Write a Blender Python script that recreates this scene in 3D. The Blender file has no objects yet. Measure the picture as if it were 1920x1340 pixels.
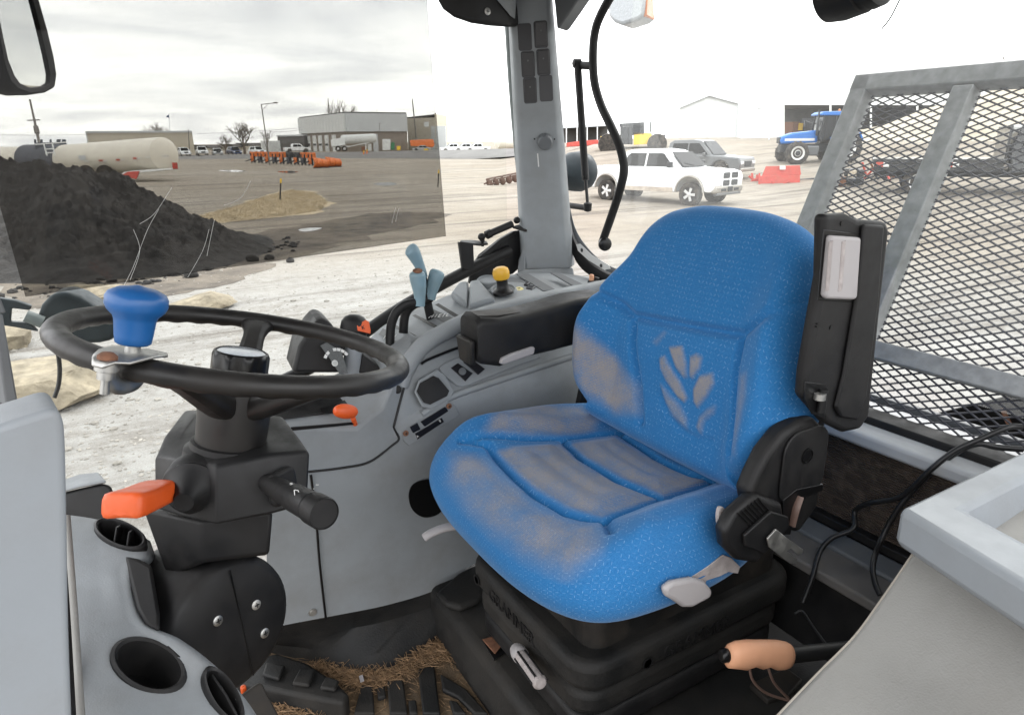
import bpy, bmesh, math, random
from math import sin, cos, pi, radians as rad, sqrt, atan2, hypot
from mathutils import Vector as V, Matrix, noise

sc = bpy.context.scene
COL = sc.collection

# ------------------------------------------------------------------ camera
# World: u (X) runs rearward from the steering wheel, v (Y) to the driver's right, Z up from the yard.
FPX, PITCH, ROLL, AZ = 1280.0, rad(17.6), rad(0.6), rad(59.2)
CAM = V((-.106, -.828, 2.35))
_ca, _sa, _ct, _st = cos(AZ), sin(AZ), cos(PITCH), sin(PITCH)
_fw = V((_ct*_ca, _ct*_sa, -_st)); _rt = V((_sa, -_ca, 0)); _dn = V((-_st*_ca, -_st*_sa, -_ct))
_rt2 = _rt*cos(ROLL) + _dn*sin(ROLL); _dn2 = -_rt*sin(ROLL) + _dn*cos(ROLL)
cd = bpy.data.cameras.new('camera'); cam = bpy.data.objects.new('camera', cd); COL.objects.link(cam)
cd.sensor_width = 36; cd.lens = 24; cd.clip_start = .02; cd.clip_end = 6000
cam.matrix_world = Matrix(((_rt2.x, -_dn2.x, -_fw.x, CAM.x), (_rt2.y, -_dn2.y, -_fw.y, CAM.y), (_rt2.z, -_dn2.z, -_fw.z, CAM.z), (0, 0, 0, 1)))
cd.dof.use_dof = False
sc.camera = cam

# ------------------------------------------------------------------ sky, sun, exposure
SUN_EL, SUN_AZ = rad(42), rad(25)          # azimuth measured from +X towards +Y
w = bpy.data.worlds.new('World'); sc.world = w; w.use_nodes = True
nt = w.node_tree; nt.nodes.clear()
def wn(t, **k):
    n = nt.nodes.new(t)
    for a, b in k.items(): setattr(n, a, b)
    return n
sky = wn('ShaderNodeTexSky', sky_type='NISHITA', sun_disc=False, sun_elevation=SUN_EL, sun_rotation=pi/2-SUN_AZ)
tc = wn('ShaderNodeTexCoord'); sep = wn('ShaderNodeSeparateXYZ'); nt.links.new(tc.outputs['Generated'], sep.inputs[0])
zz = wn('ShaderNodeMath', operation='ADD'); zz.inputs[1].default_value = .10
zc = wn('ShaderNodeMath', operation='MAXIMUM'); zc.inputs[1].default_value = 0; nt.links.new(sep.outputs[2], zc.inputs[0]); nt.links.new(zc.outputs[0], zz.inputs[0])
dx = wn('ShaderNodeMath', operation='DIVIDE'); dy = wn('ShaderNodeMath', operation='DIVIDE')
nt.links.new(sep.outputs[0], dx.inputs[0]); nt.links.new(zz.outputs[0], dx.inputs[1]); nt.links.new(sep.outputs[1], dy.inputs[0]); nt.links.new(zz.outputs[0], dy.inputs[1])
cmb = wn('ShaderNodeCombineXYZ'); nt.links.new(dx.outputs[0], cmb.inputs[0]); nt.links.new(dy.outputs[0], cmb.inputs[1])
nz = wn('ShaderNodeTexNoise'); nz.inputs['Scale'].default_value = .55; nz.inputs['Detail'].default_value = 7; nz.inputs['Roughness'].default_value = .55; nz.inputs['Distortion'].default_value = .5
nt.links.new(cmb.outputs[0], nz.inputs['Vector'])
cr = wn('ShaderNodeValToRGB'); nt.links.new(nz.outputs[0], cr.inputs[0])
cr.color_ramp.elements[0].position = .38; cr.color_ramp.elements[0].color = (7.3, 7.4, 7.7, 1)
cr.color_ramp.elements[1].position = .66; cr.color_ramp.elements[1].color = (12.2, 12.1, 11.9, 1)
mx = wn('ShaderNodeMix', data_type='RGBA'); mx.inputs[0].default_value = .93
nt.links.new(sky.outputs[0], mx.inputs[6]); nt.links.new(cr.outputs[0], mx.inputs[7])
bg = wn('ShaderNodeBackground'); bg.inputs[1].default_value = .10; nt.links.new(mx.outputs[2], bg.inputs[0])
wo = wn('ShaderNodeOutputWorld'); nt.links.new(bg.outputs[0], wo.inputs[0])
sl = bpy.data.lights.new('sun', 'SUN'); sl.energy = .6; sl.angle = rad(22); sl.color = (1, .97, .92)
so = bpy.data.objects.new('sun', sl); COL.objects.link(so)
sd = V((cos(SUN_EL)*cos(SUN_AZ), cos(SUN_EL)*sin(SUN_AZ), sin(SUN_EL)))
so.rotation_euler = sd.to_track_quat('Z', 'Y').to_euler(); so.location = (0, 0, 30)
sc.view_settings.view_transform = 'Standard'; sc.view_settings.look = 'None'; sc.view_settings.gamma = 1
sc.view_settings.use_curve_mapping = False; sc.view_settings.exposure = 1.80
sc.render.engine = 'CYCLES'
sc.cycles.use_denoising = True; sc.cycles.max_bounces = 8; sc.cycles.diffuse_bounces = 4; sc.cycles.glossy_bounces = 4
sc.cycles.transparent_max_bounces = 16; sc.cycles.caustics_reflective = False; sc.cycles.caustics_refractive = False
sc.cycles.sample_clamp_indirect = 6

# ------------------------------------------------------------------ measuring helpers (photo pixel -> place)
def ray(px, py):
    x = (px-960)/FPX; y = (py-670)/FPX
    return _fw + _rt2*x + _dn2*y
def A(px, py, u=None, v=None, z=None, d=None):
    r = ray(px, py)
    t = (u-CAM.x)/r.x if u is not None else (v-CAM.y)/r.y if v is not None else (z-CAM.z)/r.z if z is not None else d
    return CAM + r*t
def AP(px, py, p0, n):
    r = ray(px, py); return CAM + r*((V(p0)-CAM).dot(V(n))/r.dot(V(n)))
def pxm(d): return d/FPX                     # metres per photo pixel at depth d

# ------------------------------------------------------------------ object helpers
def thing(name, label, cat, loc=(0, 0, 0), group=None, kind=None):
    o = bpy.data.objects.new(name, None); COL.objects.link(o); o.location = loc; o.empty_display_size = .1
    o['label'] = label; o['category'] = cat
    if group: o['group'] = group
    if kind: o['kind'] = kind
    return o
def tag(o, label, cat=None, group=None, kind=None):
    if label: o['label'] = label
    if cat: o['category'] = cat
    if group: o['group'] = group
    if kind: o['kind'] = kind
    return o
def place(o, parent):
    if parent is not None:
        o.parent = parent
        if parent.parent is None: o.location = V(o.location) - V(parent.location)   # meshes are written in place
    COL.objects.link(o)
    return o
def mk(name, vs, fs, mat=None, parent=None, smooth=True, sharp=38, bev=0, seg=2, sub=0, fix=True):
    me = bpy.data.meshes.new(name); me.from_pydata([tuple(v) for v in vs], [], fs)
    if fix:
        b = bmesh.new(); b.from_mesh(me); bmesh.ops.recalc_face_normals(b, faces=b.faces); b.to_mesh(me); b.free()
    if smooth:
        me.polygons.foreach_set('use_smooth', [True]*len(me.polygons))
        me.set_sharp_from_angle(angle=rad(sharp))
    if mat: me.materials.append(M[mat] if isinstance(mat, str) else mat)
    o = bpy.data.objects.new(name, me)
    if bev:
        m = o.modifiers.new('bevel', 'BEVEL'); m.width = bev; m.segments = seg; m.limit_method = 'ANGLE'; m.angle_limit = rad(30); m.harden_normals = False
        me.polygons.foreach_set('use_smooth', [True]*len(me.polygons)); me.set_sharp_from_angle(angle=rad(60))
    if sub:
        m = o.modifiers.new('sub', 'SUBSURF'); m.levels = sub; m.render_levels = sub
    place(o, parent)
    return o
def basis(x, y, z): return Matrix((x, y, z)).transposed()
def frame(n, up=(0, 0, 1)):
    n = V(n).normalized(); x = V(up).cross(n)
    if x.length < 1e-4: x = V((1, 0, 0)).cross(n)
    x.normalize(); return x, n.cross(x), n
BOXF = [(0, 1, 3, 2), (4, 6, 7, 5), (0, 4, 5, 1), (2, 3, 7, 6), (0, 2, 6, 4), (1, 5, 7, 3)]
def box(name, c, s, mat, parent=None, rot=None, bev=.003, seg=2, taper=(1, 1)):
    R = rot or Matrix.Identity(3); c = V(c)
    vs = []
    for i in (-1, 1):
        for j in (-1, 1):
            for k in (-1, 1):
                tx, ty = (taper if k > 0 else (1, 1))
                vs.append(c + R @ V((i*s[0]/2*tx, j*s[1]/2*ty, k*s[2]/2)))
    return mk(name, vs, BOXF, mat, parent, bev=bev, seg=seg)
def catmull(pts, n=8, closed=False):
    pts = [V(p) for p in pts]; out = []; m = len(pts)
    rng = range(m if closed else m-1)
    for i in rng:
        g = (lambda k: pts[k % m]) if closed else (lambda k: pts[max(0, min(m-1, k))])
        p0, p1, p2, p3 = g(i-1), g(i), g(i+1), g(i+2)
        for j in range(n):
            t = j/n
            out.append(.5*((2*p1)+(-p0+p2)*t+(2*p0-5*p1+4*p2-p3)*t*t+(-p0+3*p1-3*p2+p3)*t**3))
    if not closed: out.append(pts[-1].copy())
    return out
def tubev(pts, r, n=12, closed=False, flat=1.0, up=(0, 0, 1)):
    pts = [V(p) for p in pts]; m = len(pts); vs, fs = [], []
    tg = []
    for i in range(m):
        a = pts[(i-1) % m] if (closed or i) else pts[0]; b = pts[(i+1) % m] if (closed or i < m-1) else pts[-1]
        tg.append((b-a).normalized())
    nx = V(up).cross(tg[0])
    if nx.length < .05: nx = V((1, 0, 0)).cross(tg[0])
    nx.normalize()
    for i in range(m):
        nx = (nx - tg[i]*nx.dot(tg[i])).normalized(); ny = tg[i].cross(nx)
        rr = r(i/(m-1)) if callable(r) else r
        for k in range(n):
            a = 2*pi*k/n; vs.append(pts[i] + nx*cos(a)*rr + ny*sin(a)*rr*flat)
    for i in range(m if closed else m-1):
        for k in range(n):
            a, b = i*n+k, i*n+(k+1) % n; j = (i+1) % m
            fs.append((a, b, j*n+(k+1) % n, j*n+k))
    if not closed: fs += [tuple(range(n))[::-1], tuple((m-1)*n+k for k in range(n))]
    return vs, fs
def tube(name, pts, r, mat, parent=None, n=12, smooth=8, closed=False, flat=1.0, up=(0, 0, 1)):
    if smooth: pts = catmull(pts, smooth, closed)
    vs, fs = tubev(pts, r, n, closed, flat, up)
    return mk(name, vs, fs, mat, parent, sharp=50)
def lathe(name, prof, o, axis, mat, parent=None, n=28, up=(0, 0, 1), sx=1, sy=1, sharp=40, ribs=None):
    """prof: (radius, height) pairs along the axis; ribs=(count, depth, lo, hi) flutes the radius"""
    x, y, z = frame(axis, up); o = V(o); vs, fs = [], []; m = len(prof)
    for i, (r, h) in enumerate(prof):
        for k in range(n):
            a = 2*pi*k/n; rr = r
            if ribs and ribs[2] <= i <= ribs[3]: rr = r*(1-ribs[1]*(.5+.5*cos(a*ribs[0])))
            vs.append(o + z*h + x*cos(a)*rr*sx + y*sin(a)*rr*sy)
    for i in range(m-1):
        for k in range(n):
            a, b = i*n+k, i*n+(k+1) % n; fs.append((a, b, b+n, a+n))
    fs += [tuple(range(n))[::-1], tuple((m-1)*n+k for k in range(n))]
    return mk(name, vs, fs, mat, parent, sharp=sharp)
def prism(name, poly, depth, mat, parent=None, bev=.003, seg=2, sharp=38):
    """poly: planar 3-D outline, pushed along the vector depth"""
    poly = [V(p) for p in poly]; n = len(poly); depth = V(depth)
    vs = poly + [p+depth for p in poly]
    fs = [tuple(range(n))[::-1], tuple(range(n, 2*n))] + [(i, (i+1) % n, n+(i+1) % n, n+i) for i in range(n)]
    return mk(name, vs, fs, mat, parent, bev=bev, seg=seg, sharp=sharp)
def rrect(w, h, r, n=5):
    out = []
    for cx, cy, a0 in ((w/2-r, h/2-r, 0), (-w/2+r, h/2-r, pi/2), (-w/2+r, -h/2+r, pi), (w/2-r, -h/2+r, 1.5*pi)):
        for k in range(n+1):
            a = a0+pi/2*k/n; out.append((cx+r*cos(a), cy+r*sin(a)))
    return out
def plate(name, c, n, w, h, t, r, mat, parent=None, up=(0, 0, 1), bev=.0015, rot=0):
    """rounded plate standing t proud of c along n"""
    x, y, z = frame(n, up)
    if rot: x, y = x*cos(rot)+y*sin(rot), -x*sin(rot)+y*cos(rot)
    return prism(name, [V(c)+x*a+y*b for a, b in rrect(w, h, r)], z*t, mat, parent, bev=bev)
def loft(name, rings, mat, parent=None, cap=True, closed=True, bev=0, sharp=38, sub=0):
    n = len(rings[0]); vs = [p for r in rings for p in r]; fs = []
    for i in range(len(rings)-1):
        for k in range(n if closed else n-1):
            a, b = i*n+k, i*n+(k+1) % n; fs.append((a, b, b+n, a+n))
    if cap and closed: fs += [tuple(range(n))[::-1], tuple((len(rings)-1)*n+k for k in range(n))]
    return mk(name, vs, fs, mat, parent, bev=bev, sharp=sharp, sub=sub)
def strip(name, curves, mat, parent=None, N=40, thick=0, smooth=True, sharp=30, soft=6):
    """surface lofted through 3-D curves, each resampled to N points"""
    rs = []
    for c in curves:
        c = catmull(c, soft) if smooth and len(c) > 2 else [V(p) for p in c]
        rs.append(resample(c, N))
    vs = [p for r in rs for p in r]; fs = []
    for i in range(len(rs)-1):
        for k in range(N-1): fs.append((i*N+k, i*N+k+1, (i+1)*N+k+1, (i+1)*N+k))
    o = mk(name, vs, fs, mat, parent, sharp=sharp)
    if thick:
        m = o.modifiers.new('solid', 'SOLIDIFY'); m.thickness = abs(thick); m.offset = -1 if thick > 0 else 1
    return o
def resample(c, N):
    L = [0]
    for i in range(1, len(c)): L.append(L[-1]+(c[i]-c[i-1]).length)
    out = []; j = 0
    for k in range(N):
        s = L[-1]*k/(N-1)
        while j < len(c)-2 and L[j+1] < s: j += 1
        d = L[j+1]-L[j]; out.append(c[j].lerp(c[j+1], 0 if d < 1e-9 else min(1, (s-L[j])/d)))
    return out
def text(name, s, c, n, size, mat, parent=None, up=(0, 0, 1), ext=.0006, rot=0, align='CENTER', bold=0):
    cu = bpy.data.curves.new(name, 'FONT'); cu.body = s; cu.size = size; cu.extrude = ext; cu.align_x = align; cu.align_y = 'CENTER'; cu.resolution_u = 2; cu.offset = bold
    cu.materials.append(M[mat])
    x, y, z = frame(n, up)
    if rot: x, y = x*cos(rot)+y*sin(rot), -x*sin(rot)+y*cos(rot)
    f = bpy.data.objects.new(name+'_curve', cu); COL.objects.link(f)
    me = bpy.data.meshes.new_from_object(f.evaluated_get(bpy.context.evaluated_depsgraph_get()))
    bpy.data.objects.remove(f); me.name = name
    if not me.materials: me.materials.append(M[mat])
    o = bpy.data.objects.new(name, me)
    R = basis(x, y, z).to_4x4(); R.translation = V(c)
    o.matrix_world = R
    loc = V(c)
    if parent is not None:
        o.parent = parent
        p = parent
        while p.parent is not None: p = p.parent
        o.location = loc - (V(parent.location) if parent.parent is None else V((0, 0, 0)))
    COL.objects.link(o)
    return o
def screw(c, n, r, parent, name='screw', mat='zinc'):
    o = lathe(name, [(r, -.001), (r, .0012), (r*.75, .0022), (r*.1, .0024)], c, n, mat, parent, n=16)
    x, y, z = frame(n)
    vs, fs = [], []
    for d, e in ((x, y), (y, x)):
        b = len(vs)
        for i in (-1, 1):
            for j in (-1, 1):
                for k in (.0018, .0028): vs.append(V(c)+d*i*r*.5+e*j*r*.11+z*k)
        fs += [tuple(b+q for q in f) for f in BOXF]
    mk('slot', vs, fs, 'black', o, smooth=False)
    return o
def dup(root, loc, rz=0, label=None, scale=None):
    r = root.copy(); COL.objects.link(r); r.location = loc; r.rotation_euler = (0, 0, rz)
    if scale: r.scale = scale
    if label: r['label'] = label
    for ch in list(root.children):
        c = ch.copy(); COL.objects.link(c); c.parent = r
        for g in list(ch.children):
            d = g.copy(); COL.objects.link(d); d.parent = c
    return r

# ------------------------------------------------------------------ materials
M = {}
ALB = .80            # cab plastics: overall reflectance
def mat(name, col, rough=.5, metal=0, var=.12, vs=18, bump=0, bs=400, dust=0, dustcol=(.28, .22, .16), ds=9, spec=.5, coat=0, trans=0, wav=0):
    col = tuple(c*ALB for c in col[:3]); dustcol = tuple(c*ALB for c in dustcol)
    m = bpy.data.materials.new(name); m.use_nodes = True; n = m.node_tree.nodes; l = m.node_tree.links
    p = n['Principled BSDF']; p.inputs['Roughness'].default_value = rough; p.inputs['Metallic'].default_value = metal
    p.inputs['Specular IOR Level'].default_value = spec
    if coat: p.inputs['Coat Weight'].default_value = coat; p.inputs['Coat Roughness'].default_value = .08
    t = n.new('ShaderNodeTexCoord'); src = t.outputs['Object']
    a = n.new('ShaderNodeTexNoise'); a.inputs['Scale'].default_value = vs; a.inputs['Detail'].default_value = 5; l.new(src, a.inputs['Vector'])
    r = n.new('ShaderNodeMapRange'); l.new(a.outputs[0], r.inputs[0]); r.inputs[1].default_value = .3; r.inputs[2].default_value = .7
    r.inputs[3].default_value = 1-var; r.inputs[4].default_value = 1+var
    h = n.new('ShaderNodeVectorMath'); h.operation = 'SCALE'; h.inputs[0].default_value = col[:3]; l.new(r.outputs[0], h.inputs['Scale'])
    out = h.outputs[0]
    if dust:
        b = n.new('ShaderNodeTexNoise'); b.inputs['Scale'].default_value = ds; b.inputs['Detail'].default_value = 8; b.inputs['Roughness'].default_value = .65; l.new(src, b.inputs['Vector'])
        q = n.new('ShaderNodeMapRange'); l.new(b.outputs[0], q.inputs[0]); q.inputs[1].default_value = .42; q.inputs[2].default_value = .72; q.inputs[3].default_value = 0; q.inputs[4].default_value = dust
        x = n.new('ShaderNodeMix'); x.data_type = 'RGBA'; l.new(q.outputs[0], x.inputs[0]); l.new(out, x.inputs[6]); x.inputs[7].default_value = (*dustcol, 1)
        out = x.outputs[2]
        rr = n.new('ShaderNodeMapRange'); l.new(q.outputs[0], rr.inputs[0]); rr.inputs[2].default_value = max(dust, .01); rr.inputs[3].default_value = rough; rr.inputs[4].default_value = min(1, rough+.3); l.new(rr.outputs[0], p.inputs['Roughness'])
    l.new(out, p.inputs['Base Color'])
    if bump:
        b = n.new('ShaderNodeTexNoise'); b.inputs['Scale'].default_value = bs; b.inputs['Detail'].default_value = 3; l.new(src, b.inputs['Vector'])
        k = n.new('ShaderNodeBump'); k.inputs['Strength'].default_value = bump; k.inputs['Distance'].default_value = .4/bs; l.new(b.outputs[0], k.inputs['Height']); l.new(k.outputs[0], p.inputs['Normal'])
        if wav:        # gentle waviness of moulded or stretched surfaces
            b2 = n.new('ShaderNodeTexNoise'); b2.inputs['Scale'].default_value = 7; b2.inputs['Detail'].default_value = 3; l.new(src, b2.inputs['Vector'])
            k2 = n.new('ShaderNodeBump'); k2.inputs['Strength'].default_value = .6; k2.inputs['Distance'].default_value = wav; l.new(b2.outputs[0], k2.inputs['Height']); l.new(k2.outputs[0], k.inputs['Normal'])
    M[name] = m; return m
GREY = (.298, .322, .340)
mat('grey', GREY, .50, var=.06, vs=7, bump=.4, bs=480, dust=.42, dustcol=(.215, .205, .19), ds=9, spec=.4, wav=.0015)
mat('grey_dark', (.14, .15, .16), .5, var=.08, bump=.25, bs=900, dust=.15, dustcol=(.2, .18, .15))
mat('grey_light', (.275, .30, .325), .45, var=.05, vs=5, bump=.22, bs=520, dust=.35, dustcol=(.22, .215, .205), ds=7, wav=.002)
mat('vinyl', (.275, .272, .258), .62, var=.07, vs=4, bump=.6, bs=420, dust=.45, dustcol=(.215, .20, .18), ds=5, wav=.006)
mat('black', (.011, .011, .0118), .46, var=.25, bump=.25, bs=900, dust=.16, dustcol=(.055, .047, .038), ds=14, spec=.30)
mat('black_gloss', (.007, .007, .0075), .28, var=.1, spec=.35)
mat('black_worn', (.012, .012, .012), .5, var=.25, bump=.35, bs=500, dust=.45, dustcol=(.10, .08, .062), ds=8, spec=.3)
mat('wheel_black', (.013, .012, .0115), .40, var=.2, vs=30, bump=.12, bs=700, dust=.2, dustcol=(.06, .05, .04), ds=20, spec=.4)
mat('rubber', (.009, .0093, .0095), .60, var=.3, bump=.5, bs=260, dust=.45, dustcol=(.065, .056, .046), ds=6, spec=.35)
mat('floor_dirt', (.17, .115, .065), .95, var=.3, vs=25, bump=.9, bs=140, dust=.6, dustcol=(.05, .045, .04), ds=12)
mat('switch', (.010, .010, .014), .35, var=.1)
mat('orange', (.82, .115, .018), .38, var=.06, vs=12, dust=.12, dustcol=(.5, .2, .1), ds=30)
mat('peach', (.84, .43, .25), .45, var=.06, dust=.15, dustcol=(.5, .25, .15), ds=25)
mat('yellow', (.85, .47, .03), .35, var=.08, dust=.25, dustcol=(.5, .3, .1), ds=40)
mat('cream', (.75, .66, .30), .4)
mat('blue_knob', (.012, .11, .34), .35, var=.12, vs=12, dust=.2, dustcol=(.03, .12, .35), ds=25)
mat('lever_blue', (.21, .335, .41), .40, var=.10, vs=25, dust=.45, dustcol=(.27, .33, .31), ds=14)
mat('white_plastic', (.42, .40, .405), .45, var=.06, bump=.1, bs=500, dust=.25, dustcol=(.38, .34, .32), ds=18)
mat('zinc', (.55, .55, .53), .35, metal=.9, var=.2, vs=60, dust=.25, dustcol=(.3, .25, .2), ds=60)
mat('chrome', (.7, .7, .7), .15, metal=1, var=.05)
mat('rust', (.20, .09, .05), .8, var=.4, vs=80)
mat('galv', (.35, .36, .365), .55, metal=.15, var=.22, vs=45, bump=.2, bs=200, dust=.3, dustcol=(.30, .31, .30), ds=20)
mat('mesh_steel', (.10, .10, .115), .6, metal=.2, var=.2, vs=40)
mat('lamp_dark', (.030, .040, .046), .45, var=.2, vs=20, dust=.15, dustcol=(.10, .11, .115), ds=30, spec=.25)
mat('frame_green', (.17, .20, .20), .5, var=.1, vs=30, dust=.2, dustcol=(.25, .25, .23))
mat('decal_white', (.78, .78, .76), .5, var=.05)
mat('decal_grey', (.10, .105, .105), .5, var=.2, vs=300)
mat('emblem_white', (.65, .70, .76), .2, var=.1, vs=300, coat=.6)
mat('tape', (.40, .36, .35), .6, var=.2, vs=40, bump=.6, bs=90)
mat('cable', (.012, .012, .013), .4)
mat('wire', (.16, .10, .08), .5)
mat('straw', (.27, .165, .085), .8, var=.5, vs=90)
mat('mirror', (.86, .87, .86), .02, metal=1, var=.01)
mat('lens', (.5, .53, .55), .15, var=.1, vs=200, bump=.6, bs=150)
mat('amber', (.75, .22, .04), .25)
mat('shelf_skylit', (.47, .49, .51), .4, var=.05, dust=.25, dustcol=(.36, .35, .33), ds=8)  # grey shelf plastic, base colour paled to paint in sky light from the window
mat('stitch', (.33, .30, .26), .8)
mat('step_grey', (.135, .13, .125), .6, var=.15, vs=9, bump=.2, bs=300, dust=.5, dustcol=(.22, .20, .18), ds=10)

def glass(name, col, refl=.7, dirt=0, veil=0):
    m = bpy.data.materials.new(name); m.use_nodes = True; n = m.node_tree.nodes; l = m.node_tree.links
    n.remove(n['Principled BSDF']); o = n['Material Output']
    t = n.new('ShaderNodeBsdfTransparent'); t.inputs[0].default_value = (*col, 1)
    g = n.new('ShaderNodeBsdfGlossy'); g.inputs['Roughness'].default_value = .02
    f = n.new('ShaderNodeFresnel'); f.inputs[0].default_value = 1.45
    s = n.new('ShaderNodeMath'); s.operation = 'MULTIPLY'; s.inputs[1].default_value = refl; l.new(f.outputs[0], s.inputs[0])
    x = n.new('ShaderNodeMixShader'); l.new(s.outputs[0], x.inputs[0]); l.new(t.outputs[0], x.inputs[1]); l.new(g.outputs[0], x.inputs[2])
    last = x.outputs[0]
    if dirt:
        c = n.new('ShaderNodeTexCoord'); a = n.new('ShaderNodeTexNoise'); a.inputs['Scale'].default_value = 5; a.inputs['Detail'].default_value = 9; l.new(c.outputs['Object'], a.inputs['Vector'])
        r = n.new('ShaderNodeMapRange'); l.new(a.outputs[0], r.inputs[0]); r.inputs[1].default_value = .45; r.inputs[2].default_value = .8; r.inputs[4].default_value = dirt
        d = n.new('ShaderNodeBsdfDiffuse'); d.inputs[0].default_value = (.5, .48, .45, 1)
        y = n.new('ShaderNodeMixShader'); l.new(r.outputs[0], y.inputs[0]); l.new(last, y.inputs[1]); l.new(d.outputs[0], y.inputs[2]); last = y.outputs[0]
    if veil:
        tr = n.new('ShaderNodeBsdfTranslucent'); tr.inputs[0].default_value = (.8, .8, .8, 1); y = n.new('ShaderNodeMixShader'); y.inputs[0].default_value = veil; l.new(last, y.inputs[1]); l.new(tr.outputs[0], y.inputs[2]); last = y.outputs[0]
    l.new(last, o.inputs[0]); M[name] = m; return m
glass('glass', (.97, .98, .97), .12, .03)
glass('glass_dusty', (.97, .98, .97), .04, .04, .045)
glass('tint', (.575, .57, .56), .2, .012)
glass('car_glass', (.10, .11, .12), .9)
# ------------------------------------------------------------------ seat cloth
def fabric():
    m = bpy.data.materials.new('seat_cloth'); m.use_nodes = True; n = m.node_tree.nodes; l = m.node_tree.links
    p = n['Principled BSDF']; p.inputs['Roughness'].default_value = .85; p.inputs['Sheen Weight'].default_value = .28; p.inputs['Sheen Roughness'].default_value = .45
    p.inputs['Sheen Tint'].default_value = (.55, .72, 1, 1); p.inputs['Specular IOR Level'].default_value = .15
    def mth(op, a, b=None, c=None):
        k = n.new('ShaderNodeMath'); k.operation = op
        for i, s in enumerate((a, b, c)):
            if s is None: continue
            if isinstance(s, (int, float)): k.inputs[i].default_value = s
            else: l.new(s, k.inputs[i])
        return k.outputs[0]
    tc = n.new('ShaderNodeTexCoord')
    no = n.new('ShaderNodeTexNoise'); no.inputs['Scale'].default_value = 14; no.inputs['Detail'].default_value = 7; no.inputs['Roughness'].default_value = .7; l.new(tc.outputs['Object'], no.inputs['Vector'])
    nf = n.new('ShaderNodeTexNoise'); nf.inputs['Scale'].default_value = 420; nf.inputs['Detail'].default_value = 3; l.new(tc.outputs['Object'], nf.inputs['Vector'])
    uv = n.new('ShaderNodeUVMap'); uv.uv_map = 'UVMap'; sp = n.new('ShaderNodeSeparateXYZ'); l.new(uv.outputs[0], sp.inputs[0])
    S = 1/.0082
    x = mth('MULTIPLY', sp.outputs[0], S); y = mth('MULTIPLY', sp.outputs[1], S)
    ix, iy = mth('FLOOR', x), mth('FLOOR', y)
    fx, fy = mth('SUBTRACT', mth('SUBTRACT', x, ix), .5), mth('SUBTRACT', mth('SUBTRACT', y, iy), .5)
    par = mth('MULTIPLY', mth('FRACT', mth('MULTIPLY', mth('ADD', ix, iy), .5)), 2)     # 0 or 1
    sg = mth('SUBTRACT', mth('MULTIPLY', par, 2), 1)
    a = mth('MULTIPLY', mth('ADD', fx, mth('MULTIPLY', fy, sg)), .7071); b = mth('MULTIPLY', mth('SUBTRACT', fx, mth('MULTIPLY', fy, sg)), .7071)
    wn_ = n.new('ShaderNodeTexWhiteNoise'); wn_.noise_dimensions = '2D'; cv = n.new('ShaderNodeCombineXYZ'); l.new(ix, cv.inputs[0]); l.new(iy, cv.inputs[1]); l.new(cv.outputs[0], wn_.inputs['Vector'])
    dash = mth('MULTIPLY', mth('LESS_THAN', mth('ABSOLUTE', a), .30), mth('LESS_THAN', mth('ABSOLUTE', b), .075))
    dash = mth('MULTIPLY', dash, mth('MULTIPLY', mth('MULTIPLY_ADD', wn_.outputs['Value'], .60, -.04), mth('MULTIPLY_ADD', no.outputs[0], 1.6, -.10)))
    at = n.new('ShaderNodeAttribute'); at.attribute_name = 'wear'; wear = at.outputs['Fac']
    thr = mth('SINE', mth('MULTIPLY', sp.outputs[1], 2*pi/.0032)); thr2 = mth('SINE', mth('MULTIPLY', sp.outputs[0], 2*pi/.0028))
    fab = mth('MULTIPLY_ADD', mth('MULTIPLY', thr, mth('MULTIPLY_ADD', thr2, .3, .7)), .5, .5)
    wn2 = mth('MULTIPLY', wear, mth('MINIMUM', mth('MAXIMUM', mth('MULTIPLY_ADD', no.outputs[0], 2.4, -.30), .15), 1.2))
    wm = mth('MULTIPLY', wn2, mth('MULTIPLY_ADD', fab, .75, .32)); wm = mth('MULTIPLY', wm, mth('MULTIPLY_ADD', nf.outputs[0], 1.3, .35))
    wm = mth('MINIMUM', mth('MULTIPLY', wm, 1.12), .93)
    def mix(f, c1, c2):
        k = n.new('ShaderNodeMix'); k.data_type = 'RGBA'; l.new(f, k.inputs[0])
        for i, s in ((6, c1), (7, c2)):
            if isinstance(s, tuple): k.inputs[i].default_value = (*s, 1)
            else: l.new(s, k.inputs[i])
        return k.outputs[2]
    bl = mix(nf.outputs[0], (.008, .096, .275), (.027, .180, .42))
    bl = mix(dash, bl, (.26, .44, .66))
    gr = mix(no.outputs[0], (.235, .215, .205), (.30, .25, .195))
    colr = mix(wm, bl, gr); l.new(colr, p.inputs['Base Color'])
    bp = n.new('ShaderNodeBump'); bp.inputs['Strength'].default_value = .45; bp.inputs['Distance'].default_value = .0008
    l.new(mth('ADD', mth('MULTIPLY', fab, .6), mth('ADD', mth('MULTIPLY', dash, .5), nf.outputs[0])), bp.inputs['Height']); l.new(bp.outputs[0], p.inputs['Normal'])
    M['cloth'] = m
fabric()

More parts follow.
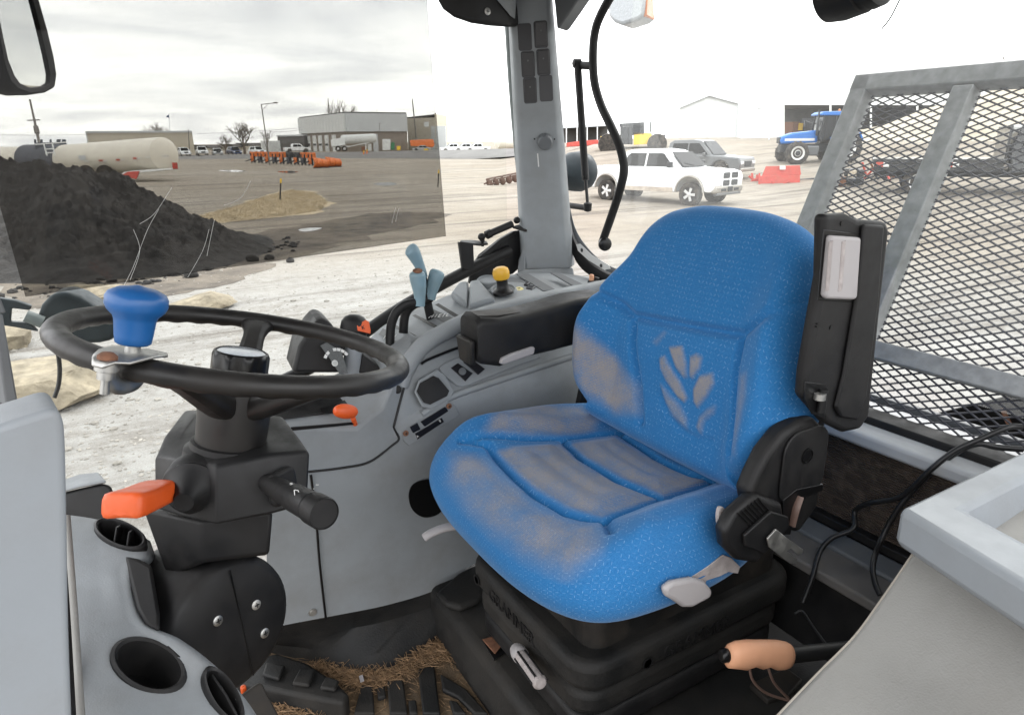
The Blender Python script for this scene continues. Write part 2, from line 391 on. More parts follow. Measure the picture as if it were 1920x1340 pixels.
def seg_d(p, a, b):
    ax, ay = b[0]-a[0], b[1]-a[1]; t = max(0, min(1, ((p[0]-a[0])*ax+(p[1]-a[1])*ay)/(ax*ax+ay*ay+1e-12)))
    return hypot(p[0]-a[0]-ax*t, p[1]-a[1]-ay*t)
def sm(e0, e1, x):
    t = max(0, min(1, (x-e0)/(e1-e0))); return t*t*(3-2*t)
def inpoly(p, poly):
    c = False; n = len(poly)
    for i in range(n):
        a, b = poly[i], poly[i-1]
        if (a[1] > p[1]) != (b[1] > p[1]) and p[0] < (b[0]-a[0])*(p[1]-a[1])/(b[1]-a[1])+a[0]: c = not c
    return c
def pillow(name, outline, O, e1, e2, nrm, T, rho, disp, wear, matn, parent, c2, na=240, nr=80, bottom_s=.5, edge=None):
    """closed cushion: outline in (x, y) of the frame, T half thickness, disp/wear read (x, y)"""
    ol = catmull([V((a, b, 0)) for a, b in outline], 10, True); ol = resample(ol+[ol[0]], na+1)[:-1]
    c = V((c2[0], c2[1], 0)); O, e1, e2, nrm = V(O), V(e1), V(e2), V(nrm)
    rings = [((1-rho)*k/nr, 1.0) for k in range(1, nr+1)]
    for k in range(1, 19):
        th = pi*k/18; rings.append((1-rho+rho*sin(th), cos(th)))
    rings += [(.5, -1.0)]
    vs, uvs, wr = [], [], []
    def put(x, y, g, s):
        d = disp(x, y, s) if g > -.2 else 0
        vs.append(O + e1*x + e2*y + nrm*(g*T + d*max(0, min(1, (g+.2)/1.2))))
        k_ = 1+(1-g)*T*1.3/max(.02, hypot(x-c.x, y-c.y)); uvs.append((c.x+(x-c.x)*k_, c.y+(y-c.y)*k_)); wr.append(wear(x, y, g, s))
    put(c.x, c.y, 1, 0)
    for s, g in rings:
        for k in range(na):
            q = c + (ol[k]-c)*s; put(q.x, q.y, g, s)
    fs = [(0, 1+k, 1+(k+1) % na) for k in range(na)]
    for i in range(len(rings)-1):
        b = 1+i*na
        for k in range(na): fs.append((b+k, b+na+k, b+na+(k+1) % na, b+(k+1) % na))
    b = 1+(len(rings)-1)*na; fs.append(tuple(b+k for k in range(na)))
    o = mk(name, vs, fs, matn, parent, sharp=80)
    me = o.data; uvl = me.uv_layers.new(name='UVMap')
    for lp in me.loops: uvl.data[lp.index].uv = uvs[lp.vertex_index]
    at = me.attributes.new('wear', 'FLOAT', 'POINT'); at.data.foreach_set('value', wr)
    return o

# ================================================================== DRIVER SEAT
VC = .035
seat = thing('driver_seat', 'blue cloth driver seat with worn leaf emblem on black suspension base', 'seat', (.62, VC, 1.36))
def PL(pts, **k): return [A(*p, **k) for p in pts]
def uvz(pts, z=1.80): return [((q := A(*p, z=z)).x, q.y) for p in pts]
seams = [uvz(s) for s in ([(866, 835), (915, 842), (950, 880), (1000, 925), (1060, 962), (1135, 987)],
    [(1135, 987), (1240, 935), (1330, 895), (1400, 872)], [(866, 835), (1000, 826), (1055, 822), (1110, 810), (1200, 797)],
    [(1055, 825), (1090, 860), (1160, 902), (1250, 935)], [(1165, 806), (1230, 850), (1300, 882), (1352, 892)], [(1135, 987), (1145, 1020)])]
front_panel = uvz([(930, 850), (1050, 835), (1085, 868), (1160, 910), (1235, 935), (1130, 975), (1060, 952), (1000, 915)])
rear_panel = uvz([(1068, 832), (1150, 812), (1215, 850), (1290, 885), (1340, 893), (1255, 930), (1165, 893), (1100, 858)])
far_bolster = uvz([(905, 832), (940, 800), (1000, 782), (1090, 778), (1120, 790), (1110, 802), (1050, 815), (990, 822)])
front_strip = uvz([(850, 850), (905, 858), (945, 895), (1000, 940), (1060, 975), (1125, 1000), (1120, 1050), (1060, 1055), (990, 1015), (930, 975), (880, 925), (842, 880)])
near_bolster = uvz([(1150, 1000), (1240, 950), (1320, 915), (1300, 945), (1200, 1000)])
def inside(p, poly, soft):
    d = min(seg_d(p, poly[i-1], poly[i]) for i in range(len(poly)))
    return sm(-soft, soft, d if inpoly(p, poly) else -d)
def c_seam(x, y): return min(seg_d((x, y), s[i], s[i+1]) for s in seams for i in range(len(s)-1))
def cush_disp(x, y, s):
    d = c_seam(x, y); h = -.013*math.exp(-(d/.0068)**2)
    yy = y-VC
    h += .030*sm(.13, .23, abs(yy))*(1-.45*sm(.23, .29, abs(yy)))*sm(.30, .50, x)
    h += .006*sm(.03, .0, abs(d-.05)) - .026*sm(.46, .32, x) - .012*sm(.52, .72, x)
    h += .0016*noise.noise(V((x*16, y*16, 3)))
    return h
def cush_wear(x, y, g, s):
    if g < .55: return .03
    p = (x, y); d = c_seam(x, y)
    w_ = max(inside(p, front_panel, .012)*.95, inside(p, rear_panel, .010)*.98, inside(p, far_bolster, .018)*.85, inside(p, front_strip, .026)*.72, inside(p, near_bolster, .03)*.28)
    return max(.04, w_)*sm(.004, .012, d)
cush_out = [(.322, VC), (.327, VC+.12), (.350, VC+.21), (.395, VC+.262), (.48, VC+.282), (.60, VC+.283), (.70, VC+.262), (.775, VC+.215), (.80, VC+.1), (.805, VC)]
cush_out = cush_out + [(a, 2*VC-b) for a, b in cush_out[-2:0:-1]]
cushion = pillow('seat_cushion', cush_out, (0, 0, 1.752), (1, 0, 0), (0, 1, 0), (0, 0, 1), .052, .16, cush_disp, cush_wear, 'cloth', seat, (.57, VC), 260, 90)
# worn-through hole on the near corner of the cushion
hq = A(1350, 972, v=-.247)
lathe('torn_hole', [(.020, -.004), (.020, .0015), (.013, .002), (.011, -.001)], hq+V((0, -.004, 0)), (.1, -1, .25), 'tape', cushion, n=18, sx=.45, sy=1)
lathe('foam', [(.0125, -.002), (.0125, .0024), (.004, .0034)], hq+V((0, -.0045, 0)), (.1, -1, .25), 'rust', cushion, n=14, sx=.45, sy=1)

AL = rad(10)
VB = VC-.026
bo = V((.735, VB, 1.795)); be = V((sin(AL), 0, cos(AL))); bn = V((-cos(AL), 0, sin(AL)))
def bpx(pts):
    out = []
    for p in pts:
        q = AP(*p, bo+bn*.055, bn); out.append((q.y-VB, (q-bo).dot(be)))
    return out
bseams = [bpx([(1130, 545), (1165, 570), (1190, 592), (1250, 604), (1330, 618), (1395, 628), (1440, 600), (1500, 560)]), bpx([(1192, 594), (1190, 650), (1191, 720), (1195, 790)]), bpx([(1397, 628), (1388, 700), (1383, 780), (1380, 850)])]
leaves = [bpx(q) for q in ([(1243, 672), (1252, 668), (1262, 690), (1276, 715), (1286, 745), (1280, 752), (1268, 742), (1250, 712), (1242, 690)],
    [(1262, 652), (1285, 650), (1293, 680), (1292, 705), (1285, 706), (1273, 688)], [(1302, 670), (1312, 664), (1322, 670), (1318, 690), (1302, 708), (1298, 704)],
    [(1300, 752), (1302, 730), (1318, 706), (1342, 700), (1343, 718), (1326, 742), (1306, 762)],
    [(1238, 720), (1252, 738), (1270, 758), (1284, 785), (1284, 802), (1262, 782), (1244, 752)], [(1304, 800), (1310, 782), (1325, 768), (1342, 760), (1338, 772), (1318, 788), (1312, 812)])]
swoosh = bpx([(1236, 745), (1248, 780), (1275, 808), (1305, 824), (1330, 826)])
stain = bpx([(1098, 615), (1112, 610), (1135, 645), (1165, 690), (1185, 730), (1188, 772), (1150, 770), (1118, 745), (1098, 700)])
rub = bpx([(1408, 705), (1425, 700), (1428, 740), (1412, 800), (1402, 850), (1398, 800)])
scuff = bpx([(1228, 640), (1250, 620), (1256, 624), (1236, 648)])
def b_seam(x, y): return min(seg_d((x, y), s[i], s[i+1]) for s in bseams for i in range(len(s)-1))
def back_disp(x, y, s):
    d = b_seam(x, y)
    h = -.012*math.exp(-(d/.008)**2)*sm(.45, .33, y)
    bol = sm(.13, .225, abs(x)); h += .048*bol*(1-sm(.24, .36, y))*sm(-.03, .08, y) + .020*sm(.12, .22, abs(x))*sm(.24, .34, y)
    h += .012*sm(.10, .2, y)*sm(.33, .22, y)*(1-bol) - .020*sm(.30, .46, y)
    if -.16 < x < .10 and 0 < y < .25:
        ld = max(inside((x, y), q, .005) for q in leaves); h += .0045*ld
        h -= .004*math.exp(-(min(seg_d((x, y), swoosh[i], swoosh[i+1]) for i in range(len(swoosh)-1))/.006)**2)
    return h + .0015*noise.noise(V((x*14, y*14, 7)))
def back_wear(x, y, g, s):
    if g < .2: return .02
    p = (x, y); w_ = .03
    for q in leaves[:4]: w_ = max(w_, inside(p, q, .006)*1.15)
    for q in leaves[4:]: w_ = max(w_, inside(p, q, .007)*.6)
    return max(w_, inside(p, stain, .022)*1.05, inside(p, rub, .012)*.55, inside(p, scuff, .006)*.35)
hw = [(0, .180), (.03, .205), (.08, .238), (.14, .256), (.20, .258), (.25, .242), (.30, .228), (.35, .218), (.39, .206), (.415, .188), (.435, .155), (.447, .105), (.451, .05)]
hwr = [(b, a-.018*sm(.21, .28, b)-.030*sm(.27, .37, b)) for b, a in hw]      # far side slopes in towards the top
back_out = [(max(.02, a), b) for b, a in hwr] + [(-a, b) for b, a in hw[::-1]]
backrest = pillow('backrest', back_out, bo, (0, 1, 0), be, bn, .050, .17, back_disp, back_wear, 'cloth', seat, (0, .22), 280, 90)
# frayed trim strips in the gap between cushion and backrest
for px0, py0, px1, py1 in ((1181, 797, 1199, 805), (1282, 845, 1325, 858), (1352, 874, 1388, 884)):
    a = A(px0, py0, z=1.806); b = A(px1, py1, z=1.804)
    tube('torn_trim', [a, (a+b)/2+V((0, 0, .005)), b], .0022, 'tape', seat, n=6, flat=.5)

# black side plates of the frame and recliner cover (driver's left)
rc = [(1545, 800), (1528, 782), (1500, 790), (1470, 812), (1440, 850), (1420, 890), (1405, 925), (1412, 960), (1450, 985), (1500, 1000), (1535, 950), (1548, 870)]
vl = -.262
recl = prism('recliner_cover', PL(rc, v=vl), (0, .030, 0), 'black', seat, bev=.009, seg=4)
plate('recliner_face', A(1505, 870, v=vl-.001), (0, -1, 0), .10, .115, .004, .03, 'black', recl)
lathe('recliner_badge', [(.012, 0), (.012, .003), (.010, .0035), (.010, .002), (.002, .002)], A(1512, 853, v=vl-.004), (0, -1, 0), 'black_gloss', recl, n=24)
text('lettering', 'GRAMMER', A(1510, 878, v=vl-.0045), (0, -1, 0), .010, 'black_worn', recl, up=(-.25, 0, 1), ext=.0004)
prism('recliner_slot', PL([(1465, 935), (1490, 915), (1540, 905), (1538, 918), (1492, 935), (1478, 1000), (1462, 1000)], v=vl-.0015), (0, -.004, 0), 'black_gloss', recl, bev=.001)
tube('release_strap', [A(1500, 930, v=-.27), A(1492, 955, v=-.272), A(1484, 985, v=-.27)], .006, 'wire', recl, n=8, flat=.3)
prism('side_frame', PL([(1545, 742), (1520, 728), (1480, 780), (1440, 835), (1480, 850), (1548, 800)], v=-.235), (0, .03, 0), 'black', seat, bev=.004)
# right-hand frame plate seen in the gap beyond the backrest
prism('side_frame', PL([(1092, 650), (1100, 700), (1085, 775), (1150, 790), (1130, 700)], v=.30), (0, .02, 0), 'black_worn', seat, bev=.003)

# left armrest, folded up beside the backrest
arm = thing('folded_armrest', 'black seat armrest folded upright beside the backrest, grey thumbwheel in its end', 'armrest', A(1560, 800, v=-.28))
va = -.285
av = lambda *p: PL(p, v=va)
a_main = prism('armrest_pad', av((1548, 402), (1590, 400), (1612, 412), (1664, 415), (1670, 430), (1655, 560), (1640, 700), (1632, 780), (1615, 806), (1585, 812), (1552, 795), (1508, 745), (1512, 700), (1530, 600), (1545, 520)), (0, .020, 0), 'black', arm, bev=.008, seg=4)
prism('armrest_rib', av((1612, 420), (1650, 422), (1640, 560), (1618, 740), (1600, 785), (1570, 780), (1560, 760), (1575, 700), (1598, 560)), (0, -.007, 0), 'black', a_main, bev=.005, seg=3)
prism('wheel_pocket', av((1543, 430), (1604, 438), (1597, 566), (1532, 562)), (0, -.0015, 0), 'black_gloss', a_main, bev=.001)
tw = prism('thumbwheel', av((1546, 440), (1603, 444), (1596, 556), (1590, 560), (1540, 558), (1535, 553)), (0, -.010, 0), 'white_plastic', arm, bev=.004, seg=3)
for x0_, x1_ in ((1552, 1566), (1576, 1592)):
    tube('grip_groove', [A(x0_+6, 452, v=va-.0102), A(x0_+4, 480, v=va-.0102), A(x0_+1, 520, v=va-.0102), A(x0_-1, 545, v=va-.0102)], .0042, 'tape', tw, n=10, flat=.35, up=(0, 1, 0))
for q in ((1578, 419), (1558, 614), (1533, 610)): lathe('hole', [(.003, -.002), (.003, .0006), (.001, .0006)], A(*q, v=va-.0005), (0, -1, 0), 'black_gloss', arm, n=12)
prism('hinge_pocket', av((1508, 715), (1548, 720), (1545, 785), (1520, 775), (1507, 748)), (0, -.0015, 0), 'black_gloss', arm, bev=.001)
lathe('hinge_pin', [(.006, 0), (.006, .034)], A(1539, 772, v=va-.006), (0, 0, 1), 'black', arm, n=14)
lathe('hinge_bush', [(.0085, 0), (.0085, .009), (.007, .009)], A(1536, 748, v=va-.006), (0, 0, 1), 'zinc', arm, n=16)

# right armrest, down along the console
ar = thing('lowered_armrest', 'black padded armrest lowered along the grey console, scuffed on top', 'armrest', A(960, 680, v=.33))
v1, v2 = .285, .365
def arm_ring(t0, t1, dz=0):
    return t0, t1
sect = []
for px, pt, pb, vv in ((897, 604, 678, v1), (905, 596, 686, v1), (940, 596, 690, v1), (990, 588, 672, v1), (1040, 574, 660, v1), (1085, 560, 648, v1), (1140, 552, 640, v1)):
    top, bot = A(px, pt, v=vv), A(px, pb, v=vv)
    f = .55 if px == 897 else 1
    zt, zb, u = top.z, bot.z, top.x
    wv = v2-v1
    ring = []
    for cx, cz in rrect(wv, max(.03, zt-zb), .016, 5): ring.append(V((u, (v1+v2)/2+cx*(.92 if px == 897 else 1), (zt+zb)/2+cz)))
    sect.append(ring)
pad = loft('armrest_pad', sect, 'black', ar, bev=0, sharp=45)
prism('scuffed_top', [V((a.x, b, a.z+.0012)) for a, b in ((A(903, 597, v=v1), .30), (A(940, 596, v=v1), .297), (A(985, 590, v=v1), .303), (A(985, 590, v=v1), .345), (A(940, 596, v=v1), .352), (A(908, 597, v=v1), .347))], (0, 0, .0008), 'black_worn', pad, bev=.0005)
prism('end_cap', [V((A(p[0], p[1], v=v1).x-.004, q, A(p[0], p[1], v=v1).z)) for p, q in (((899, 640), v1+.008), ((899, 640), v2-.008), ((903, 688), v2-.014), ((903, 688), v1+.014))], (-.012, 0, 0), 'black_worn', ar, bev=.004)
prism('tilt_lever', PL([(941, 672), (960, 663), (1000, 650), (1004, 652), (1002, 664), (985, 670), (945, 684), (938, 682)], v=v1-.006), (0, .02, 0), 'white_plastic', ar, bev=.004, seg=3)

# seat pan, suspension, bellows
pan = box('seat_pan', (.61, VC, 1.688), (.40, .40, .03), 'black', seat, bev=.01)
box('slide_rail', (.68, -.10, 1.64), (.36, .05, .05), 'black_gloss', seat, bev=.004)
box('slide_rail', (.68, .17, 1.64), (.36, .05, .05), 'black_gloss', seat, bev=.004)
def tier(name, u0, u1, v0_, v1_, z0, z1, r, mt, bev, parent=seat):
    cu, cv = (u0+u1)/2, (v0_+v1_)/2
    return prism(name, [V((cu+a, cv+b, z0)) for a, b in rrect(u1-u0, v1_-v0_, r, 7)], (0, 0, z1-z0), mt, parent, bev=bev, seg=4)
tier('suspension_top', .455, .90, -.125, .195, 1.565, 1.63, .03, 'black_worn', .006)
b1 = tier('bellows_fold', .415, .925, -.155, .235, 1.515, 1.572, .055, 'rubber', .016)
b2 = tier('bellows_fold', .425, .915, -.142, .225, 1.455, 1.506, .05, 'rubber', .016)
tier('bellows_neck', .445, .895, -.122, .205, 1.49, 1.53, .04, 'black', .004)
b3 = tier('base_plate', .43, .905, -.14, .22, 1.405, 1.452, .045, 'black', .012)
tier('base_neck', .445, .895, -.12, .2, 1.395, 1.47, .04, 'black', .004)
text('lettering', 'GRAMMER', (.66, -.1555, 1.537), (0, -1, 0), .034, 'black', b1, ext=.0016)
text('lettering', 'GRAMMER', (.4145, .06, 1.537), (-1, 0, 0), .034, 'black', b1, ext=.0016)
for c, n_ in (((.545, -.158, 1.537), (0, -1, 0)), ((.4125, .185, 1.537), (-1, 0, 0))):
    lathe('logo_ring', [(.011, 0), (.011, .0008), (.008, .0008), (.008, 0)], c, n_, 'black', b1, n=20)

# belt retractor box with the metal tongue
rt = thing('belt_retractor', 'black seat belt retractor with a forked metal tongue beside the cushion', 'seat belt', A(1430, 1010, v=-.28))
vr = -.275
body = prism('housing', PL([(1358, 998), (1376, 965), (1412, 932), (1428, 930), (1470, 945), (1472, 975), (1445, 1030), (1420, 1058), (1385, 1052), (1362, 1028)], v=vr), (0, .022, 0), 'black', rt, bev=.008, seg=3)
for k in range(7):
    p, q = A(1384+6.2*k, 962-4.6*k, v=vr-.001), A(1408+6*k, 985-4.2*k, v=vr-.001)
    tube('grip_ridge', [p, q], .0016, 'black_gloss', body, n=6, smooth=0)
prism('cover_plate', PL([(1390, 1000), (1440, 955), (1472, 965), (1474, 985), (1428, 1035), (1392, 1020)], v=vr-.002), (0, -.006, 0), 'black', body, bev=.002)
prism('tongue', PL([(1436, 1008), (1452, 990), (1475, 1008), (1503, 1028), (1502, 1036), (1494, 1038), (1480, 1026), (1473, 1031), (1492, 1046), (1490, 1054), (1480, 1055), (1440, 1024)], v=vr-.012), (0, -.003, 0), 'zinc', rt, bev=.0008)
prism('torn_sheet', [A(*p) if len(p) == 3 else A(p[0], p[1], v=p[2]) for p in []] or PL([(1298, 1080), (1330, 1060), (1356, 1040), (1372, 1046), (1388, 1062), (1384, 1075), (1366, 1072), (1350, 1080), (1325, 1088), (1320, 1100), (1290, 1095)], v=-.25), (0, .002, 0), 'tape', seat, bev=.0006)
# weight-adjust handle under the cushion, height lever, slide lever
hd = prism('adjust_handle', PL([(1246, 1105), (1262, 1092), (1300, 1085), (1322, 1090), (1338, 1108), (1334, 1122), (1300, 1140), (1282, 1140), (1262, 1126), (1250, 1120)], v=-.262), (0, .012, 0), 'white_plastic', seat, bev=.006, seg=3)
tube('height_lever', [A(855, 985, v=.16), A(830, 990, v=.165), A(806, 1000, v=.17), A(795, 1008, v=.172)], .0105, 'white_plastic', seat, n=12, flat=.6)
sl_ = thing('slide_lever', 'light grey ribbed lever knob sticking out in front of seat base', 'lever', A(1000, 1250, u=.41))
p0_, p1_ = A(972, 1222, u=.405), A(1012, 1278, u=.385)
dd = (p1_-p0_)
lathe('knob', [(.004, -.012), (.011, -.010), (.0135, 0), (.0135, .012), (.0125, .016), (.0125, dd.length), (.009, dd.length+.005)], p0_, dd, 'tape', sl_, n=20)
lathe('cap', [(.005, -.0135), (.0120, -.0115), (.0145, 0), (.0145, .014), (.0128, .017)], p0_, dd, 'white_plastic', sl_, n=20)
for k in range(6):
    a = 2*pi*k/6; x, y, z = frame(dd)
    tube('grip_groove', [p0_+z*.018+(x*cos(a)+y*sin(a))*.0125, p1_+(x*cos(a)+y*sin(a))*.0125], .0022, 'black', sl_, n=6, smooth=0)

# ================================================================== STEERING WHEEL
WC = V((.021, .027, 2.116)); WN = V((.2405, .0234, 1)).normalized(); WX, WY, _ = frame(WN, up=(0, 1, 0))
# WX, WY span the wheel plane
sw = thing('steering_wheel', 'black four-spoke-free three-spoke steering wheel on an upright column'.replace('four-spoke-free ', ''), 'steering wheel', WC)
WR = .19
vs, fs = [], []; NA, NB = 180, 18
for i in range(NA):
    a = 2*pi*i/NA; e = WX*cos(a)+WY*sin(a)
    for k in range(NB):
        b = 2*pi*k/NB; rr = .0122
        fl = 1.0
        if sin(b) < -.2: fl = 1+.10*sin(a*38)*(-sin(b)-.2)
        vs.append(WC + e*(WR+rr*cos(b)*1.15) + WN*(rr*.98*sin(b)*fl))
for i in range(NA):
    for k in range(NB):
        fs.append((i*NB+k, ((i+1) % NA)*NB+k, ((i+1) % NA)*NB+(k+1) % NB, i*NB+(k+1) % NB))
mk('rim', vs, fs, 'wheel_black', sw, sharp=80)
HUB = WC - WN*.088
def wang(px, py):                      # angle of a pixel on the wheel plane
    q = AP(px, py, WC, WN)-WC; return atan2(q.dot(WY), q.dot(WX))
for px_, py_ in ((482, 606), (235, 705), (705, 722)):
    ang = wang(px_, py_); e = WX*cos(ang)+WY*sin(ang); s_ = WN.cross(e); rings = []
    for t, wd, th, dz in ((0, .034, .020, .004), (.22, .034, .020, .002), (.5, .028, .015, .004), (.75, .022, .011, .006), (.90, .026, .010, .003), (1.0, .052, .010, -.002)):
        c = HUB.lerp(WC+e*(WR-.004), t) + WN*dz
        rings.append([c + s_*a_*wd*.62 + WN*b_ for a_, b_ in ((-1, -th*.5), (-.7, -th), (.7, -th), (1, -th*.5), (1, th*.4), (.7, th), (-.7, th), (-1, th*.4))])
    loft('spoke', rings, 'wheel_black', sw, sharp=40, sub=1)
lathe('hub', [(.0415, -.042), (.0425, -.01), (.044, .020), (.042, .034), (.034, .038)], HUB, WN, 'wheel_black', sw, n=40)
CAPC = AP(452, 668, WC - WN*.02, WN); CAPC = WC - WN*.052
cap = lathe('hub_knob', [(.030, 0), (.034, .012), (.034, .036), (.0315, .041), (.029, .0425), (.029, .0405)], WC-WN*.050, WN, 'black_gloss', sw, n=72, ribs=(9, .07, 1, 2))
lathe('badge', [(.0285, 0), (.0285, .0035), (.024, .0055), (.002, .0062)], WC-WN*.0125, WN, 'emblem_white', cap, n=32)

# spinner knob clamped on the rim
ang = wang(240, 690); e = WX*cos(ang)+WY*sin(ang); SC = WC+e*WR; tg = WN.cross(e)
sp_ = thing('spinner_knob', 'blue spinner knob bolted to the wheel rim by a bent steel clamp', 'steering knob', SC)
lathe('knob', [(.0135, .023), (.0155, .0245), (.0165, .031), (.0180, .046), (.0195, .050), (.0245, .055), (.0268, .060), (.0268, .067), (.0245, .0715), (.017, .0755), (.008, .0772), (.0035, .0785), (.001, .079)], SC, WN, 'blue_knob', sp_, n=40, sharp=50)
lathe('pin', [(.007, .014), (.007, .028)], SC, WN, 'zinc', sp_, n=16)
rg = []
for t, hh, hw_ in ((-.044, .006, .004), (-.036, .012, .010), (-.026, .0125, .018), (-.015, .0150, .022), (0, .0160, .023), (.015, .0150, .022), (.026, .0125, .018), (.036, .013, .011), (.043, .008, .005)):
    row = []
    for k in range(9):
        q = -1+2*k/8
        row.append(SC + e*t + tg*q*hw_*1.05 + WN*(hh))
    rg.append(row)
cl = strip('clamp_plate', rg, 'zinc', sp_, N=9, thick=.0022, smooth=False, sharp=60)
tube('clamp_band', [SC+e*.024+WN*.010, SC+e*.024-WN*.004, SC+e*.013-WN*.016, SC-e*.010-WN*.016, SC-e*.020-WN*.004], .008, 'zinc', sp_, n=10, flat=.25, up=tg)
bp_ = SC + e*.031
bolt = lathe('bolt', [(.004, -.030), (.004, -.016), (.0075, -.016), (.0075, -.009), (.010, -.008), (.010, .0), (.007, .0)], bp_+WN*.010, WN, 'zinc', sp_, n=12)
lathe('bolt_head', [(.0085, .0), (.0085, .003), (.005, .006), (.001, .0065)], bp_+WN*.0125, WN, 'rust', bolt, n=16)

# ================================================================== STEERING COLUMN
sc_ = thing('steering_column', 'black plastic steering column with round pivot cover below the wheel', 'steering column', (-.05, .03, 1.66))
lathe('neck', [(.038, .122), (.0465, .124), (.0475, .131), (.0530, .134), (.0545, .150), (.040, .17)], WC, -WN, 'black', sc_, n=40)
def Q(px, py, d): return A(px, py, d=d)
top_ = [Q(345, 772, .97), Q(440, 768, .99), Q(532, 784, .95), Q(562, 822, .89), Q(581, 850, .845), Q(508, 857, .815), Q(405, 879, .79), Q(340, 868, .82), Q(290, 861, .85), Q(308, 820, .90)]
dwn = [Q(345, 860, .99), Q(440, 855, 1.0), Q(532, 870, .97), Q(560, 915, .90), Q(576, 944, .85), Q(512, 962, .815), Q(405, 982, .79), Q(340, 968, .82), Q(291, 953, .85), Q(310, 910, .91)]
ctr = sum(top_, V((0, 0, 0)))/len(top_)
up_ = [ctr+(p-ctr)*.72+V((0, 0, .006)) for p in top_]
loft('switch_housing', [up_, [ctr+(p-ctr)*.95+V((0, 0, .004)) for p in top_], top_, dwn, [p+(ctr-p).normalized()*.012-V((0, 0, .01)) for p in dwn]], 'black', sc_, bev=.007, sharp=28)
lo0 = [Q(268, 955, .87), Q(378, 978, .83), Q(512, 958, .85), Q(500, 950, .97), Q(300, 950, .99)]
lo1 = [Q(315, 1086, .885), Q(378, 1052, .845), Q(505, 1040, .86), Q(495, 1035, .97), Q(330, 1040, .99)]
loft('lower_shroud', [lo0, lo1], 'black', sc_, bev=.005, sharp=25)
# pivot drum: axis across the cab
DC = A(398, 1158, d=.915)
x0 = V((0, 1, 0))
dax = V((.40, -.86, .10)).normalized()
drum = lathe('pivot_cover', [(.080, -.10), (.088, -.08), (.091, -.02), (.091, .030), (.088, .040), (.080, .046), (.04, .0485), (.001, .049)], DC, dax, 'black', sc_, n=56, sharp=60)
dfx, dfy, dfz = frame(dax)
mk('cover_seam', *tubev([DC+dfz*.0490+dfy*t+dfx*.012 for t in (-.080, -.04, 0, .04, .078)], .0011, 6), 'black_gloss', drum)
for q in ((408, 1163), (480, 1133), (496, 1186)):
    screw(AP(*q, DC+dfz*.0485, dfz), dfz, .0068, sc_)
# indicator stalk (rear) and its boot
s0, s1 = A(515, 912, d=.80), A(606, 962, d=.715)
sax = s1-s0; L = sax.length
st = thing('wiper_stalk', 'black multifunction stalk with white symbols pointing out of column', 'stalk', s0)
lathe('stalk', [(.011, -.02), (.0125, .0), (.0145, L*.42), (.0155, L*.43), (.0160, L*.78), (.0150, L*.79), (.0150, L*.81), (.0175, L*.83), (.0175, L), (.0165, L+.003), (.0158, L+.001), (.002, L+.001)], s0, sax, 'black', st, n=36)
bx_, by_, bz_ = frame(sax)
plate('boot', A(524, 910, d=.818), (.50, -.86, .06), .040, .042, .010, .010, 'black', sc_, bev=.004)
for k, (t_, a_) in enumerate(((.46, .35), (.40, .62), (.52, .70), (.60, .55))):
    nrm_ = (-ray(550, 915)).normalized()
    c_ = s0 + sax*t_
    o_ = (by_*cos(a_-.6) + bx_*sin(a_-.6))
    text('symbol', ('D', '=', '-', '~')[k], A(556-10*k if k < 2 else 574+7*k, (923, 907, 915, 908)[k], d=.738), nrm_, .0085 if k == 0 else .006, 'decal_white', st, ext=.0003)
# orange shuttle lever with rubber boot
o0, o1 = A(338, 920, d=.835), A(224, 942, d=.705)
ol = thing('shuttle_lever', 'orange paddle lever on the left of the steering column in a rubber boot', 'lever', o0)
oa = (o1-o0); oL = oa.length; oz = oa.normalized(); ox = oz.cross(V((0, 0, 1))).normalized(); oy = ox.cross(oz)
lathe('boot', [(.036, -.020), (.036, -.004), (.033, .0), (.034, .004), (.028, .009), (.022, .018), (.014, .026), (.011, .034)], A(362, 914, d=.806), V((-.40, -.90, -.02)), 'black', ol, n=32)
rings = []
for t, hx, hy, dy_ in ((-.05, .009, .009, 0), (.10, .011, .011, .001), (.22, .017, .013, .003), (.34, .0205, .0125, .005), (.50, .0220, .0135, .003), (.66, .0225, .0130, 0), (.84, .0225, .0138, -.003), (.97, .0222, .0150, -.004), (1.0, .0190, .0115, -.004)):
    c = o0+oa*t+oy*dy_
    rings.append([c+ox*a*hx+oy*b*hy for a, b in ((-1, -.75), (-.82, -1), (0, -.80), (.82, -1), (1, -.75), (1, .75), (.82, 1), (0, 1), (-.82, 1), (-1, .75))])
loft('paddle', rings, 'orange', ol, sharp=50, sub=1)
# ================================================================== CAB SHELL
FZ = 1.27
def Pl(pts, dv=None): return [A(p[0], p[1], v=p[2]) for p in pts]
flo = mk('cab_floor', [(-.75, -.80, FZ), (1.15, -.80, FZ), (1.15, .80, FZ), (-.75, .80, FZ), (-.75, -.80, FZ-.03), (1.15, -.80, FZ-.03), (1.15, .80, FZ-.03), (-.75, .80, FZ-.03)],
         [(0, 1, 2, 3), (7, 6, 5, 4), (0, 4, 5, 1), (1, 5, 6, 2), (2, 6, 7, 3), (3, 7, 4, 0)], 'floor_dirt', smooth=False)
tag(flo, None, kind='structure')
# raised rubber ribs of the mat
for q in ([(678, 1291), (700, 1291), (703, 1345), (664, 1345)], [(726, 1283), (757, 1281), (765, 1345), (731, 1345)], [(784, 1261), (815, 1254), (826, 1345), (793, 1345)],
          [(826, 1269), (874, 1298), (916, 1345), (890, 1345), (858, 1313), (830, 1300)], [(842, 1318), (858, 1322), (875, 1345), (850, 1345)], [(707, 1296), (722, 1292), (724, 1312), (709, 1316)], [(766, 1320), (781, 1318), (784, 1345), (768, 1345)]):
    prism('mat_rib', [A(*p, z=FZ+.002) for p in q], (0, 0, .012), 'rubber', flo, bev=.004, seg=3)
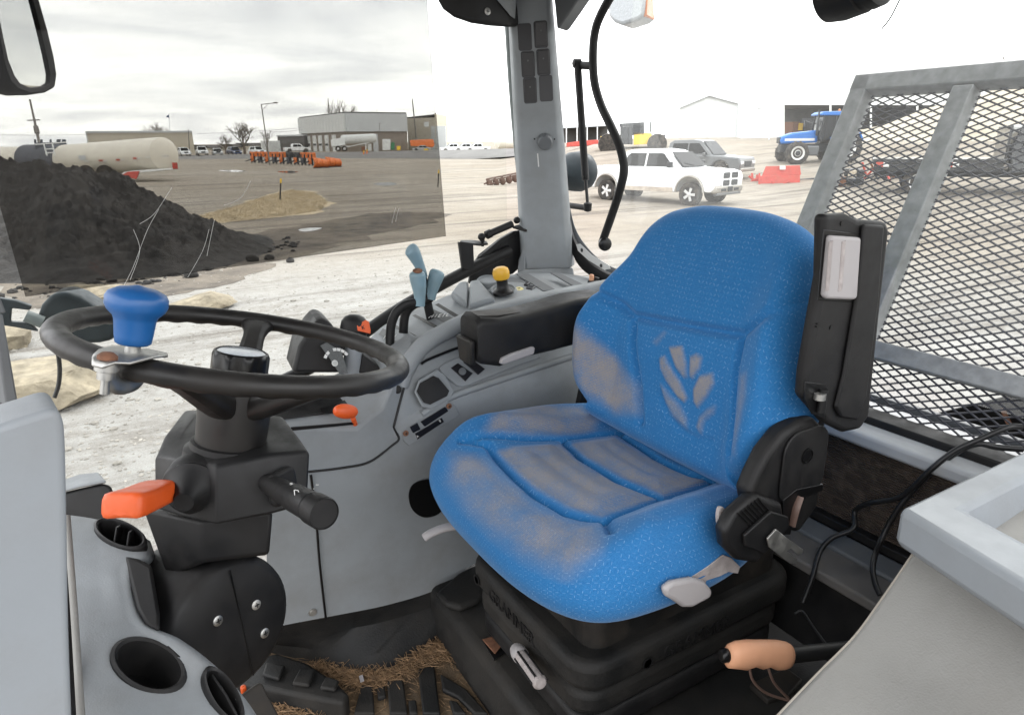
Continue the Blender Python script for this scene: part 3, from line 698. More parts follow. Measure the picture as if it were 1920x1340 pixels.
# ribbed step in front of it
stp = prism('mat_step', [A(*p, z=FZ+.045) for p in ((440, 1240), (520, 1222), (575, 1240), (630, 1275), (655, 1300), (645, 1318), (560, 1302), (440, 1278))], (0, 0, -.05), 'rubber', flo, bev=.008, seg=3)
for q in ([(500, 1246), (536, 1252), (524, 1278), (492, 1270)], [(563, 1258), (592, 1260), (580, 1290), (548, 1286)], [(612, 1272), (637, 1280), (629, 1298), (600, 1294)]):
    prism('mat_rib', [A(*p, z=FZ+.047) for p in q], (0, 0, .009), 'rubber', flo, bev=.004, seg=3)
# seat platform
plat = tag(prism('seat_platform', [V(p) for p in ((.395, -.34, 1.255), (1.02, -.34, 1.255), (1.02, .45, 1.255), (.44, .45, 1.255), (.40, .40, 1.255))], (0, 0, .135), 'rubber', None, bev=.022, seg=4),
      'black rubber covered platform carrying the seat base', 'platform')
prism('hump', [A(*p, z=1.39) for p in ((818, 1122), (860, 1085), (905, 1060), (915, 1100), (900, 1135), (862, 1150), (835, 1142))], (0, 0, .018), 'rubber', plat, bev=.014, seg=4)
prism('pocket', [A(*p, z=1.3915) for p in ((903, 1199), (944, 1187), (964, 1214), (926, 1238))], (0, 0, .003), 'black_gloss', plat, bev=.001)
prism('pocket_bracket', [A(*p, z=1.396) for p in ((904, 1199), (943, 1188), (945, 1205), (928, 1226))], (0, 0, .002), 'rust', plat, bev=.001)
# black kick strip between console and floor
kick = strip('kick_panel', [Pl([(500, 1176, .402), (560, 1166, .402), (640, 1151, .402), (720, 1135, .402), (800, 1112, .402), (850, 1088, .402), (930, 1030, .402)]),
    Pl([(500, 1200, .425), (560, 1190, .425), (640, 1180, .42), (720, 1165, .41), (800, 1140, .40), (850, 1115, .40), (930, 1060, .40)]),
    [A(*p, z=FZ+.03) for p in ((480, 1205), (555, 1212), (640, 1225), (715, 1222), (785, 1195), (815, 1180), (850, 1160))],
    [A(*p, z=FZ-.005) for p in ((455, 1215), (545, 1235), (640, 1262), (720, 1258), (790, 1228), (822, 1208), (850, 1190))]], 'rubber', None, N=50)
tag(kick, 'black rubber kick panel curving from console down to floor mat', 'kick panel')

# straw and chaff on the floor (nobody could count it)
random.seed(4)
vs, fs = [], []
def blade(c, ang, L, tilt, wd):
    d = V((cos(ang)*cos(tilt), sin(ang)*cos(tilt), sin(tilt))); s_ = V((-sin(ang), cos(ang), 0))*wd; b = len(vs)
    m_ = c+d*L*.5+V((random.uniform(-.1, .1)*L, random.uniform(-.1, .1)*L, .04*L))
    for p in (c, m_, c+d*L): vs.extend([p-s_, p+s_, p+V((0, 0, wd*1.2))])
    for k in (0, 3): fs.extend([(b+k, b+k+1, b+k+4, b+k+3), (b+k+1, b+k+2, b+k+5, b+k+4), (b+k+2, b+k, b+k+3, b+k+5)])
path = [A(*p, z=FZ+.004) for p in ((585, 1248), (640, 1272), (690, 1280), (740, 1270), (790, 1240), (825, 1212), (838, 1235))]
path2 = [A(*p, z=FZ+.004) for p in ((490, 1338), (560, 1332), (620, 1322))]
for k in range(2000):
    pp = path if random.random() < .8 else path2
    i = random.randrange(len(pp)-1); c = pp[i].lerp(pp[i+1], random.random()) + V((random.gauss(0, .010), random.gauss(0, .011), random.random()*.010))
    blade(c, random.uniform(0, 6.28), random.uniform(.006, .034)*(1 if random.random() < .93 else 1.7), random.uniform(-.1, .35), random.uniform(.0003, .0007))
for k in range(220):
    c = A(random.uniform(600, 900), random.uniform(1230, 1340), z=FZ+.003); blade(c, random.uniform(0, 6.28), random.uniform(.006, .03), random.uniform(0, .2), .0005)
tag(mk('straw', vs, fs, 'straw', None, smooth=False, fix=False), 'loose straw and chaff on the cab floor', 'straw', kind='stuff')
prism('paper_scrap', [A(*p, z=FZ+.022) for p in ((673, 1268), (680, 1265), (683, 1276), (676, 1279))], (0, 0, .002), 'white_plastic', flo, bev=0)

# roof and rear/left structure (mostly out of the picture, but they shade the cab)
roof = tag(prism('cab_roof', [V((a, b, 2.745)) for a, b in ((-.55, -.80), (1.12, -.80), (1.28, -.60), (1.28, .62), (1.12, .86), (-.55, .86))], (0, 0, .12), 'grey', None, bev=.03, seg=3), None, kind='structure')
fr = thing('front_pillar', 'slim black front pillar at the far edge of the tinted window', 'pillar', A(10, 700, v=.80))
prism('post', [A(*p, v=.80) for p in ((-14, 588), (6, 588), (36, 762), (12, 762))], (-.02, .045, 0), 'grey_dark', fr, bev=.004)
prism('post_lower', [A(*p, v=.802) for p in ((12, 760), (36, 760), (90, 1080), (60, 1080))], (-.02, .04, 0), 'black', fr, bev=.003)
ptop = A(-14, 588, v=.80)
prism('post_upper', [ptop+V((0, 0, -.002)), ptop+V((.022, 0, -.002)), V((ptop.x-.05, .80, 2.75)), V((ptop.x-.075, .80, 2.75))], (-.02, .045, 0), 'grey_dark', fr, bev=.003)

# ---- right door: glass, tinted film, frame, gas strut
g1 = A(835, 443, v=.80); g0 = A(55, 557, v=.80)
dw = thing('door_window', 'clear side door glass with a dark tinted sheet over its upper part', 'window', (.2, .81, 1.5))
prism('glass_pane', [V((-.30, .812, 1.45)), V((.86, .812, 1.45)), V((.86, .812, 2.74)), V((-.36, .812, 2.74))], (0, .005, 0), 'glass', dw, bev=0)
prism('tinted_film', [V((-.252, .800, 2.066)), V((.668, .800, 2.114)), V((.640, .800, 2.74)), V((-.28, .800, 2.74))], (0, .0008, 0), 'tint', dw, bev=0)
for q in (((298, 392), (276, 432), (250, 500), (232, 536)), ((322, 352), (290, 400), (262, 420)), ((250, 430), (262, 470), (244, 525)), ((742, 390), (738, 404), (735, 418)), ((748, 391), (744, 404), (742, 416)), ((392, 430), (380, 470), (352, 520)), ((402, 412), (396, 440), (388, 480)), ((470, 340), (450, 372), (420, 385))):
    tube('scratch', [A(*p, v=.797) for p in q], .00032, 'decal_white', dw, n=4, smooth=5)
dfm = tag(tube('door_frame_tube', [A(470, 740, v=.77), A(560, 700, v=.775), A(640, 655, v=.78), (A(700, 612, v=.78)), A(760, 572, v=.78), A(830, 532, v=.78), A(880, 506, v=.78), A(925, 484, v=.78), A(955, 470, v=.785)], .0155, 'black', None, n=16),
    'thick black tube of the door frame rising to the pillar', 'door frame')
gus = thing('hinge_gusset', 'black steel gusset plate with a bolt where door tube meets pillar', 'bracket', A(930, 500, v=.785))
prism('plate', [A(*p, v=.792) for p in ((880, 532), (884, 505), (900, 478), (938, 448), (962, 434), (986, 430), (988, 470), (980, 498), (962, 514), (930, 522))], (0, .012, 0), 'black', gus, bev=.003)
prism('rim_flange', [A(*p, v=.792) for p in ((897, 480), (936, 447), (962, 432), (964, 438), (938, 454), (902, 488))], (0, -.010, 0), 'black', gus, bev=.002)
screw(A(951, 472, v=.7905), (0, -1, 0), .007, gus, 'bolt')
br = thing('strut_bracket', 'black angled bracket standing on the door tube', 'bracket', A(878, 500, v=.78))
prism('upright', [A(*p, v=.765) for p in ((861, 454), (888, 458), (890, 508), (868, 505))], (0, .012, 0), 'black', br, bev=.002)
prism('arm', [A(p[0], p[1], v=p[2]) for p in ((862, 453, .765), (900, 458, .765), (915, 456, .775), (912, 452, .785), (885, 450, .79), (864, 450, .78))], (0, 0, -.005), 'black', br, bev=.001)
lathe('ball_stud', [(.004, 0), (.004, .012), (.006, .014), (.006, .022)], A(905, 462, v=.772), (0, 0, 1), 'black', br, n=12)
gs = thing('door_gas_strut', 'short black gas strut between bracket and pillar plate', 'gas strut', A(935, 430, v=.77))
tube('cylinder', [A(914, 440, v=.772), A(960, 420, v=.772)], .0095, 'black', gs, n=16, smooth=0)
tube('rod', [A(900, 446, v=.772), A(918, 438, v=.772)], .005, 'black', gs, n=12, smooth=0)
for q, r_ in (((903, 444), .0105), ((969, 413), .0095)): lathe('ball_joint', [(.002, -r_), (r_*.8, -r_*.6), (r_, 0), (r_*.8, r_*.6), (.002, r_)], A(*q, v=.772), (.2, -.4, 1), 'black', gs, n=16)
tube('sleeve', [A(912, 441, v=.772), A(920, 437, v=.772)], .0115, 'black', gs, n=14, smooth=0)
hp = prism('pillar_plate', [A(p[0], p[1], v=p[2]) for p in ((961, 424, .765), (975, 420, .79), (1004, 420, .79), (1006, 428, .765), (985, 431, .745))], (0, 0, -.006), 'black_worn', None, bev=.001)
tag(hp, 'flat dark steel plate holding the strut at the grey pillar', 'bracket')

# ---- rear right pillar
pl0, pl1 = A(985, 500, v=.75), A(1070, 500, v=.69)
pn = V((pl1-pl0).cross(V((0, 0, 1)))).normalized()
if pn.dot(CAM-pl0) < 0: pn = -pn
LT, LB = [AP(x, y, pl0, pn) for x, y in ((953, -60), (984, 506))]
RT_, RB = [AP(x, y, pl0, pn) for x, y in ((1028, -60), (1073, 503))]
pil = thing('cab_pillar', 'grey rear pillar with six dark rocker switches and a ribbed knob', 'pillar', (LB+RB)/2)
# face with a soft chamfer on both long edges
mid = lambda a, b, t: a.lerp(b, t)
ring_t, ring_b = [], []
for (a, b, rg_) in ((LT, RT_, ring_t), (LB, RB, ring_b)):
    wx = (b-a); 
    for t, dep in ((-.02, .10), (-.06, .03), (0, .006), (.10, 0), (.90, 0), (1.0, .012), (1.10, .05), (1.10, .11)): rg_.append(a+wx*t-pn*dep)
midr = [a.lerp(b, .88)+pn*0 for a, b in zip(ring_t, ring_b)]
loft('trim_cover', [ring_t, midr, ring_b], 'grey', pil, bev=.004, sharp=30)
pup = (LT-LB).normalized()
for k, (x, y, blank) in enumerate(((984, 70, 1), (1014, 65, 0), (990, 121, 0), (1019, 117, 0), (994, 170, 0), (1024, 166, 1))):
    c = AP(x, y, pl0, pn)
    s_ = plate('switch_well', c, pn, .034, .062, .0012, .006, 'switch', pil, up=pup)
    if not blank:
        x_, y_, z_ = frame(pn, pup)
        vs_ = []
        for a, b, h in ((-.014, -.027, .0015), (.014, -.027, .0015), (.014, 0, .004), (-.014, 0, .004), (-.014, .027, .007), (.014, .027, .007)): vs_.append(c+x_*a+y_*b+z_*h)
        base_ = [v_-z_*(.006) for v_ in vs_]
        mk('rocker', vs_+base_, [(0, 1, 2, 3), (3, 2, 5, 4), (0, 3, 9, 6), (3, 4, 10, 9), (1, 7, 8, 2), (2, 8, 11, 5), (0, 6, 7, 1), (4, 5, 11, 10)], 'switch', s_, bev=.001)
        lathe('switch_mark', [(.0022, 0), (.0022, .0004), (.001, .0004)], c+y_*.008+z_*.0055, pn, 'decal_grey', s_, n=12)
kc = AP(1021, 264, pl0, pn)
lathe('knob', [(.020, 0), (.0205, .004), (.019, .024), (.016, .027), (.002, .0275)], kc, pn+V((0, 0, -.25)), 'grey_dark', pil, n=72, ribs=(24, .08, 1, 2))
for s_ in (-1, 1): lathe('knob_mark', [(.0022, 0), (.0022, .0006)], kc+(pl1-pl0).normalized()*s_*.026+pup*.004, pn, 'black', pil, n=10)
prism('scratch', [AP(x, y, pl0+pn*.0004, pn) for x, y in ((1007, 288), (1009, 288), (1011, 313), (1009, 313))], pn*.0004, 'decal_white', pil, bev=0)
# lower grey shoulder beside the pillar foot
prism('pillar_foot', [A(p[0], p[1], v=p[2]) for p in ((984, 428, .76), (986, 512, .745), (970, 514, .75), (972, 490, .765), (984, 455, .775))], (.02, .03, 0), 'grey', pil, bev=.006, seg=3)
prism('base_block', [A(p[0], p[1], v=p[2]) for p in ((965, 512, .72), (985, 504, .72), (1075, 500, .70), (1078, 520, .70), (1030, 528, .69), (960, 525, .71))], (.02, .04, -.03), 'grey', pil, bev=.006, seg=3)
# outer door post (grey green tube) and weather strip beyond the pillar
dpst = tag(tube('door_post', [A(953, 30, v=.86), A(960, 150, v=.86), A(970, 270, v=.86), A(984, 400, v=.86), A(992, 440, v=.86)], .011, 'frame_green', None, n=12),
    'thin grey green outer tube behind the grey pillar', 'post')
lathe('hinge_cap', [(.010, -.016), (.014, -.012), (.014, .012), (.010, .016)], A(978, 284, v=.845), (0, 0, 1), 'frame_green', dpst, n=14)
# overhead trim pieces at the pillar head
ov = thing('overhead_pod', 'black rounded overhead speaker pod at the top of pillar', 'overhead pod', A(890, 20, v=.70))
prism('shell', [A(*p, v=.70) for p in ((810, -40), (818, 0), (828, 18), (848, 33), (880, 44), (915, 49), (958, 52), (955, 20), (945, -40))], (.10, .10, .02), 'black', ov, bev=.012, seg=4)
screw(A(914, 22, v=.698), (0, -1, 0), .008, ov)
prism('grey_wedge', [A(*p, v=.695) for p in ((915, -20), (938, 8), (958, 32), (962, -20))], (.03, .03, 0), 'grey', ov, bev=.003)
prism('rear_header', [A(*p, u=.93) for p in ((1032, -40), (1040, 10), (1044, 54), (1050, 50), (1072, 18), (1092, -12), (1100, -40))], (.05, .03, 0), 'grey_dark', ov, bev=.004)

# ---- rear quarter: curved grab bar, strut, seal, decals
gb = thing('window_bar', 'long curved black tube handle hanging in front of the rear window', 'handle', A(1140, 230, u=1.12))
ub = 1.12
tube('bar', [A(*p, u=ub) for p in ((1160, -30), (1136, 10), (1118, 50), (1112, 95), (1114, 150), (1126, 195), (1146, 238), (1162, 275), (1170, 315), (1164, 350), (1150, 395), (1136, 435), (1129, 455))], .0115, 'black', gb, n=16)
lathe('end_knob', [(.006, -.02), (.006, 0), (.017, .002), (.019, .008), (.019, .014), (.012, .018), (.002, .018)], A(1132, 457, u=ub), ((A(1150, 462, u=ub+.0)-A(1132, 456, u=ub+.03)).normalized()), 'black_gloss', gb, n=28)
tube('bracket', [A(1080, 122, u=ub), A(1112, 124, u=ub)], .0105, 'black', gb, n=12, smooth=0)
qs = thing('window_gas_strut', 'thin black gas strut hanging beside the curved bar', 'gas strut', A(1090, 250, u=ub))
tube('cylinder', [A(1083, 120, u=ub-.01), A(1098, 338, u=ub-.01)], .0105, 'black', qs, n=14, smooth=0)
tube('rod', [A(1098, 336, u=ub-.01), A(1102, 385, u=ub-.01)], .0045, 'black_gloss', qs, n=10, smooth=0)
lathe('top_joint', [(.003, -.014), (.012, -.010), (.012, .010), (.003, .014)], A(1082, 119, u=ub-.01), (1, -.4, 0), 'black', qs, n=14)
lathe('ball_joint', [(.003, -.014), (.011, -.011), (.012, .010), (.004, .014)], A(1102, 388, u=ub-.01), (0, 0, 1), 'black', qs, n=14)
tube('mount_arm', [A(1066, 385, u=ub-.01), A(1102, 390, u=ub-.01)], .0085, 'black', qs, n=10, smooth=0)
us = 1.04
seal = strip('window_seal', [[A(*p, u=us) for p in ((1062, 330), (1066, 385), (1078, 432), (1100, 468), (1132, 498), (1175, 518), (1230, 530))],
    [A(*p, u=us-.02) for p in ((1063, 365), (1067, 415), (1078, 456), (1100, 488), (1135, 512), (1175, 526), (1230, 538))],
    [A(*p, u=us-.03) for p in ((1066, 430), (1070, 462), (1080, 490), (1100, 512), (1135, 530), (1175, 540), (1230, 550))]], 'black', None, N=40, thick=.01)
tag(seal, 'black curved frame of the rear corner window at console end', 'window frame')
strip('grey_border', [[A(*p, u=us-.021) for p in ((1068, 385), (1079, 428), (1100, 462), (1132, 492), (1175, 512))], [A(*p, u=us-.024) for p in ((1070, 410), (1079, 446), (1100, 480), (1134, 506), (1175, 522))]], 'grey_dark', seal, N=30, thick=.002)
st_ = prism('warning_sticker', [A(*p, u=us-.030) for p in ((1081, 458), (1088, 457), (1110, 478), (1143, 498), (1145, 504), (1134, 506), (1104, 488), (1084, 470))], (-.001, 0, 0), 'decal_white', seal, bev=0)
for q, r_ in (((1091, 469), .0055), ((1127, 498), .005)): lathe('sticker_symbol', [(r_, 0), (r_, .0005), (r_*.7, .0005), (r_*.7, 0)], A(*q, u=us-.0315), (-1, 0, 0), 'decal_grey', seal, n=14)
rw = thing('rear_window', 'clear rear window behind the seat', 'window', (1.2, 0, 1.9))
prism('glass_pane', [V((1.165, -.66, 1.90)), V((1.165, .76, 1.90)), V((1.235, .76, 2.72)), V((1.235, -.66, 2.72))], (.005, 0, 0), 'glass_dusty', rw, bev=0)

# ================================================================== SIDE CONSOLE
con = thing('side_console', 'grey moulded side console along the right of the seat', 'console', (.5, .5, 1.35))
ridge = [(775, 795, .40), (800, 765, .40), (840, 746, .40), (900, 725, .40), (960, 706, .40), (1090, 663, .40), (1250, 615, .40)]
P1 = [Pl([(500, 1178, .40), (560, 1166, .40), (640, 1151, .40), (720, 1135, .40), (800, 1112, .40), (850, 1088, .40), (930, 1035, .40), (1250, 900, .40)]),
      Pl([(500, 1030, .392), (560, 1025, .392), (640, 1012, .392), (720, 995, .392), (800, 965, .394), (860, 935, .396), (960, 890, .40), (1250, 790, .40)]),
      Pl([(520, 889, .388), (580, 884, .388), (640, 877, .388), (700, 864, .390), (745, 832, .392), (840, 795, .395), (960, 760, .398), (1250, 670, .40)]),
      Pl([(745, 820, .392), (748, 817, .392), (752, 812, .392), (758, 806, .393), (775, 790, .394), (840, 757, .396), (960, 717, .398), (1250, 626, .398)]),
      Pl([(738, 800, .398), (742, 795, .398), (750, 788, .398), (762, 780, .40), (782, 772, .405), (842, 740, .408), (960, 700, .410), (1250, 610, .410)])]
main = strip('inner_panel', P1, 'grey', con, N=60, sharp=50)
# ledge above the ridge
P3 = [P1[-1], Pl([(757, 728, .42), (765, 715, .425), (775, 705, .43), (788, 695, .435), (810, 685, .44), (860, 660, .452), (960, 630, .455), (1250, 555, .455)]),
      Pl([(772, 672, .445), (776, 668, .446), (782, 662, .447), (792, 655, .45), (812, 645, .455), (862, 622, .462), (960, 598, .465), (1250, 530, .465)])]
strip('ledge', P3, 'grey', con, N=60, sharp=40)
# front nose
NV = dict(n1=(500, 889, .388), n2=(692, 866, .389), n3=(746, 822, .392), n4=(737, 800, .397), n5=(757, 728, .42), n6=(774, 655, .448),
          m1=(500, 802, .382), m2=(668, 803, .382), m3=(717, 764, .395), m4=(748, 690, .425), t1=(500, 735, .50), t2=(600, 715, .52), t3=(705, 668, .53), t4=(765, 625, .50))
NP = {k: A(a, b, v=c) for k, (a, b, c) in NV.items()}; ks = list(NP)
ix = lambda *n: tuple(ks.index(i) for i in n)
mk('nose', [NP[k] for k in ks], [ix('n1', 'n2', 'm2', 'm1'), ix('n2', 'n3', 'n4', 'm3', 'm2'), ix('n4', 'n5', 'm4', 'm3'), ix('n5', 'n6', 'm4'), ix('m1', 'm2', 't2', 't1'), ix('m2', 'm3', 't3', 't2'), ix('m3', 'm4', 't3'), ix('m4', 'n6', 't4', 't3')], 'grey', con, bev=.007, seg=3, sharp=25)
for nm, pts, vv in (('panel_gap', [(520, 889), (580, 884), (640, 877), (692, 866), (735, 835), (748, 822), (739, 803), (741, 790), (757, 728), (766, 690), (774, 655)], None), ('panel_gap', [(583, 890), (592, 960), (600, 1060), (611, 1160)], None)):
    if len(pts) == 4: q = [A(583, 890, v=.386), A(592, 960, v=.388), A(600, 1060, v=.390), A(611, 1159, v=.398)]
    else: q = [A(x, y, v=c) for (x, y), c in zip(pts, (.386, .386, .386, .387, .39, .390, .395, .397, .418, .43, .446))]
    tube(nm, q, .0024, 'black_gloss', con, n=8, smooth=6)
# black recess under the wheel with slot, orange lever slot
NT0, NTn = NP['m1'], (NP['m2']-NP['m1']).cross(NP['t2']-NP['m1']).normalized()
if NTn.z < 0: NTn = -NTn
def nt_(x, y, o=.0): return AP(x, y, NT0+NTn*o, NTn)
rec = prism('recess_tray', [nt_(*p, .001) for p in ((510, 790), (690, 766), (697, 752), (694, 738), (640, 735), (510, 752))], NTn*.004, 'black', con, bev=.002)
prism('recess_slot', [nt_(*p, .0055) for p in ((600, 766), (670, 742), (680, 745), (672, 757), (606, 776))], NTn*.001, 'black_gloss', rec, bev=.0004)
prism('lever_slot', [A(*p, v=.3805) for p in ((545, 800), (668, 790), (669, 795), (545, 807))], (0, -.002, 0), 'black_gloss', con, bev=.0008)
hl = thing('hand_throttle', 'small orange oval lever knob in the slot of the grey console', 'lever', A(655, 790, v=.38))
kk = A(648, 771, v=.372)
rings = []
for k in range(1, 12):
    th = pi*k/12; c = kk + V((1, .05, -.32)).normalized()*(.0245*-cos(th))
    x_, y_, z_ = frame((1, .05, -.32))
    rings.append([c + x_*.012*sin(th)**.8*cos(a) + y_*.0145*sin(th)**.8*sin(a) for a in [2*pi*q/20 for q in range(20)]])
loft('knob', rings, 'orange', hl, sharp=70)
tube('stem', [A(662, 784, v=.376), A(666, 795, v=.385)], .005, 'orange', hl, n=8, smooth=0)
# black oval port low on the panel, cap, foot bolt
prism('port_hole', catmull([A(*p, v=.3905) for p in ((766, 930), (772, 910), (790, 900), (815, 899), (832, 915), (836, 940), (822, 962), (795, 969), (773, 955))], 5, True), (0, -.002, 0), 'black_gloss', con, bev=0)
lathe('plug', [(.0085, -.004), (.0085, .003), (.007, .004), (.001, .004)], A(745, 730, v=.417), (-.3, -1, .3), 'black', con, n=20)
lathe('foot_bolt', [(.0085, -.004), (.0085, .002), (.0055, .002), (.0055, .004), (.001, .004)], A(586, 1147, v=.399), (0, -1, 0), 'zinc', con, n=18)
# handrail rib
rib = [(752, 730, .432), (760, 700, .44), (775, 672, .445), (800, 646, .45), (850, 617, .455), (900, 597, .458), (960, 580, .46), (1010, 568, .46), (1060, 557, .46), (1120, 545, .462), (1200, 528, .465)]
tube('edge_rib', [p+V((0, -.004, .006)) for p in Pl(rib)], lambda t: .0185-.004*max(0, 1-t*8), 'grey', con, n=18, smooth=8)
tube('ledge_lip', [p+V((0, -.002, 0)) for p in Pl([(790, 776, .400), (842, 745, .404), (900, 724, .406), (960, 704, .408), (1090, 662, .408), (1200, 628, .41)])], .0075, 'grey', con, n=12, smooth=6)
tube('rib_gap', Pl([(790, 682, .436), (803, 674, .439), (850, 655, .446), (900, 638, .45)]), .0030, 'black_gloss', con, n=8)
# upper deck
deck_in = Pl([(760, 690, .46), (775, 665, .462), (800, 643, .465), (850, 612, .468), (900, 594, .47), (960, 577, .47), (1010, 566, .47), (1060, 556, .47), (1120, 544, .47), (1200, 528, .47)])
deck_out = Pl([(690, 640, .665), (705, 622, .665), (730, 604, .665), (790, 575, .665), (850, 550, .665), (900, 531, .665), (960, 515, .665), (1030, 512, .665), (1090, 517, .665), (1200, 535, .665)])
deck_mid = [a.lerp(b, .5)+V((0, 0, .004)) for a, b in zip(deck_in, deck_out)]
strip('deck', [deck_in, deck_mid, deck_out, [p+V((0, .03, -.25)) for p in deck_out]], 'grey', con, N=60, sharp=50)
dA, dB, dC = A(800, 643, v=.465), A(1110, 546, v=.47), A(900, 531, v=.665)
DN = (dB-dA).cross(dC-dA).normalized(); DN = DN if DN.z > 0 else -DN
def dk(x, y, o=0): return AP(x, y, dA+DN*(o+.004), DN)
d2A, d2B, d2C = A(765, 680, v=.46), A(850, 612, v=.468), A(730, 604, v=.665)
DN2 = (d2B-d2A).cross(d2C-d2A).normalized(); DN2 = DN2 if DN2.z > 0 else -DN2
def dk2(x, y, o=0): return AP(x, y, d2A+DN2*(o+.005), DN2)
for q in ([(724, 634), (729, 631), (756, 654), (751, 657)], [(737, 612), (744, 610), (782, 630), (778, 634)], [(773, 592), (780, 590), (824, 613), (819, 617)], [(816, 572), (823, 569), (866, 595), (860, 599)]):
    prism('lever_slot', [dk2(*p, .001) for p in q], DN2*.0015, 'black_gloss', con, bev=.0005)
for q, txt in (([(718, 616), (763, 636), (755, 648), (710, 627)], 'I I E I T'), ([(806, 577), (850, 597), (842, 609), (798, 588)], 'H I E I L')):
    pts = [dk2(*p, .0012) for p in q]
    d_ = prism('decal', pts, DN2*.0008, 'decal_grey', con, bev=0)
    c_ = sum(pts, V((0, 0, 0)))/4+DN2*.001
    text('decal_marks', txt, c_, DN2, .017, 'decal_white', d_, up=((pts[0]-pts[3])), ext=.0003)
# raised block and cup before the joystick
prism('raised_block', [dk(*p) for p in ((882, 541), (899, 538), (929, 574), (880, 588))], DN*.022, 'grey', con, bev=.006, seg=3)
prism('raised_block', [dk(*p) for p in ((846, 562), (862, 541), (879, 540), (876, 584))], DN*.020, 'grey', con, bev=.006, seg=3)
lathe('cup', [(.028, -.004), (.027, .014), (.025, .016), (.024, .012), (.002, .012)], dk(915, 534), DN, 'grey', con, n=30)
lathe('joystick_base', [(.040, -.002), (.036, .006), (.031, .015), (.028, .016), (.026, .012)], dk(944, 552), DN, 'grey', con, n=32)
js = thing('joystick', 'black joystick with a yellow top button on the console', 'joystick', dk(944, 548))
jc = dk(944, 550, .012); ja = V((-.12, 0, 1))
lathe('boot', [(.025, 0), (.024, .006), (.016, .012), (.013, .020), (.0135, .034), (.017, .040)], jc, ja, 'black', js, n=28)
lathe('button', [(.0175, .036), (.0195, .040), (.0200, .052), (.0175, .060), (.012, .0635), (.001, .065)], jc, ja, 'yellow', js, n=28)
prism('switch_panel', [dk(*p, .001) for p in ((948, 522), (962, 520), (1022, 549), (975, 560), (960, 553))], DN*.0015, 'grey_dark', con, bev=.0005)
lathe('dial', [(.0125, .001), (.0125, .006), (.010, .009), (.004, .0095), (.004, .007), (.001, .007)], dk(973, 547), DN, 'cream', con, n=24)
plate('rocker_switch', dk(995, 542, .002), DN, .024, .018, .006, .003, 'switch', con, up=(-.5, .8, 0))
plate('rocker_switch', dk(988, 536, .002), DN, .018, .010, .008, .003, 'switch', con, up=(-.5, .8, 0))
for q in ([(968, 516), (991, 515), (1044, 546), (1018, 548)], [(1031, 513), (1049, 514), (1101, 538), (1077, 540)]):
    prism('cover_flap', [dk(*p, .001) for p in q], DN*.004, 'grey_dark', con, bev=.002)
pw = thing('power_plug', 'small black socket with a pink plug at the rear of console', 'plug', dk(1110, 530))
box('socket', dk(1112, 530, .006), (.022, .02, .012), 'black', pw)
lathe('plug', [(.006, 0), (.006, .016), (.004, .018)], dk(1109, 528, .008), (0, 0, 1), 'peach', pw, n=12)
lathe('cap', [(.007, 0), (.007, .010), (.004, .012)], dk(1117, 528, .006), (.3, 0, 1), 'black', pw, n=12)
# switch plate, grid pad and latch panel on the inner face
LA, LB_, LC = A(842, 740, v=.408), A(960, 700, v=.410), A(860, 660, v=.452)
LN = (LB_-LA).cross(LC-LA).normalized(); LN = LN if LN.dot(CAM-LA) > 0 else -LN
def lg(x, y, o=0): return AP(x, y, LA+LN*o, LN)
sp2 = prism('switch_plate', [lg(*p, .001) for p in ((822, 690), (832, 682), (890, 655), (940, 652), (1010, 660), (1012, 672), (960, 690), (880, 722), (866, 726), (856, 724), (826, 700))], LN*.006, 'grey', con, bev=.003, seg=3)
for q, nm in (([(845, 690), (858, 681), (886, 700), (872, 715)], 'key_switch'), ([(868, 679), (880, 671), (909, 692), (896, 703)], 'rocker_switch')):
    k_ = prism(nm, [lg(*p, .0072) for p in q], LN*.003, 'switch', sp2, bev=.001)
lathe('key_barrel', [(.008, 0), (.008, .006), (.005, .007)], lg(866, 697, .009), LN, 'grey_dark', sp2, n=18)
pd = prism('pad_bezel', [A(p[0], p[1], v=p[2]) for p in ((776, 735, .405), (784, 712, .415), (818, 692, .425), (832, 700, .425), (850, 732, .405), (842, 745, .398), (806, 766, .395), (790, 762, .397))], (0, -.006, 0), 'grey', con, bev=.004, seg=3)
prism('pad', [A(p[0], p[1], v=p[2]-.008) for p in ((781, 733, .405), (787, 718, .412), (812, 704, .418), (822, 708, .416), (842, 732, .404), (838, 742, .40), (806, 758, .396), (794, 754, .398))], (0, -.002, 0), 'black', con, bev=.0015)
lp = prism('latch_panel', [A(p[0], p[1], v=p[2]) for p in ((752, 806, .394), (836, 752, .395), (852, 757, .395), (862, 778, .395), (766, 835, .391), (756, 826, .391))], (0, -.002, 0), 'grey', con, bev=.0012)
for q in ([(788, 790), (834, 762), (840, 770), (796, 799)], [(778, 812), (828, 783), (832, 790), (782, 823)], [(768, 800), (782, 792), (788, 804), (774, 811)]):
    prism('latch_slot', [A(x, y, v=.3905) for x, y in q], (0, -.0022, 0), 'switch', lp, bev=.0005)
for q in ((842, 761), (761, 812)): screw(A(*q, v=.389), (0, -1, 0), .006, lp, 'screw', 'rust')
text('latch_symbol', 'A', A(783, 818, v=.387), (0, -1, 0), .008, 'decal_white', lp, up=(-.5, 0, 1)); text('latch_symbol', 'B', A(825, 789, v=.387), (0, -1, 0), .008, 'decal_white', lp, up=(-.5, 0, 1))

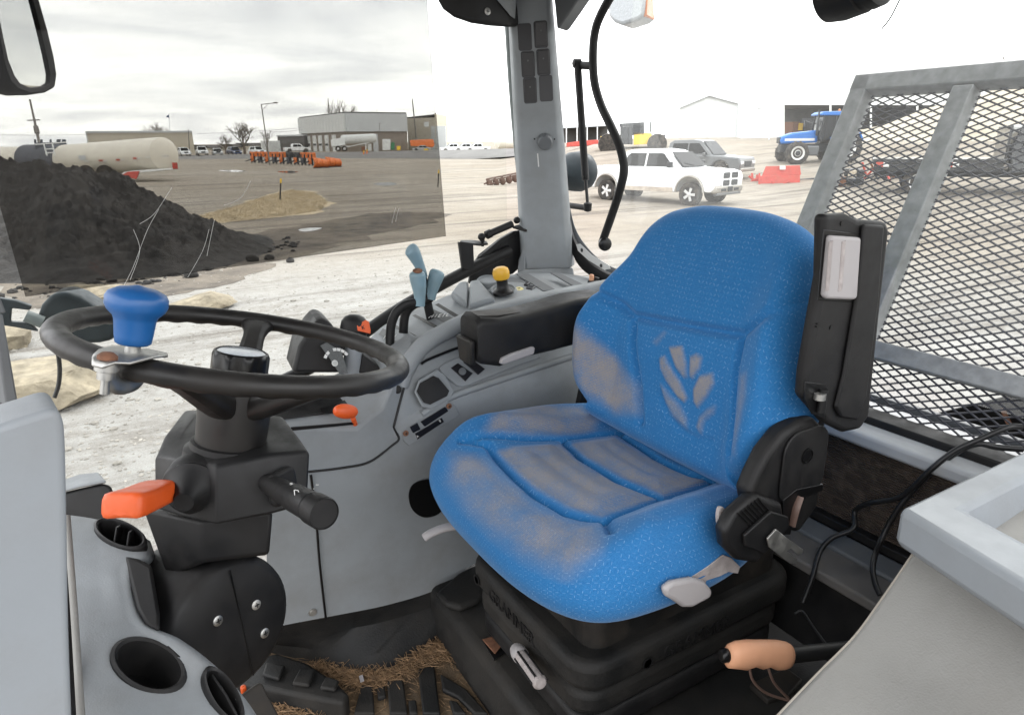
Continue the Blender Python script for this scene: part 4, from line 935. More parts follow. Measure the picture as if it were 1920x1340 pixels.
# ---- blue hydraulic levers
def lever(label, grip, rad_, stem, gv, sv):
    t = thing('hydraulic_lever', label, 'lever', A(*stem[-1], v=sv[-1]), 'blue hydraulic levers on the console')
    tube('grip', [A(*p, v=gv) for p in grip], rad_, 'lever_blue', t, n=18, smooth=8)
    tube('stem', [A(*p, v=c) for p, c in zip(stem, sv)], .0065, 'black', t, n=10, smooth=8, flat=1.6)
lever('tall blue lever grip curving highest above the console', [(766, 464), (772, 470), (780, 484), (788, 502), (793, 520)], lambda t: (.0160-.0050*sm(.25, .8, t))*sqrt(max(.03, 1-max(0, 1-t/.24)**2)), [(791, 512), (796, 540), (803, 575), (808, 598)], .56, (.56, .56, .56, .56))
lever('blue lever grip with rusty tip on a hooked black arm', [(782, 508), (783, 520), (786, 540), (787, 558), (786, 573)], lambda t: (.0178-.0055*sm(.25, .8, t))*sqrt(max(.25, 1-max(0, 1-t/.20)**2)), [(786, 568), (762, 571), (743, 586), (733, 612), (731, 648)], .535, (.535, .535, .535, .535, .53))
lever('short blue lever grip leaning back behind the rusty one', [(822, 506), (819, 514), (814, 530), (810, 548), (807, 561)], lambda t: (.0172-.0062*sm(.3, .85, t))*sqrt(max(.03, 1-max(0, 1-t/.26)**2)), [(807, 556), (802, 562), (775, 572), (760, 590), (756, 624)], .55, (.55, .55, .55, .555, .555))
lathe('worn_tip', [(.0105, 0), (.0108, .001), (.009, .0022), (.001, .0026)], A(783, 508, v=.527), (-.1, -.3, 1), 'rust', bpy.data.objects['hydraulic_lever.001'], n=18)
# gear lever with orange face
gl = thing('gear_lever', 'black round lever knob with an orange arrow face behind the wheel', 'lever', A(655, 690, v=.50))
gk = A(664, 618, v=.50)
lathe('knob', [(.010, -.040), (.018, -.030), (.026, -.012), (.0285, .004), (.026, .018), (.019, .027), (.010, .031), (.001, .032)], gk, (.12, .05, 1), 'black', gl, n=32)
gn = (CAM+V((.55, 0, .1))-gk).normalized(); gx, gy, gz = frame(gn)
prism('arrow_face', [AP(*p, gk+gn*.0262, gn) for p in ((668, 610), (685, 600), (691, 603), (694, 618), (694, 626), (678, 622), (670, 620))], gn*.003, 'orange', gl, bev=.001)
text('arrow_symbol', 'K', AP(681, 614, gk+gn*.0297, gn), gn, .011, 'black', gl)
lathe('stem', [(.020, 0), (.018, .05), (.012, .075)], A(660, 700, v=.51), (gk-A(660, 700, v=.51)), 'grey_light', gl, n=24)
# display pod
pod = thing('display_pod', 'black wedge shaped instrument pod with grey dial seen through the wheel', 'instrument', A(610, 690, v=.5))
prism('hood', [A(p[0], p[1], v=p[2]) for p in ((548, 700, .50), (560, 650, .50), (585, 612, .50), (600, 596, .50), (618, 602, .50), (635, 625, .49), (642, 668, .48), (642, 700, .48))], (.01, .10, 0), 'black', pod, bev=.008, seg=3)
dc = A(618, 668, v=.472); dn_ = (CAM+V((.6, 0, .2))-dc).normalized()
dface = prism('dial_face', [AP(*p, dc, dn_) for p in ((600, 648), (612, 642), (640, 660), (652, 700), (636, 700), (618, 672))], dn_*.002, 'decal_grey', pod, bev=0)
x_, y_, z_ = frame(dn_)
ac = AP(632, 680, dc, dn_)
for k in range(7):
    a = .4+k*.32
    if k == 4: continue
    prism('dial_band', [ac+dn_*.0023+(x_*cos(b)+y_*sin(b))*r_ for r_, b in ((.024, a), (.030, a), (.030, a+.27), (.024, a+.27))], dn_*.0005, 'decal_white', dface, bev=0)
lathe('dial_ring', [(.0065, 0), (.0065, .0006), (.0045, .0006), (.0045, 0)], ac+dn_*.0023-x_*.006, dn_, 'decal_white', dface, n=20)
prism('pod_wing', [A(p[0], p[1], v=p[2]) for p in ((672, 700, .49), (680, 664, .49), (690, 672, .49), (712, 690, .485), (714, 700, .485))], (.01, .04, 0), 'black', pod, bev=.004)
# ================================================================== DASH (front, near camera)
dh = thing('dash_cowl', 'smooth light grey dash cowl at the left picture edge', 'dashboard', A(60, 1340, v=-.30))
def cy(px, py, v): return A(px, py, v=v)
prism('cowl_shell', catmull([cy(*p, -.30) for p in ((-160, 842), (-60, 816), (0, 798), (50, 782), (88, 770), (108, 772), (119, 790), (123, 825), (125, 900), (127, 1000), (130, 1180), (138, 1420), (142, 1600))], 4)+[cy(-160, 1600, -.30)], (-.008, .05, 0), 'grey_light', dh, bev=.020, seg=6, sharp=50)
dp = thing('lower_dash', 'grey lower dashboard with round air vents under the steering wheel', 'dashboard', A(200, 1340, d=.66))
rows = [[(128, 965, .93), (170, 971, .925), (215, 982, .915), (262, 1002, .91), (282, 1014, .93)],
        [(130, 1005, .885), (180, 1012, .885), (240, 1030, .875), (276, 1040, .88), (290, 1050, .92)],
        [(133, 1050, .85), (180, 1060, .85), (222, 1066, .85), (250, 1072, .855), (262, 1078, .90)],
        [(137, 1100, .82), (185, 1110, .82), (228, 1116, .82), (254, 1120, .83), (268, 1126, .88)],
        [(142, 1155, .78), (190, 1158, .785), (240, 1164, .79), (275, 1168, .80), (290, 1176, .86)],
        [(147, 1205, .745), (205, 1208, .75), (275, 1202, .77), (335, 1198, .785), (350, 1210, .85)],
        [(150, 1272, .70), (222, 1282, .71), (325, 1265, .745), (408, 1258, .765), (424, 1272, .83)],
        [(155, 1345, .66), (242, 1352, .67), (362, 1352, .70), (470, 1340, .745), (486, 1352, .82)],
        [(160, 1440, .62), (250, 1450, .63), (380, 1450, .66), (500, 1430, .70), (520, 1440, .79)]]
gridp = [[A(x, y, d=d) for x, y, d in r] for r in rows]
gcol = [catmull([r[k] for r in gridp], 14) for k in range(5)]
rws = [catmull([c[i] for c in gcol], 14) for i in range(len(gcol[0]))]
nn = len(rws[0])
HOLES = []
def near_frame(px, py, d):
    c = A(px, py, d=d); _, i, k = min(((p-c).length, i, k) for i, r in enumerate(rws) for k, p in enumerate(r))
    i = max(2, min(len(rws)-3, i)); k = max(2, min(nn-3, k))
    nv = (rws[i+2][k]-rws[i-2][k]).cross(rws[i][k+2]-rws[i][k-2]).normalized()
    if nv.dot(CAM-c) < 0: nv = -nv
    return AP(px, py, rws[i][k], nv), nv
def ell(px, py, w_, h_, tilt, c, nv): return [AP(px+w_*cos(a)*cos(tilt)-h_*sin(a)*sin(tilt), py+w_*cos(a)*sin(tilt)+h_*sin(a)*cos(tilt), c, nv) for a in [2*pi*j/36 for j in range(36)]]
VENTS = [('air_vent', 226, 1003, .87, 50, 23, .38, (-.15, .35)), ('vent_opening', 278, 1250, .74, 72, 46, .42, ()), ('air_vent', 418, 1305, .745, 24, 58, -.55, (0,))]
for v_ in VENTS:
    c, nv = near_frame(v_[1], v_[2], v_[3]); x, y, z = frame(nv); q = ell(v_[1], v_[2], v_[4]*.97, v_[5]*.97, v_[6], c, nv)
    HOLES.append((c, x, y, [((p-c).dot(x), (p-c).dot(y)) for p in q]))
def cut(p):
    for c, x, y, poly in HOLES:
        if (p-c).length < .12 and inpoly(((p-c).dot(x), (p-c).dot(y)), poly): return True
    return False
mk('moulding', [p for r in rws for p in r], [(i*nn+k, i*nn+k+1, (i+1)*nn+k+1, (i+1)*nn+k) for i in range(len(rws)-1) for k in range(nn-1) if not cut((rws[i][k]+rws[i+1][k+1])/2)], 'grey', dp, sharp=60)
# seam strip between cowl and moulding
tube('seam_strip', [A(126, 968, d=.80), A(132, 1050, d=.76), A(138, 1130, d=.72), A(144, 1220, d=.68), A(152, 1345, d=.62), A(158, 1450, d=.58)], .0035, 'vinyl', dp, n=8)
prism('seam_gap', [A(118, 960, d=.84), A(134, 1050, d=.80), A(146, 1220, d=.72), A(158, 1450, d=.62), A(110, 1450, d=.62), A(104, 1000, d=.80)], (0, .03, 0), 'black', dp, bev=0)
# black insert beside the pivot cover
prism('black_insert', [A(x, y, d=.865-(y-1040)*.0006) for x, y in ((233, 1041), (262, 1048), (285, 1060), (300, 1150), (300, 1185), (272, 1170), (256, 1140), (244, 1090))], ray(260, 1100).normalized()*.03, 'black', dp, bev=.004)
for name, px, py, d, w_, h_, tilt, fins in VENTS:
    c, nv = near_frame(px, py, d); q = ell(px, py, w_, h_, tilt, c, nv)
    o = loft(name, [[c+(p-c)*1.07-nv*.006 for p in q], [c+(p-c)*1.06+nv*.003 for p in q], [c+(p-c)*.96+nv*.0055 for p in q], [c+(p-c)*.88+nv*.0035 for p in q], [c+(p-c)*.84-nv*.004 for p in q], [c+(p-c)*.80-nv*.045 for p in q]], 'black', dp, sharp=35, cap=False)
    mk('vent_well', [c+(p-c)*.81-nv*.044 for p in q], [tuple(range(36))], 'black_gloss', o, smooth=False)
    ex = (q[0]-c); ey = (q[9]-c)
    for f in fins:
        a0, a1 = c+ex*f-ey*sqrt(.66-f*f), c+ex*f+ey*sqrt(.66-f*f)
        prism('vent_fin', [a0-nv*.012, a0+nv*.002, (a0+a1)/2+nv*(.012 if len(fins) > 1 else .004), a1+nv*.002, a1-nv*.012], ex.normalized()*.003, 'black', o, bev=.001)
fb = thing('step_lamp', 'black lamp box with pale grey top below the orange lever', 'lamp', A(160, 940, d=1.15))
prism('housing', [A(*p, d=1.15) for p in ((110, 925), (150, 915), (196, 905), (210, 912), (219, 955), (215, 972), (190, 980), (110, 985))], ray(160, 940)*.06, 'black', fb, bev=.008, seg=3)
prism('top_cover', [A(p[0], p[1], d=p[2]) for p in ((110, 908, 1.20), (150, 893, 1.21), (186, 890, 1.21), (200, 906, 1.145), (150, 915, 1.145), (110, 926, 1.145))], (0, 0, .006), 'grey', fb, bev=.003)
# pedal corner peeping out at the bottom edge
pe = thing('brake_pedal', 'black pedal pad with a red mark at the foot of dash', 'pedal', A(478, 1335, d=.95))
plate('pad', A(482, 1328, d=.98), (.3, -.7, .6), .036, .06, .012, .006, 'black_worn', pe, bev=.003)
box('red_mark', A(457, 1294, d=.99), (.008, .008, .018), 'orange', pe)

# ================================================================== REAR AND LEFT SIDE
rear = thing('rear_shelf', 'pale grey shelf panel below the rear window behind the seat', 'shelf', (1.05, -.2, 1.6))
prism('shelf_top', [V((1.005, -.52, 1.845)), V((1.005, .38, 1.845)), V((1.16, .38, 1.85)), V((1.16, -.52, 1.85))], (0, 0, -.028), 'shelf_skylit', rear, bev=.008, seg=3)
box('shelf_back', (1.172, -.06, 1.85), (.02, .95, .02), 'grey_dark', rear, bev=.004)
box('rear_wall', (1.075, -.06, 1.66), (.05, .95, .40), 'black', rear, bev=.003)
rf = thing('cab_filter', 'dirty brown pleated cab air filter set in the rear wall', 'filter', (1.045, -.15, 1.64))
def filt():
    m = bpy.data.materials.new('filter_media'); m.use_nodes = True; n = m.node_tree.nodes; l = m.node_tree.links; p = n['Principled BSDF']; p.inputs['Roughness'].default_value = .9
    t = n.new('ShaderNodeTexCoord'); a = n.new('ShaderNodeTexNoise'); a.inputs['Scale'].default_value = 24; a.inputs['Detail'].default_value = 8; a.inputs['Roughness'].default_value = .75; l.new(t.outputs['Object'], a.inputs['Vector'])
    mp = n.new('ShaderNodeMapping'); mp.inputs['Scale'].default_value = (1, 1, 2.2); l.new(t.outputs['Object'], mp.inputs[0])
    b = n.new('ShaderNodeTexVoronoi'); b.inputs['Scale'].default_value = 30; b.distance = 'CHEBYCHEV'; l.new(mp.outputs[0], b.inputs['Vector'])
    bb_ = n.new('ShaderNodeMix'); bb_.data_type = 'RGBA'; bb_.inputs[6].default_value = (.040, .029, .022, 1); bb_.inputs[7].default_value = (.085, .062, .046, 1)
    sv = n.new('ShaderNodeSeparateColor'); l.new(b.outputs['Color'], sv.inputs[0]); l.new(sv.outputs[0], bb_.inputs[0])
    r = n.new('ShaderNodeMapRange'); l.new(a.outputs[0], r.inputs[0]); r.inputs[1].default_value = .5; r.inputs[2].default_value = .8
    x = n.new('ShaderNodeMix'); x.data_type = 'RGBA'; l.new(r.outputs[0], x.inputs[0]); l.new(bb_.outputs[2], x.inputs[6]); x.inputs[7].default_value = (.15, .12, .09, 1); l.new(x.outputs[2], p.inputs['Base Color'])
    w_ = n.new('ShaderNodeTexWave'); w_.bands_direction = 'Z'; w_.inputs['Scale'].default_value = 70; l.new(t.outputs['Object'], w_.inputs['Vector'])
    k = n.new('ShaderNodeBump'); k.inputs['Strength'].default_value = .8; k.inputs['Distance'].default_value = .003; l.new(w_.outputs[0], k.inputs['Height']); l.new(k.outputs[0], p.inputs['Normal']); M['filter'] = m
filt()
box('filter_media', (1.047, -.17, 1.725), (.012, .50, .17), 'filter', rf, bev=0)
box('frame_bar', (1.040, -.17, 1.817), (.022, .54, .016), 'black', rf, bev=.004); box('frame_bar', (1.036, -.17, 1.634), (.026, .54, .018), 'black', rf, bev=.003)
for dv in (.0, .03): box('clip', (1.026, -.165-dv, 1.824), (.010, .016, .010), 'black_gloss', rf, bev=.002)
stp2 = thing('rear_step', 'two-tone grey dusty step along the cab floor behind seat', 'step', (.99, -.2, 1.5))
prism('upper_tread', [V((1.03, .30, 1.622)), V((1.03, -.55, 1.622)), V((.985, -.55, 1.612)), V((.985, .30, 1.612))], (0, 0, -.02), 'grey_dark', stp2, bev=.004)
prism('lower_tread', [V((.987, .30, 1.606)), V((.987, -.55, 1.606)), V((.918, -.55, 1.596)), V((.918, .30, 1.596))], (0, 0, -.02), 'step_grey', stp2, bev=.004)
box('riser', (.955, -.12, 1.50), (.05, .85, .17), 'black', stp2, bev=.004)
sidefloor = tag(box('side_floor', (.70, -.50, 1.36), (.60, .36, .05), 'black_worn', None, bev=.01), 'black dirty floor strip between seat base and vinyl console', 'floor strip')

# left console: vinyl wrapped body, storage tray on it
lc = thing('left_console', 'pale grey stitched vinyl console beside the driver seat', 'console', (.6, -.7, 1.35))
vi = -.475
prof = [A(*p, v=vi) for p in ((1752, 985), (1738, 992), (1722, 1020), (1690, 1065), (1650, 1122), (1600, 1190), (1530, 1262), (1450, 1345), (1380, 1420))]
prof = [V((1.02, vi, 1.93))] + catmull(prof, 4) + [V((.34, vi, 1.27)), V((1.02, vi, 1.27))]
prism('vinyl_cover', prof, (0, -.42, 0), 'vinyl', lc, bev=.006, seg=3, sharp=30)
sp0 = [A(*p, v=vi-.010) for p in ((1745, 1000), (1728, 1022), (1695, 1070), (1655, 1128), (1606, 1195), (1536, 1266), (1456, 1350))]
tube('seam', [p+V((-.0045, 0, .0045)) for p in sp0], .0012, 'stitch', lc, n=6)
ty = thing('storage_tray', 'light grey open storage tray on top of the vinyl console', 'tray', (.85, -.70, 1.92))
zr, zb = 1.953, 1.905
o_ = [(.612, -.468), (1.05, -.468), (1.05, -.90), (.50, -.90)]; o_ = [V((a, b, 0)) for a, b in o_]
ins = [(.672, -.505), (1.02, -.505), (1.02, -.88), (.585, -.88)]; ins = [V((a, b, 0)) for a, b in ins]
flr = [(.700, -.525), (1.0, -.525), (1.0, -.86), (.625, -.86)]; flr = [V((a, b, 0)) for a, b in flr]
z_ = lambda l_, h: [V((p.x, p.y, h)) for p in l_]
loft('tray_shell', [z_([V((.62, -.476, 0)), V((1.04, -.476, 0)), V((1.04, -.89, 0)), V((.51, -.89, 0))], zb), z_(o_, zb+.004), z_(o_, zr), z_(ins, zr), z_(flr, zr-.06)], 'grey_light', ty, bev=.007, sharp=30)

# park brake lever with peach grip
pb = thing('park_brake', 'park brake lever with peach grip and black push button', 'lever', A(1520, 1225, v=-.33))
b0, b1_ = A(1366, 1228, v=-.300), A(1486, 1236, v=-.345)
b0 = A(1364, 1228, d=.93); b1_ = A(1482, 1228, d=.955)
bx = b1_-b0; X, Y, Z = frame(bx); rings = []
for t, ry, dy_ in ((0, .012, 0), (.03, .0165, 0), (.12, .0195, .001), (.3, .0205, .002), (.42, .0195, .003), (.55, .0205, .002), (.66, .0195, .003), (.78, .0210, .001), (.9, .0200, 0), (.97, .017, 0), (1, .011, 0)):
    c = b0+bx*t+Y*dy_
    rings.append([c+X*cos(a)*ry*.82+Y*sin(a)*ry*(1+(.12*sin(t*28) if sin(a) < 0 else 0)) for a in [2*pi*q/20 for q in range(20)]])
loft('grip', rings, 'peach', pb, sharp=70)
lathe('button', [(.0085, 0), (.0095, .004), (.0095, .010), (.007, .013), (.001, .0135)], b0+bx*.02, -bx, 'black_gloss', pb, n=20)
tube('arm', [b1_-bx*.02, A(1530, 1222, d=.97), A(1600, 1215, d=.99)], .011, 'black', pb, n=14, smooth=4)
tube('wire', [A(1405, 1246, d=.945), A(1412, 1275, d=.95), A(1440, 1300, d=.96), A(1500, 1318, d=.97)], .0020, 'wire', pb, n=8)
tube('wire', [A(1440, 1250, d=.945), A(1452, 1280, d=.95), A(1478, 1308, d=.965)], .0020, 'wire', pb, n=8)
sb = prism('switch_box', [A(*p, z=1.40) for p in ((1405, 1280), (1475, 1250), (1505, 1272), (1480, 1300), (1440, 1312))], (0, 0, -.03), 'black_worn', None, bev=.003)
tag(sb, 'small black box on the floor under the park brake lever', 'box')

# cables
tag(tube('power_cable', [A(1915, 800, u=1.10), A(1890, 801, u=1.08), A(1840, 822, u=1.05), A(1790, 845, u=1.02), A(1745, 880, u=1.0), A(1690, 930, u=1.0), A(1630, 943, u=1.0), A(1603, 958, u=1.005), A(1600, 990, u=.985), A(1560, 1008, u=.96), A(1537, 1035, u=.94), A(1522, 1085, u=.90), A(1505, 1130, u=.87)], .0048, 'cable', None, n=10),
    'black cable looping down the filter and over the rear step', 'cable')
tag(tube('signal_cable', [A(1918, 842, u=1.08), A(1870, 838, u=1.06), A(1832, 832, u=1.045), A(1790, 850, u=1.03), A(1735, 895, u=1.01), A(1690, 945, u=1.0), A(1655, 1005, u=.985), A(1637, 1055, u=.93), A(1640, 1090, u=.91), A(1650, 1115, u=.90)], .0048, 'cable', None, n=10),
    'black cable hanging beside the first and dropping behind the vinyl console', 'cable')
tag(tube('floor_wire', [A(1490, 1150, u=.80), A(1505, 1146, u=.81), A(1525, 1175, u=.80), A(1550, 1208, u=.79)], .0022, 'cable', None, n=8), 'thin dark wire beside the seat base above brake lever', 'wire')

# overhead bits at the top edge
wm_ = thing('wiper_motor', 'black rounded wiper motor housing at the top edge above the guard', 'wiper motor', A(1600, 0, u=1.05))
lathe('housing', [(.02, -.055), (.040, -.048), (.046, -.02), (.046, .018), (.042, .020), (.042, .030), (.045, .032), (.044, .048), (.02, .056)], A(1598, -22, u=1.05), (0, -1, .18), 'black', wm_, n=36)
tag(tube('loose_wire', [A(1700, -30, u=1.15), A(1683, 8, u=1.15), A(1668, 36, u=1.15), A(1653, 55, u=1.15)], .0012, 'cable', None, n=6), 'thin loose wire hanging at the top edge', 'wire')

# ---- mesh guard behind the rear window
mg = thing('mesh_guard', 'galvanised guard frame with dark expanded metal mesh behind the cab', 'guard', (1.2, -.2, 1.8))
gtl, gbl = A(1605, 140, u=1.36), A(1497, 410, u=1.22)
gup = V((gtl.x-gbl.x, 0, gtl.z-gbl.z)).normalized(); gv = V((0, 1, 0)); gn_ = gup.cross(gv)
if gn_.dot(CAM-gtl) < 0: gn_ = -gn_
def gp(x, y, o=0): return AP(x, y, gtl+gn_*o, gn_)
def bar(name, a, b, wd, dep, mt='galv'):
    d = (b-a).normalized(); s_ = gn_.cross(d).normalized()*wd/2
    vs_ = [p+s_*i-gn_*dep*j for p in (a, b) for i in (-1, 1) for j in (0, 1)]
    return mk(name, vs_, BOXF, mt, mg, bev=.003)
gZ = gp(1497, 410)
vL = gp(1600, 150).y
def gpt(v_, h): # point on guard plane: across v_, h up from the corner
    return V((gtl.x, v_, gtl.z)) + gup*h + V((0, 0, 0))
bw = .037
yl = gtl.y-.018
bar('side_rail', gpt(yl, .0), gpt(yl, -.62), bw, .04)
bar('top_rail', gpt(yl+.02, -.018), gpt(-.75, -.018), bw, .04)
m2 = gp(1768, 250).y
bar('mid_rail', gpt(m2, -.04), gpt(m2, -.62), bw*1.05, .038)
lowh = ((gp(1780, 690)-gtl).dot(gup))
bar('cross_rail', gpt(yl+.02, lowh), gpt(-.75, lowh), .034, .038)
# expanded metal: zig-zag strands, joined into one sheet of mesh
vs, fs = [], []
LWD, SWD = .0325, .0147
h0, h1 = lowh-.20, -.03
def strand(a, b, r_):
    d = (b-a).normalized(); s_ = gn_.cross(d)*r_; k = len(vs); n_ = gn_*r_*.8
    vs.extend([a-s_, a+n_, a+s_, a-n_, b-s_, b+n_, b+s_, b-n_]); fs.extend([(k, k+1, k+5, k+4), (k+1, k+2, k+6, k+5), (k+2, k+3, k+7, k+6), (k+3, k, k+4, k+7)])
ny_ = int((h1-h0)/SWD*2); nx_ = int((yl+.75)/LWD*2)
for j in range(ny_):
    for i in range(nx_):
        y0_, y1_ = yl-i*LWD/2, yl-(i+1)*LWD/2; z0, z1 = h0+j*SWD/2, h0+(j+1)*SWD/2
        a, b = ((y0_, z0), (y1_, z1)) if (i+j) % 2 == 0 else ((y0_, z1), (y1_, z0))
        strand(gpt(a[0], a[1])-gn_*.03, gpt(b[0], b[1])-gn_*.03, .00175)
tag(mk('mesh_panel', vs, fs, 'mesh_steel', mg, smooth=False, fix=False), None, kind='stuff')
bf = thing('rear_bracket', 'black steel fender plate with rusty strip beyond the grey shelf', 'bracket', A(1850, 800, u=1.30))
prism('plate', [A(*p, u=1.30) for p in ((1742, 778), (1930, 732), (1990, 740), (1990, 900), (1850, 852))], (.02, 0, 0), 'black', bf, bev=.003)
tube('rust_strip', [A(1880, 765, u=1.295), A(1890, 790, u=1.295), A(1898, 800, u=1.295)], .008, 'rust', bf, n=8, flat=.4)

# ---- outside fittings of the tractor
wmr = thing('wing_mirror', 'black framed wing mirror at the upper corner reflecting the sky', 'mirror', A(50, 80, v=1.15))
m0 = A(50, 80, v=1.10); mn = V((.79, -.61, .0)).normalized()
mo = [AP(*p, m0, mn) for p in ((-60, -160), (40, -160), (58, -60), (70, 0), (88, 60), (100, 110), (104, 140), (100, 165), (84, 174), (50, 179), (25, 172), (8, 158), (-2, 130), (-14, 60), (-34, -40))]
mi = [AP(*p, m0, mn) for p in ((-50, -155), (30, -155), (42, -60), (54, 0), (68, 55), (80, 105), (87, 140), (86, 155), (76, 162), (50, 164), (32, 155), (22, 140), (10, 110), (0, 66), (-22, -40))]
loft('housing', [[p-mn*.05 for p in mo], mo, [a.lerp(b, .35)+mn*.010 for a, b in zip(mo, mi)], [b.lerp(a, .1)+mn*.008 for a, b in zip(mo, mi)], [b+mn*.0 for b in mi]], 'black', wmr, cap=True, sharp=50)
mk('mirror_glass', [b+mn*.002 for b in mi], [tuple(range(len(mi)))], 'mirror', wmr, smooth=False)
lm = thing('front_work_lamp', 'dark grey work lamp on a metal arm beyond the steering wheel rim', 'lamp', A(130, 610, v=1.0))
prism('housing', [A(*p, v=1.0) for p in ((66, 600), (76, 572), (96, 551), (122, 546), (150, 556), (186, 578), (212, 600), (219, 622), (212, 638), (186, 644), (120, 646), (84, 630))], (.02, .075, 0), 'lamp_dark', lm, bev=.014, seg=4)
prism('bracket', [A(*p, v=.99) for p in ((-20, 556), (30, 564), (60, 574), (56, 582), (22, 578), (20, 604), (56, 606), (72, 622), (30, 614), (-20, 606))], (.0, .02, 0), 'lamp_dark', lm, bev=.003)
tube('pivot', [A(48, 592, v=.99), A(80, 604, v=.99)], .014, 'frame_green', lm, n=12, smooth=0)
tube('wire', [A(108, 655, v=1.0), A(112, 690, v=1.0), A(110, 720, v=1.0), A(102, 745, v=1.0)], .0048, 'cable', lm, n=8)
wl = thing('rear_work_lamp', 'clear lensed work lamp with amber edge at the top above the bar', 'lamp', A(1180, 10, u=1.55))
prism('lens', [A(*p, u=1.55) for p in ((1138, -30), (1140, 30), (1150, 42), (1166, 48), (1196, 38), (1206, 30), (1212, -30))], (.10, .05, 0), 'lens', wl, bev=.012, seg=3)
prism('amber_edge', [A(*p, u=1.56) for p in ((1206, -30), (1216, -30), (1212, 30), (1205, 32))], (.08, .05, 0), 'amber', wl, bev=.004)
rl = thing('fender_lamp', 'blue grey rounded lamp housing just beyond the pillar', 'lamp', A(1090, 320, v=1.15))
lathe('shell', [(.02, -.06), (.055, -.05), (.075, -.02), (.080, .02), (.066, .05), (.045, .065), (.018, .076), (.001, .078)], A(1078, 322, v=1.15), (.95, -.2, .0), 'lamp_dark', rl, n=32, sx=1, sy=.85)
# ================================================================== YARD
def hgt(x, y):
    r = hypot(x-CAM.x, y-CAM.y); a = math.degrees(atan2(y-CAM.y, x-CAM.x))
    return 2.45*sm(24, 74, r)*sm(60, 51, a)*sm(-60, -20, a)
def G(px, py, n=40):
    """yard point seen at a pixel"""
    r = ray(px, py); t = 2.0
    while t < 900:
        p = CAM+r*t
        if p.z < hgt(p.x, p.y): return p
        t *= 1.004
    return CAM+r*t
def mat_ground():
    m = bpy.data.materials.new('yard_ground'); m.use_nodes = True; n = m.node_tree.nodes; l = m.node_tree.links; p = n['Principled BSDF']; p.inputs['Roughness'].default_value = .95; p.inputs['Specular IOR Level'].default_value = .2
    t = n.new('ShaderNodeTexCoord')
    def noise_(s, d, rgh=.6, rot=0, sc=(1, 1, 1)):
        mp = n.new('ShaderNodeMapping'); mp.inputs['Rotation'].default_value = (0, 0, rot); mp.inputs['Scale'].default_value = sc; l.new(t.outputs['Object'], mp.inputs[0])
        k = n.new('ShaderNodeTexNoise'); k.inputs['Scale'].default_value = s; k.inputs['Detail'].default_value = d; k.inputs['Roughness'].default_value = rgh; l.new(mp.outputs[0], k.inputs['Vector']); return k.outputs[0]
    def mr(a, lo, hi, o0=0, o1=1):
        k = n.new('ShaderNodeMapRange'); l.new(a, k.inputs[0]); k.inputs[1].default_value = lo; k.inputs[2].default_value = hi; k.inputs[3].default_value = o0; k.inputs[4].default_value = o1; return k.outputs[0]
    def mx_(f, a, b):
        k = n.new('ShaderNodeMix'); k.data_type = 'RGBA'; l.new(f, k.inputs[0])
        for i, s in ((6, a), (7, b)):
            if isinstance(s, tuple): k.inputs[i].default_value = (*s, 1)
            else: l.new(s, k.inputs[i])
        return k.outputs[2]
    big = noise_(.09, 6, .6); mid = noise_(.8, 8, .72); sml = noise_(4.5, 8, .72); fine = noise_(19, 8, .75); spk = noise_(60, 4, .8)
    trk = noise_(.50, 8, .68, -rad(31), (.09, 1.3, 1)); trk2 = noise_(1.5, 7, .65, -rad(24), (.10, 1.0, 1)); trk3 = noise_(.9, 6, .65, -rad(75), (.10, 1.0, 1))
    ln = n.new('ShaderNodeVectorMath'); ln.operation = 'LENGTH'; l.new(t.outputs['Object'], ln.inputs[0])
    wob = n.new('ShaderNodeMath'); wob.operation = 'MULTIPLY_ADD'; l.new(mid, wob.inputs[0]); wob.inputs[1].default_value = 9; l.new(ln.outputs['Value'], wob.inputs[2])
    apron = mr(wob.outputs[0], 15, 21)              # gravel apron round the tractor, bare dirt farther out
    gravel = mx_(mr(sml, .36, .62), (.225, .205, .18), (.39, .382, .365))
    gravel = mx_(mr(mid, .40, .62, 0, .75), gravel, (.42, .415, .40))
    dirt = mx_(mr(big, .36, .62), (.285, .24, .185), (.355, .32, .27))
    dirt = mx_(mr(mid, .44, .66, 0, .6), dirt, (.19, .155, .12))
    c = mx_(apron, gravel, dirt)
    c = mx_(mr(trk, .53, .64, 0, .85), c, (.10, .083, .066))
    c = mx_(mr(trk2, .52, .66, 0, .65), c, (.135, .112, .09))
    c = mx_(mr(trk3, .56, .70, 0, .5), c, (.30, .275, .24))
    c = mx_(mr(fine, .44, .68, 0, .5), c, (.40, .385, .36))
    c = mx_(mr(spk, .52, .72, 0, .7), c, (.115, .098, .082))
    l.new(c, p.inputs['Base Color'])
    b = n.new('ShaderNodeBump'); b.inputs['Strength'].default_value = .9; b.inputs['Distance'].default_value = .06
    ad = n.new('ShaderNodeMath'); ad.operation = 'ADD'; l.new(fine, ad.inputs[0]); l.new(mid, ad.inputs[1]); l.new(ad.outputs[0], b.inputs['Height']); l.new(b.outputs[0], p.inputs['Normal'])
    M['ground'] = m
mat_ground()
ALB = 1.0
mat('asphalt', (.16, .155, .15), .9, var=.12, vs=.4, bump=.3, bs=20)
mat('soil_black', (.020, .0185, .018), .95, var=.5, vs=3, bump=1, bs=9, dust=.35, dustcol=(.05, .045, .04), ds=2.5)
mat('soil_spill', (.075, .062, .05), .95, var=.5, vs=2.2, bump=.8, bs=14, dust=.95, dustcol=(.19, .16, .125), ds=.9)
mat('dry_grass', (.47, .39, .265), .95, var=.3, vs=2, dust=.6, dustcol=(.34, .275, .19), ds=1.0)
mat('limestone', (.25, .215, .155), .9, var=.4, vs=5, bump=1, bs=9, dust=.8, dustcol=(.115, .095, .07), ds=3.0)
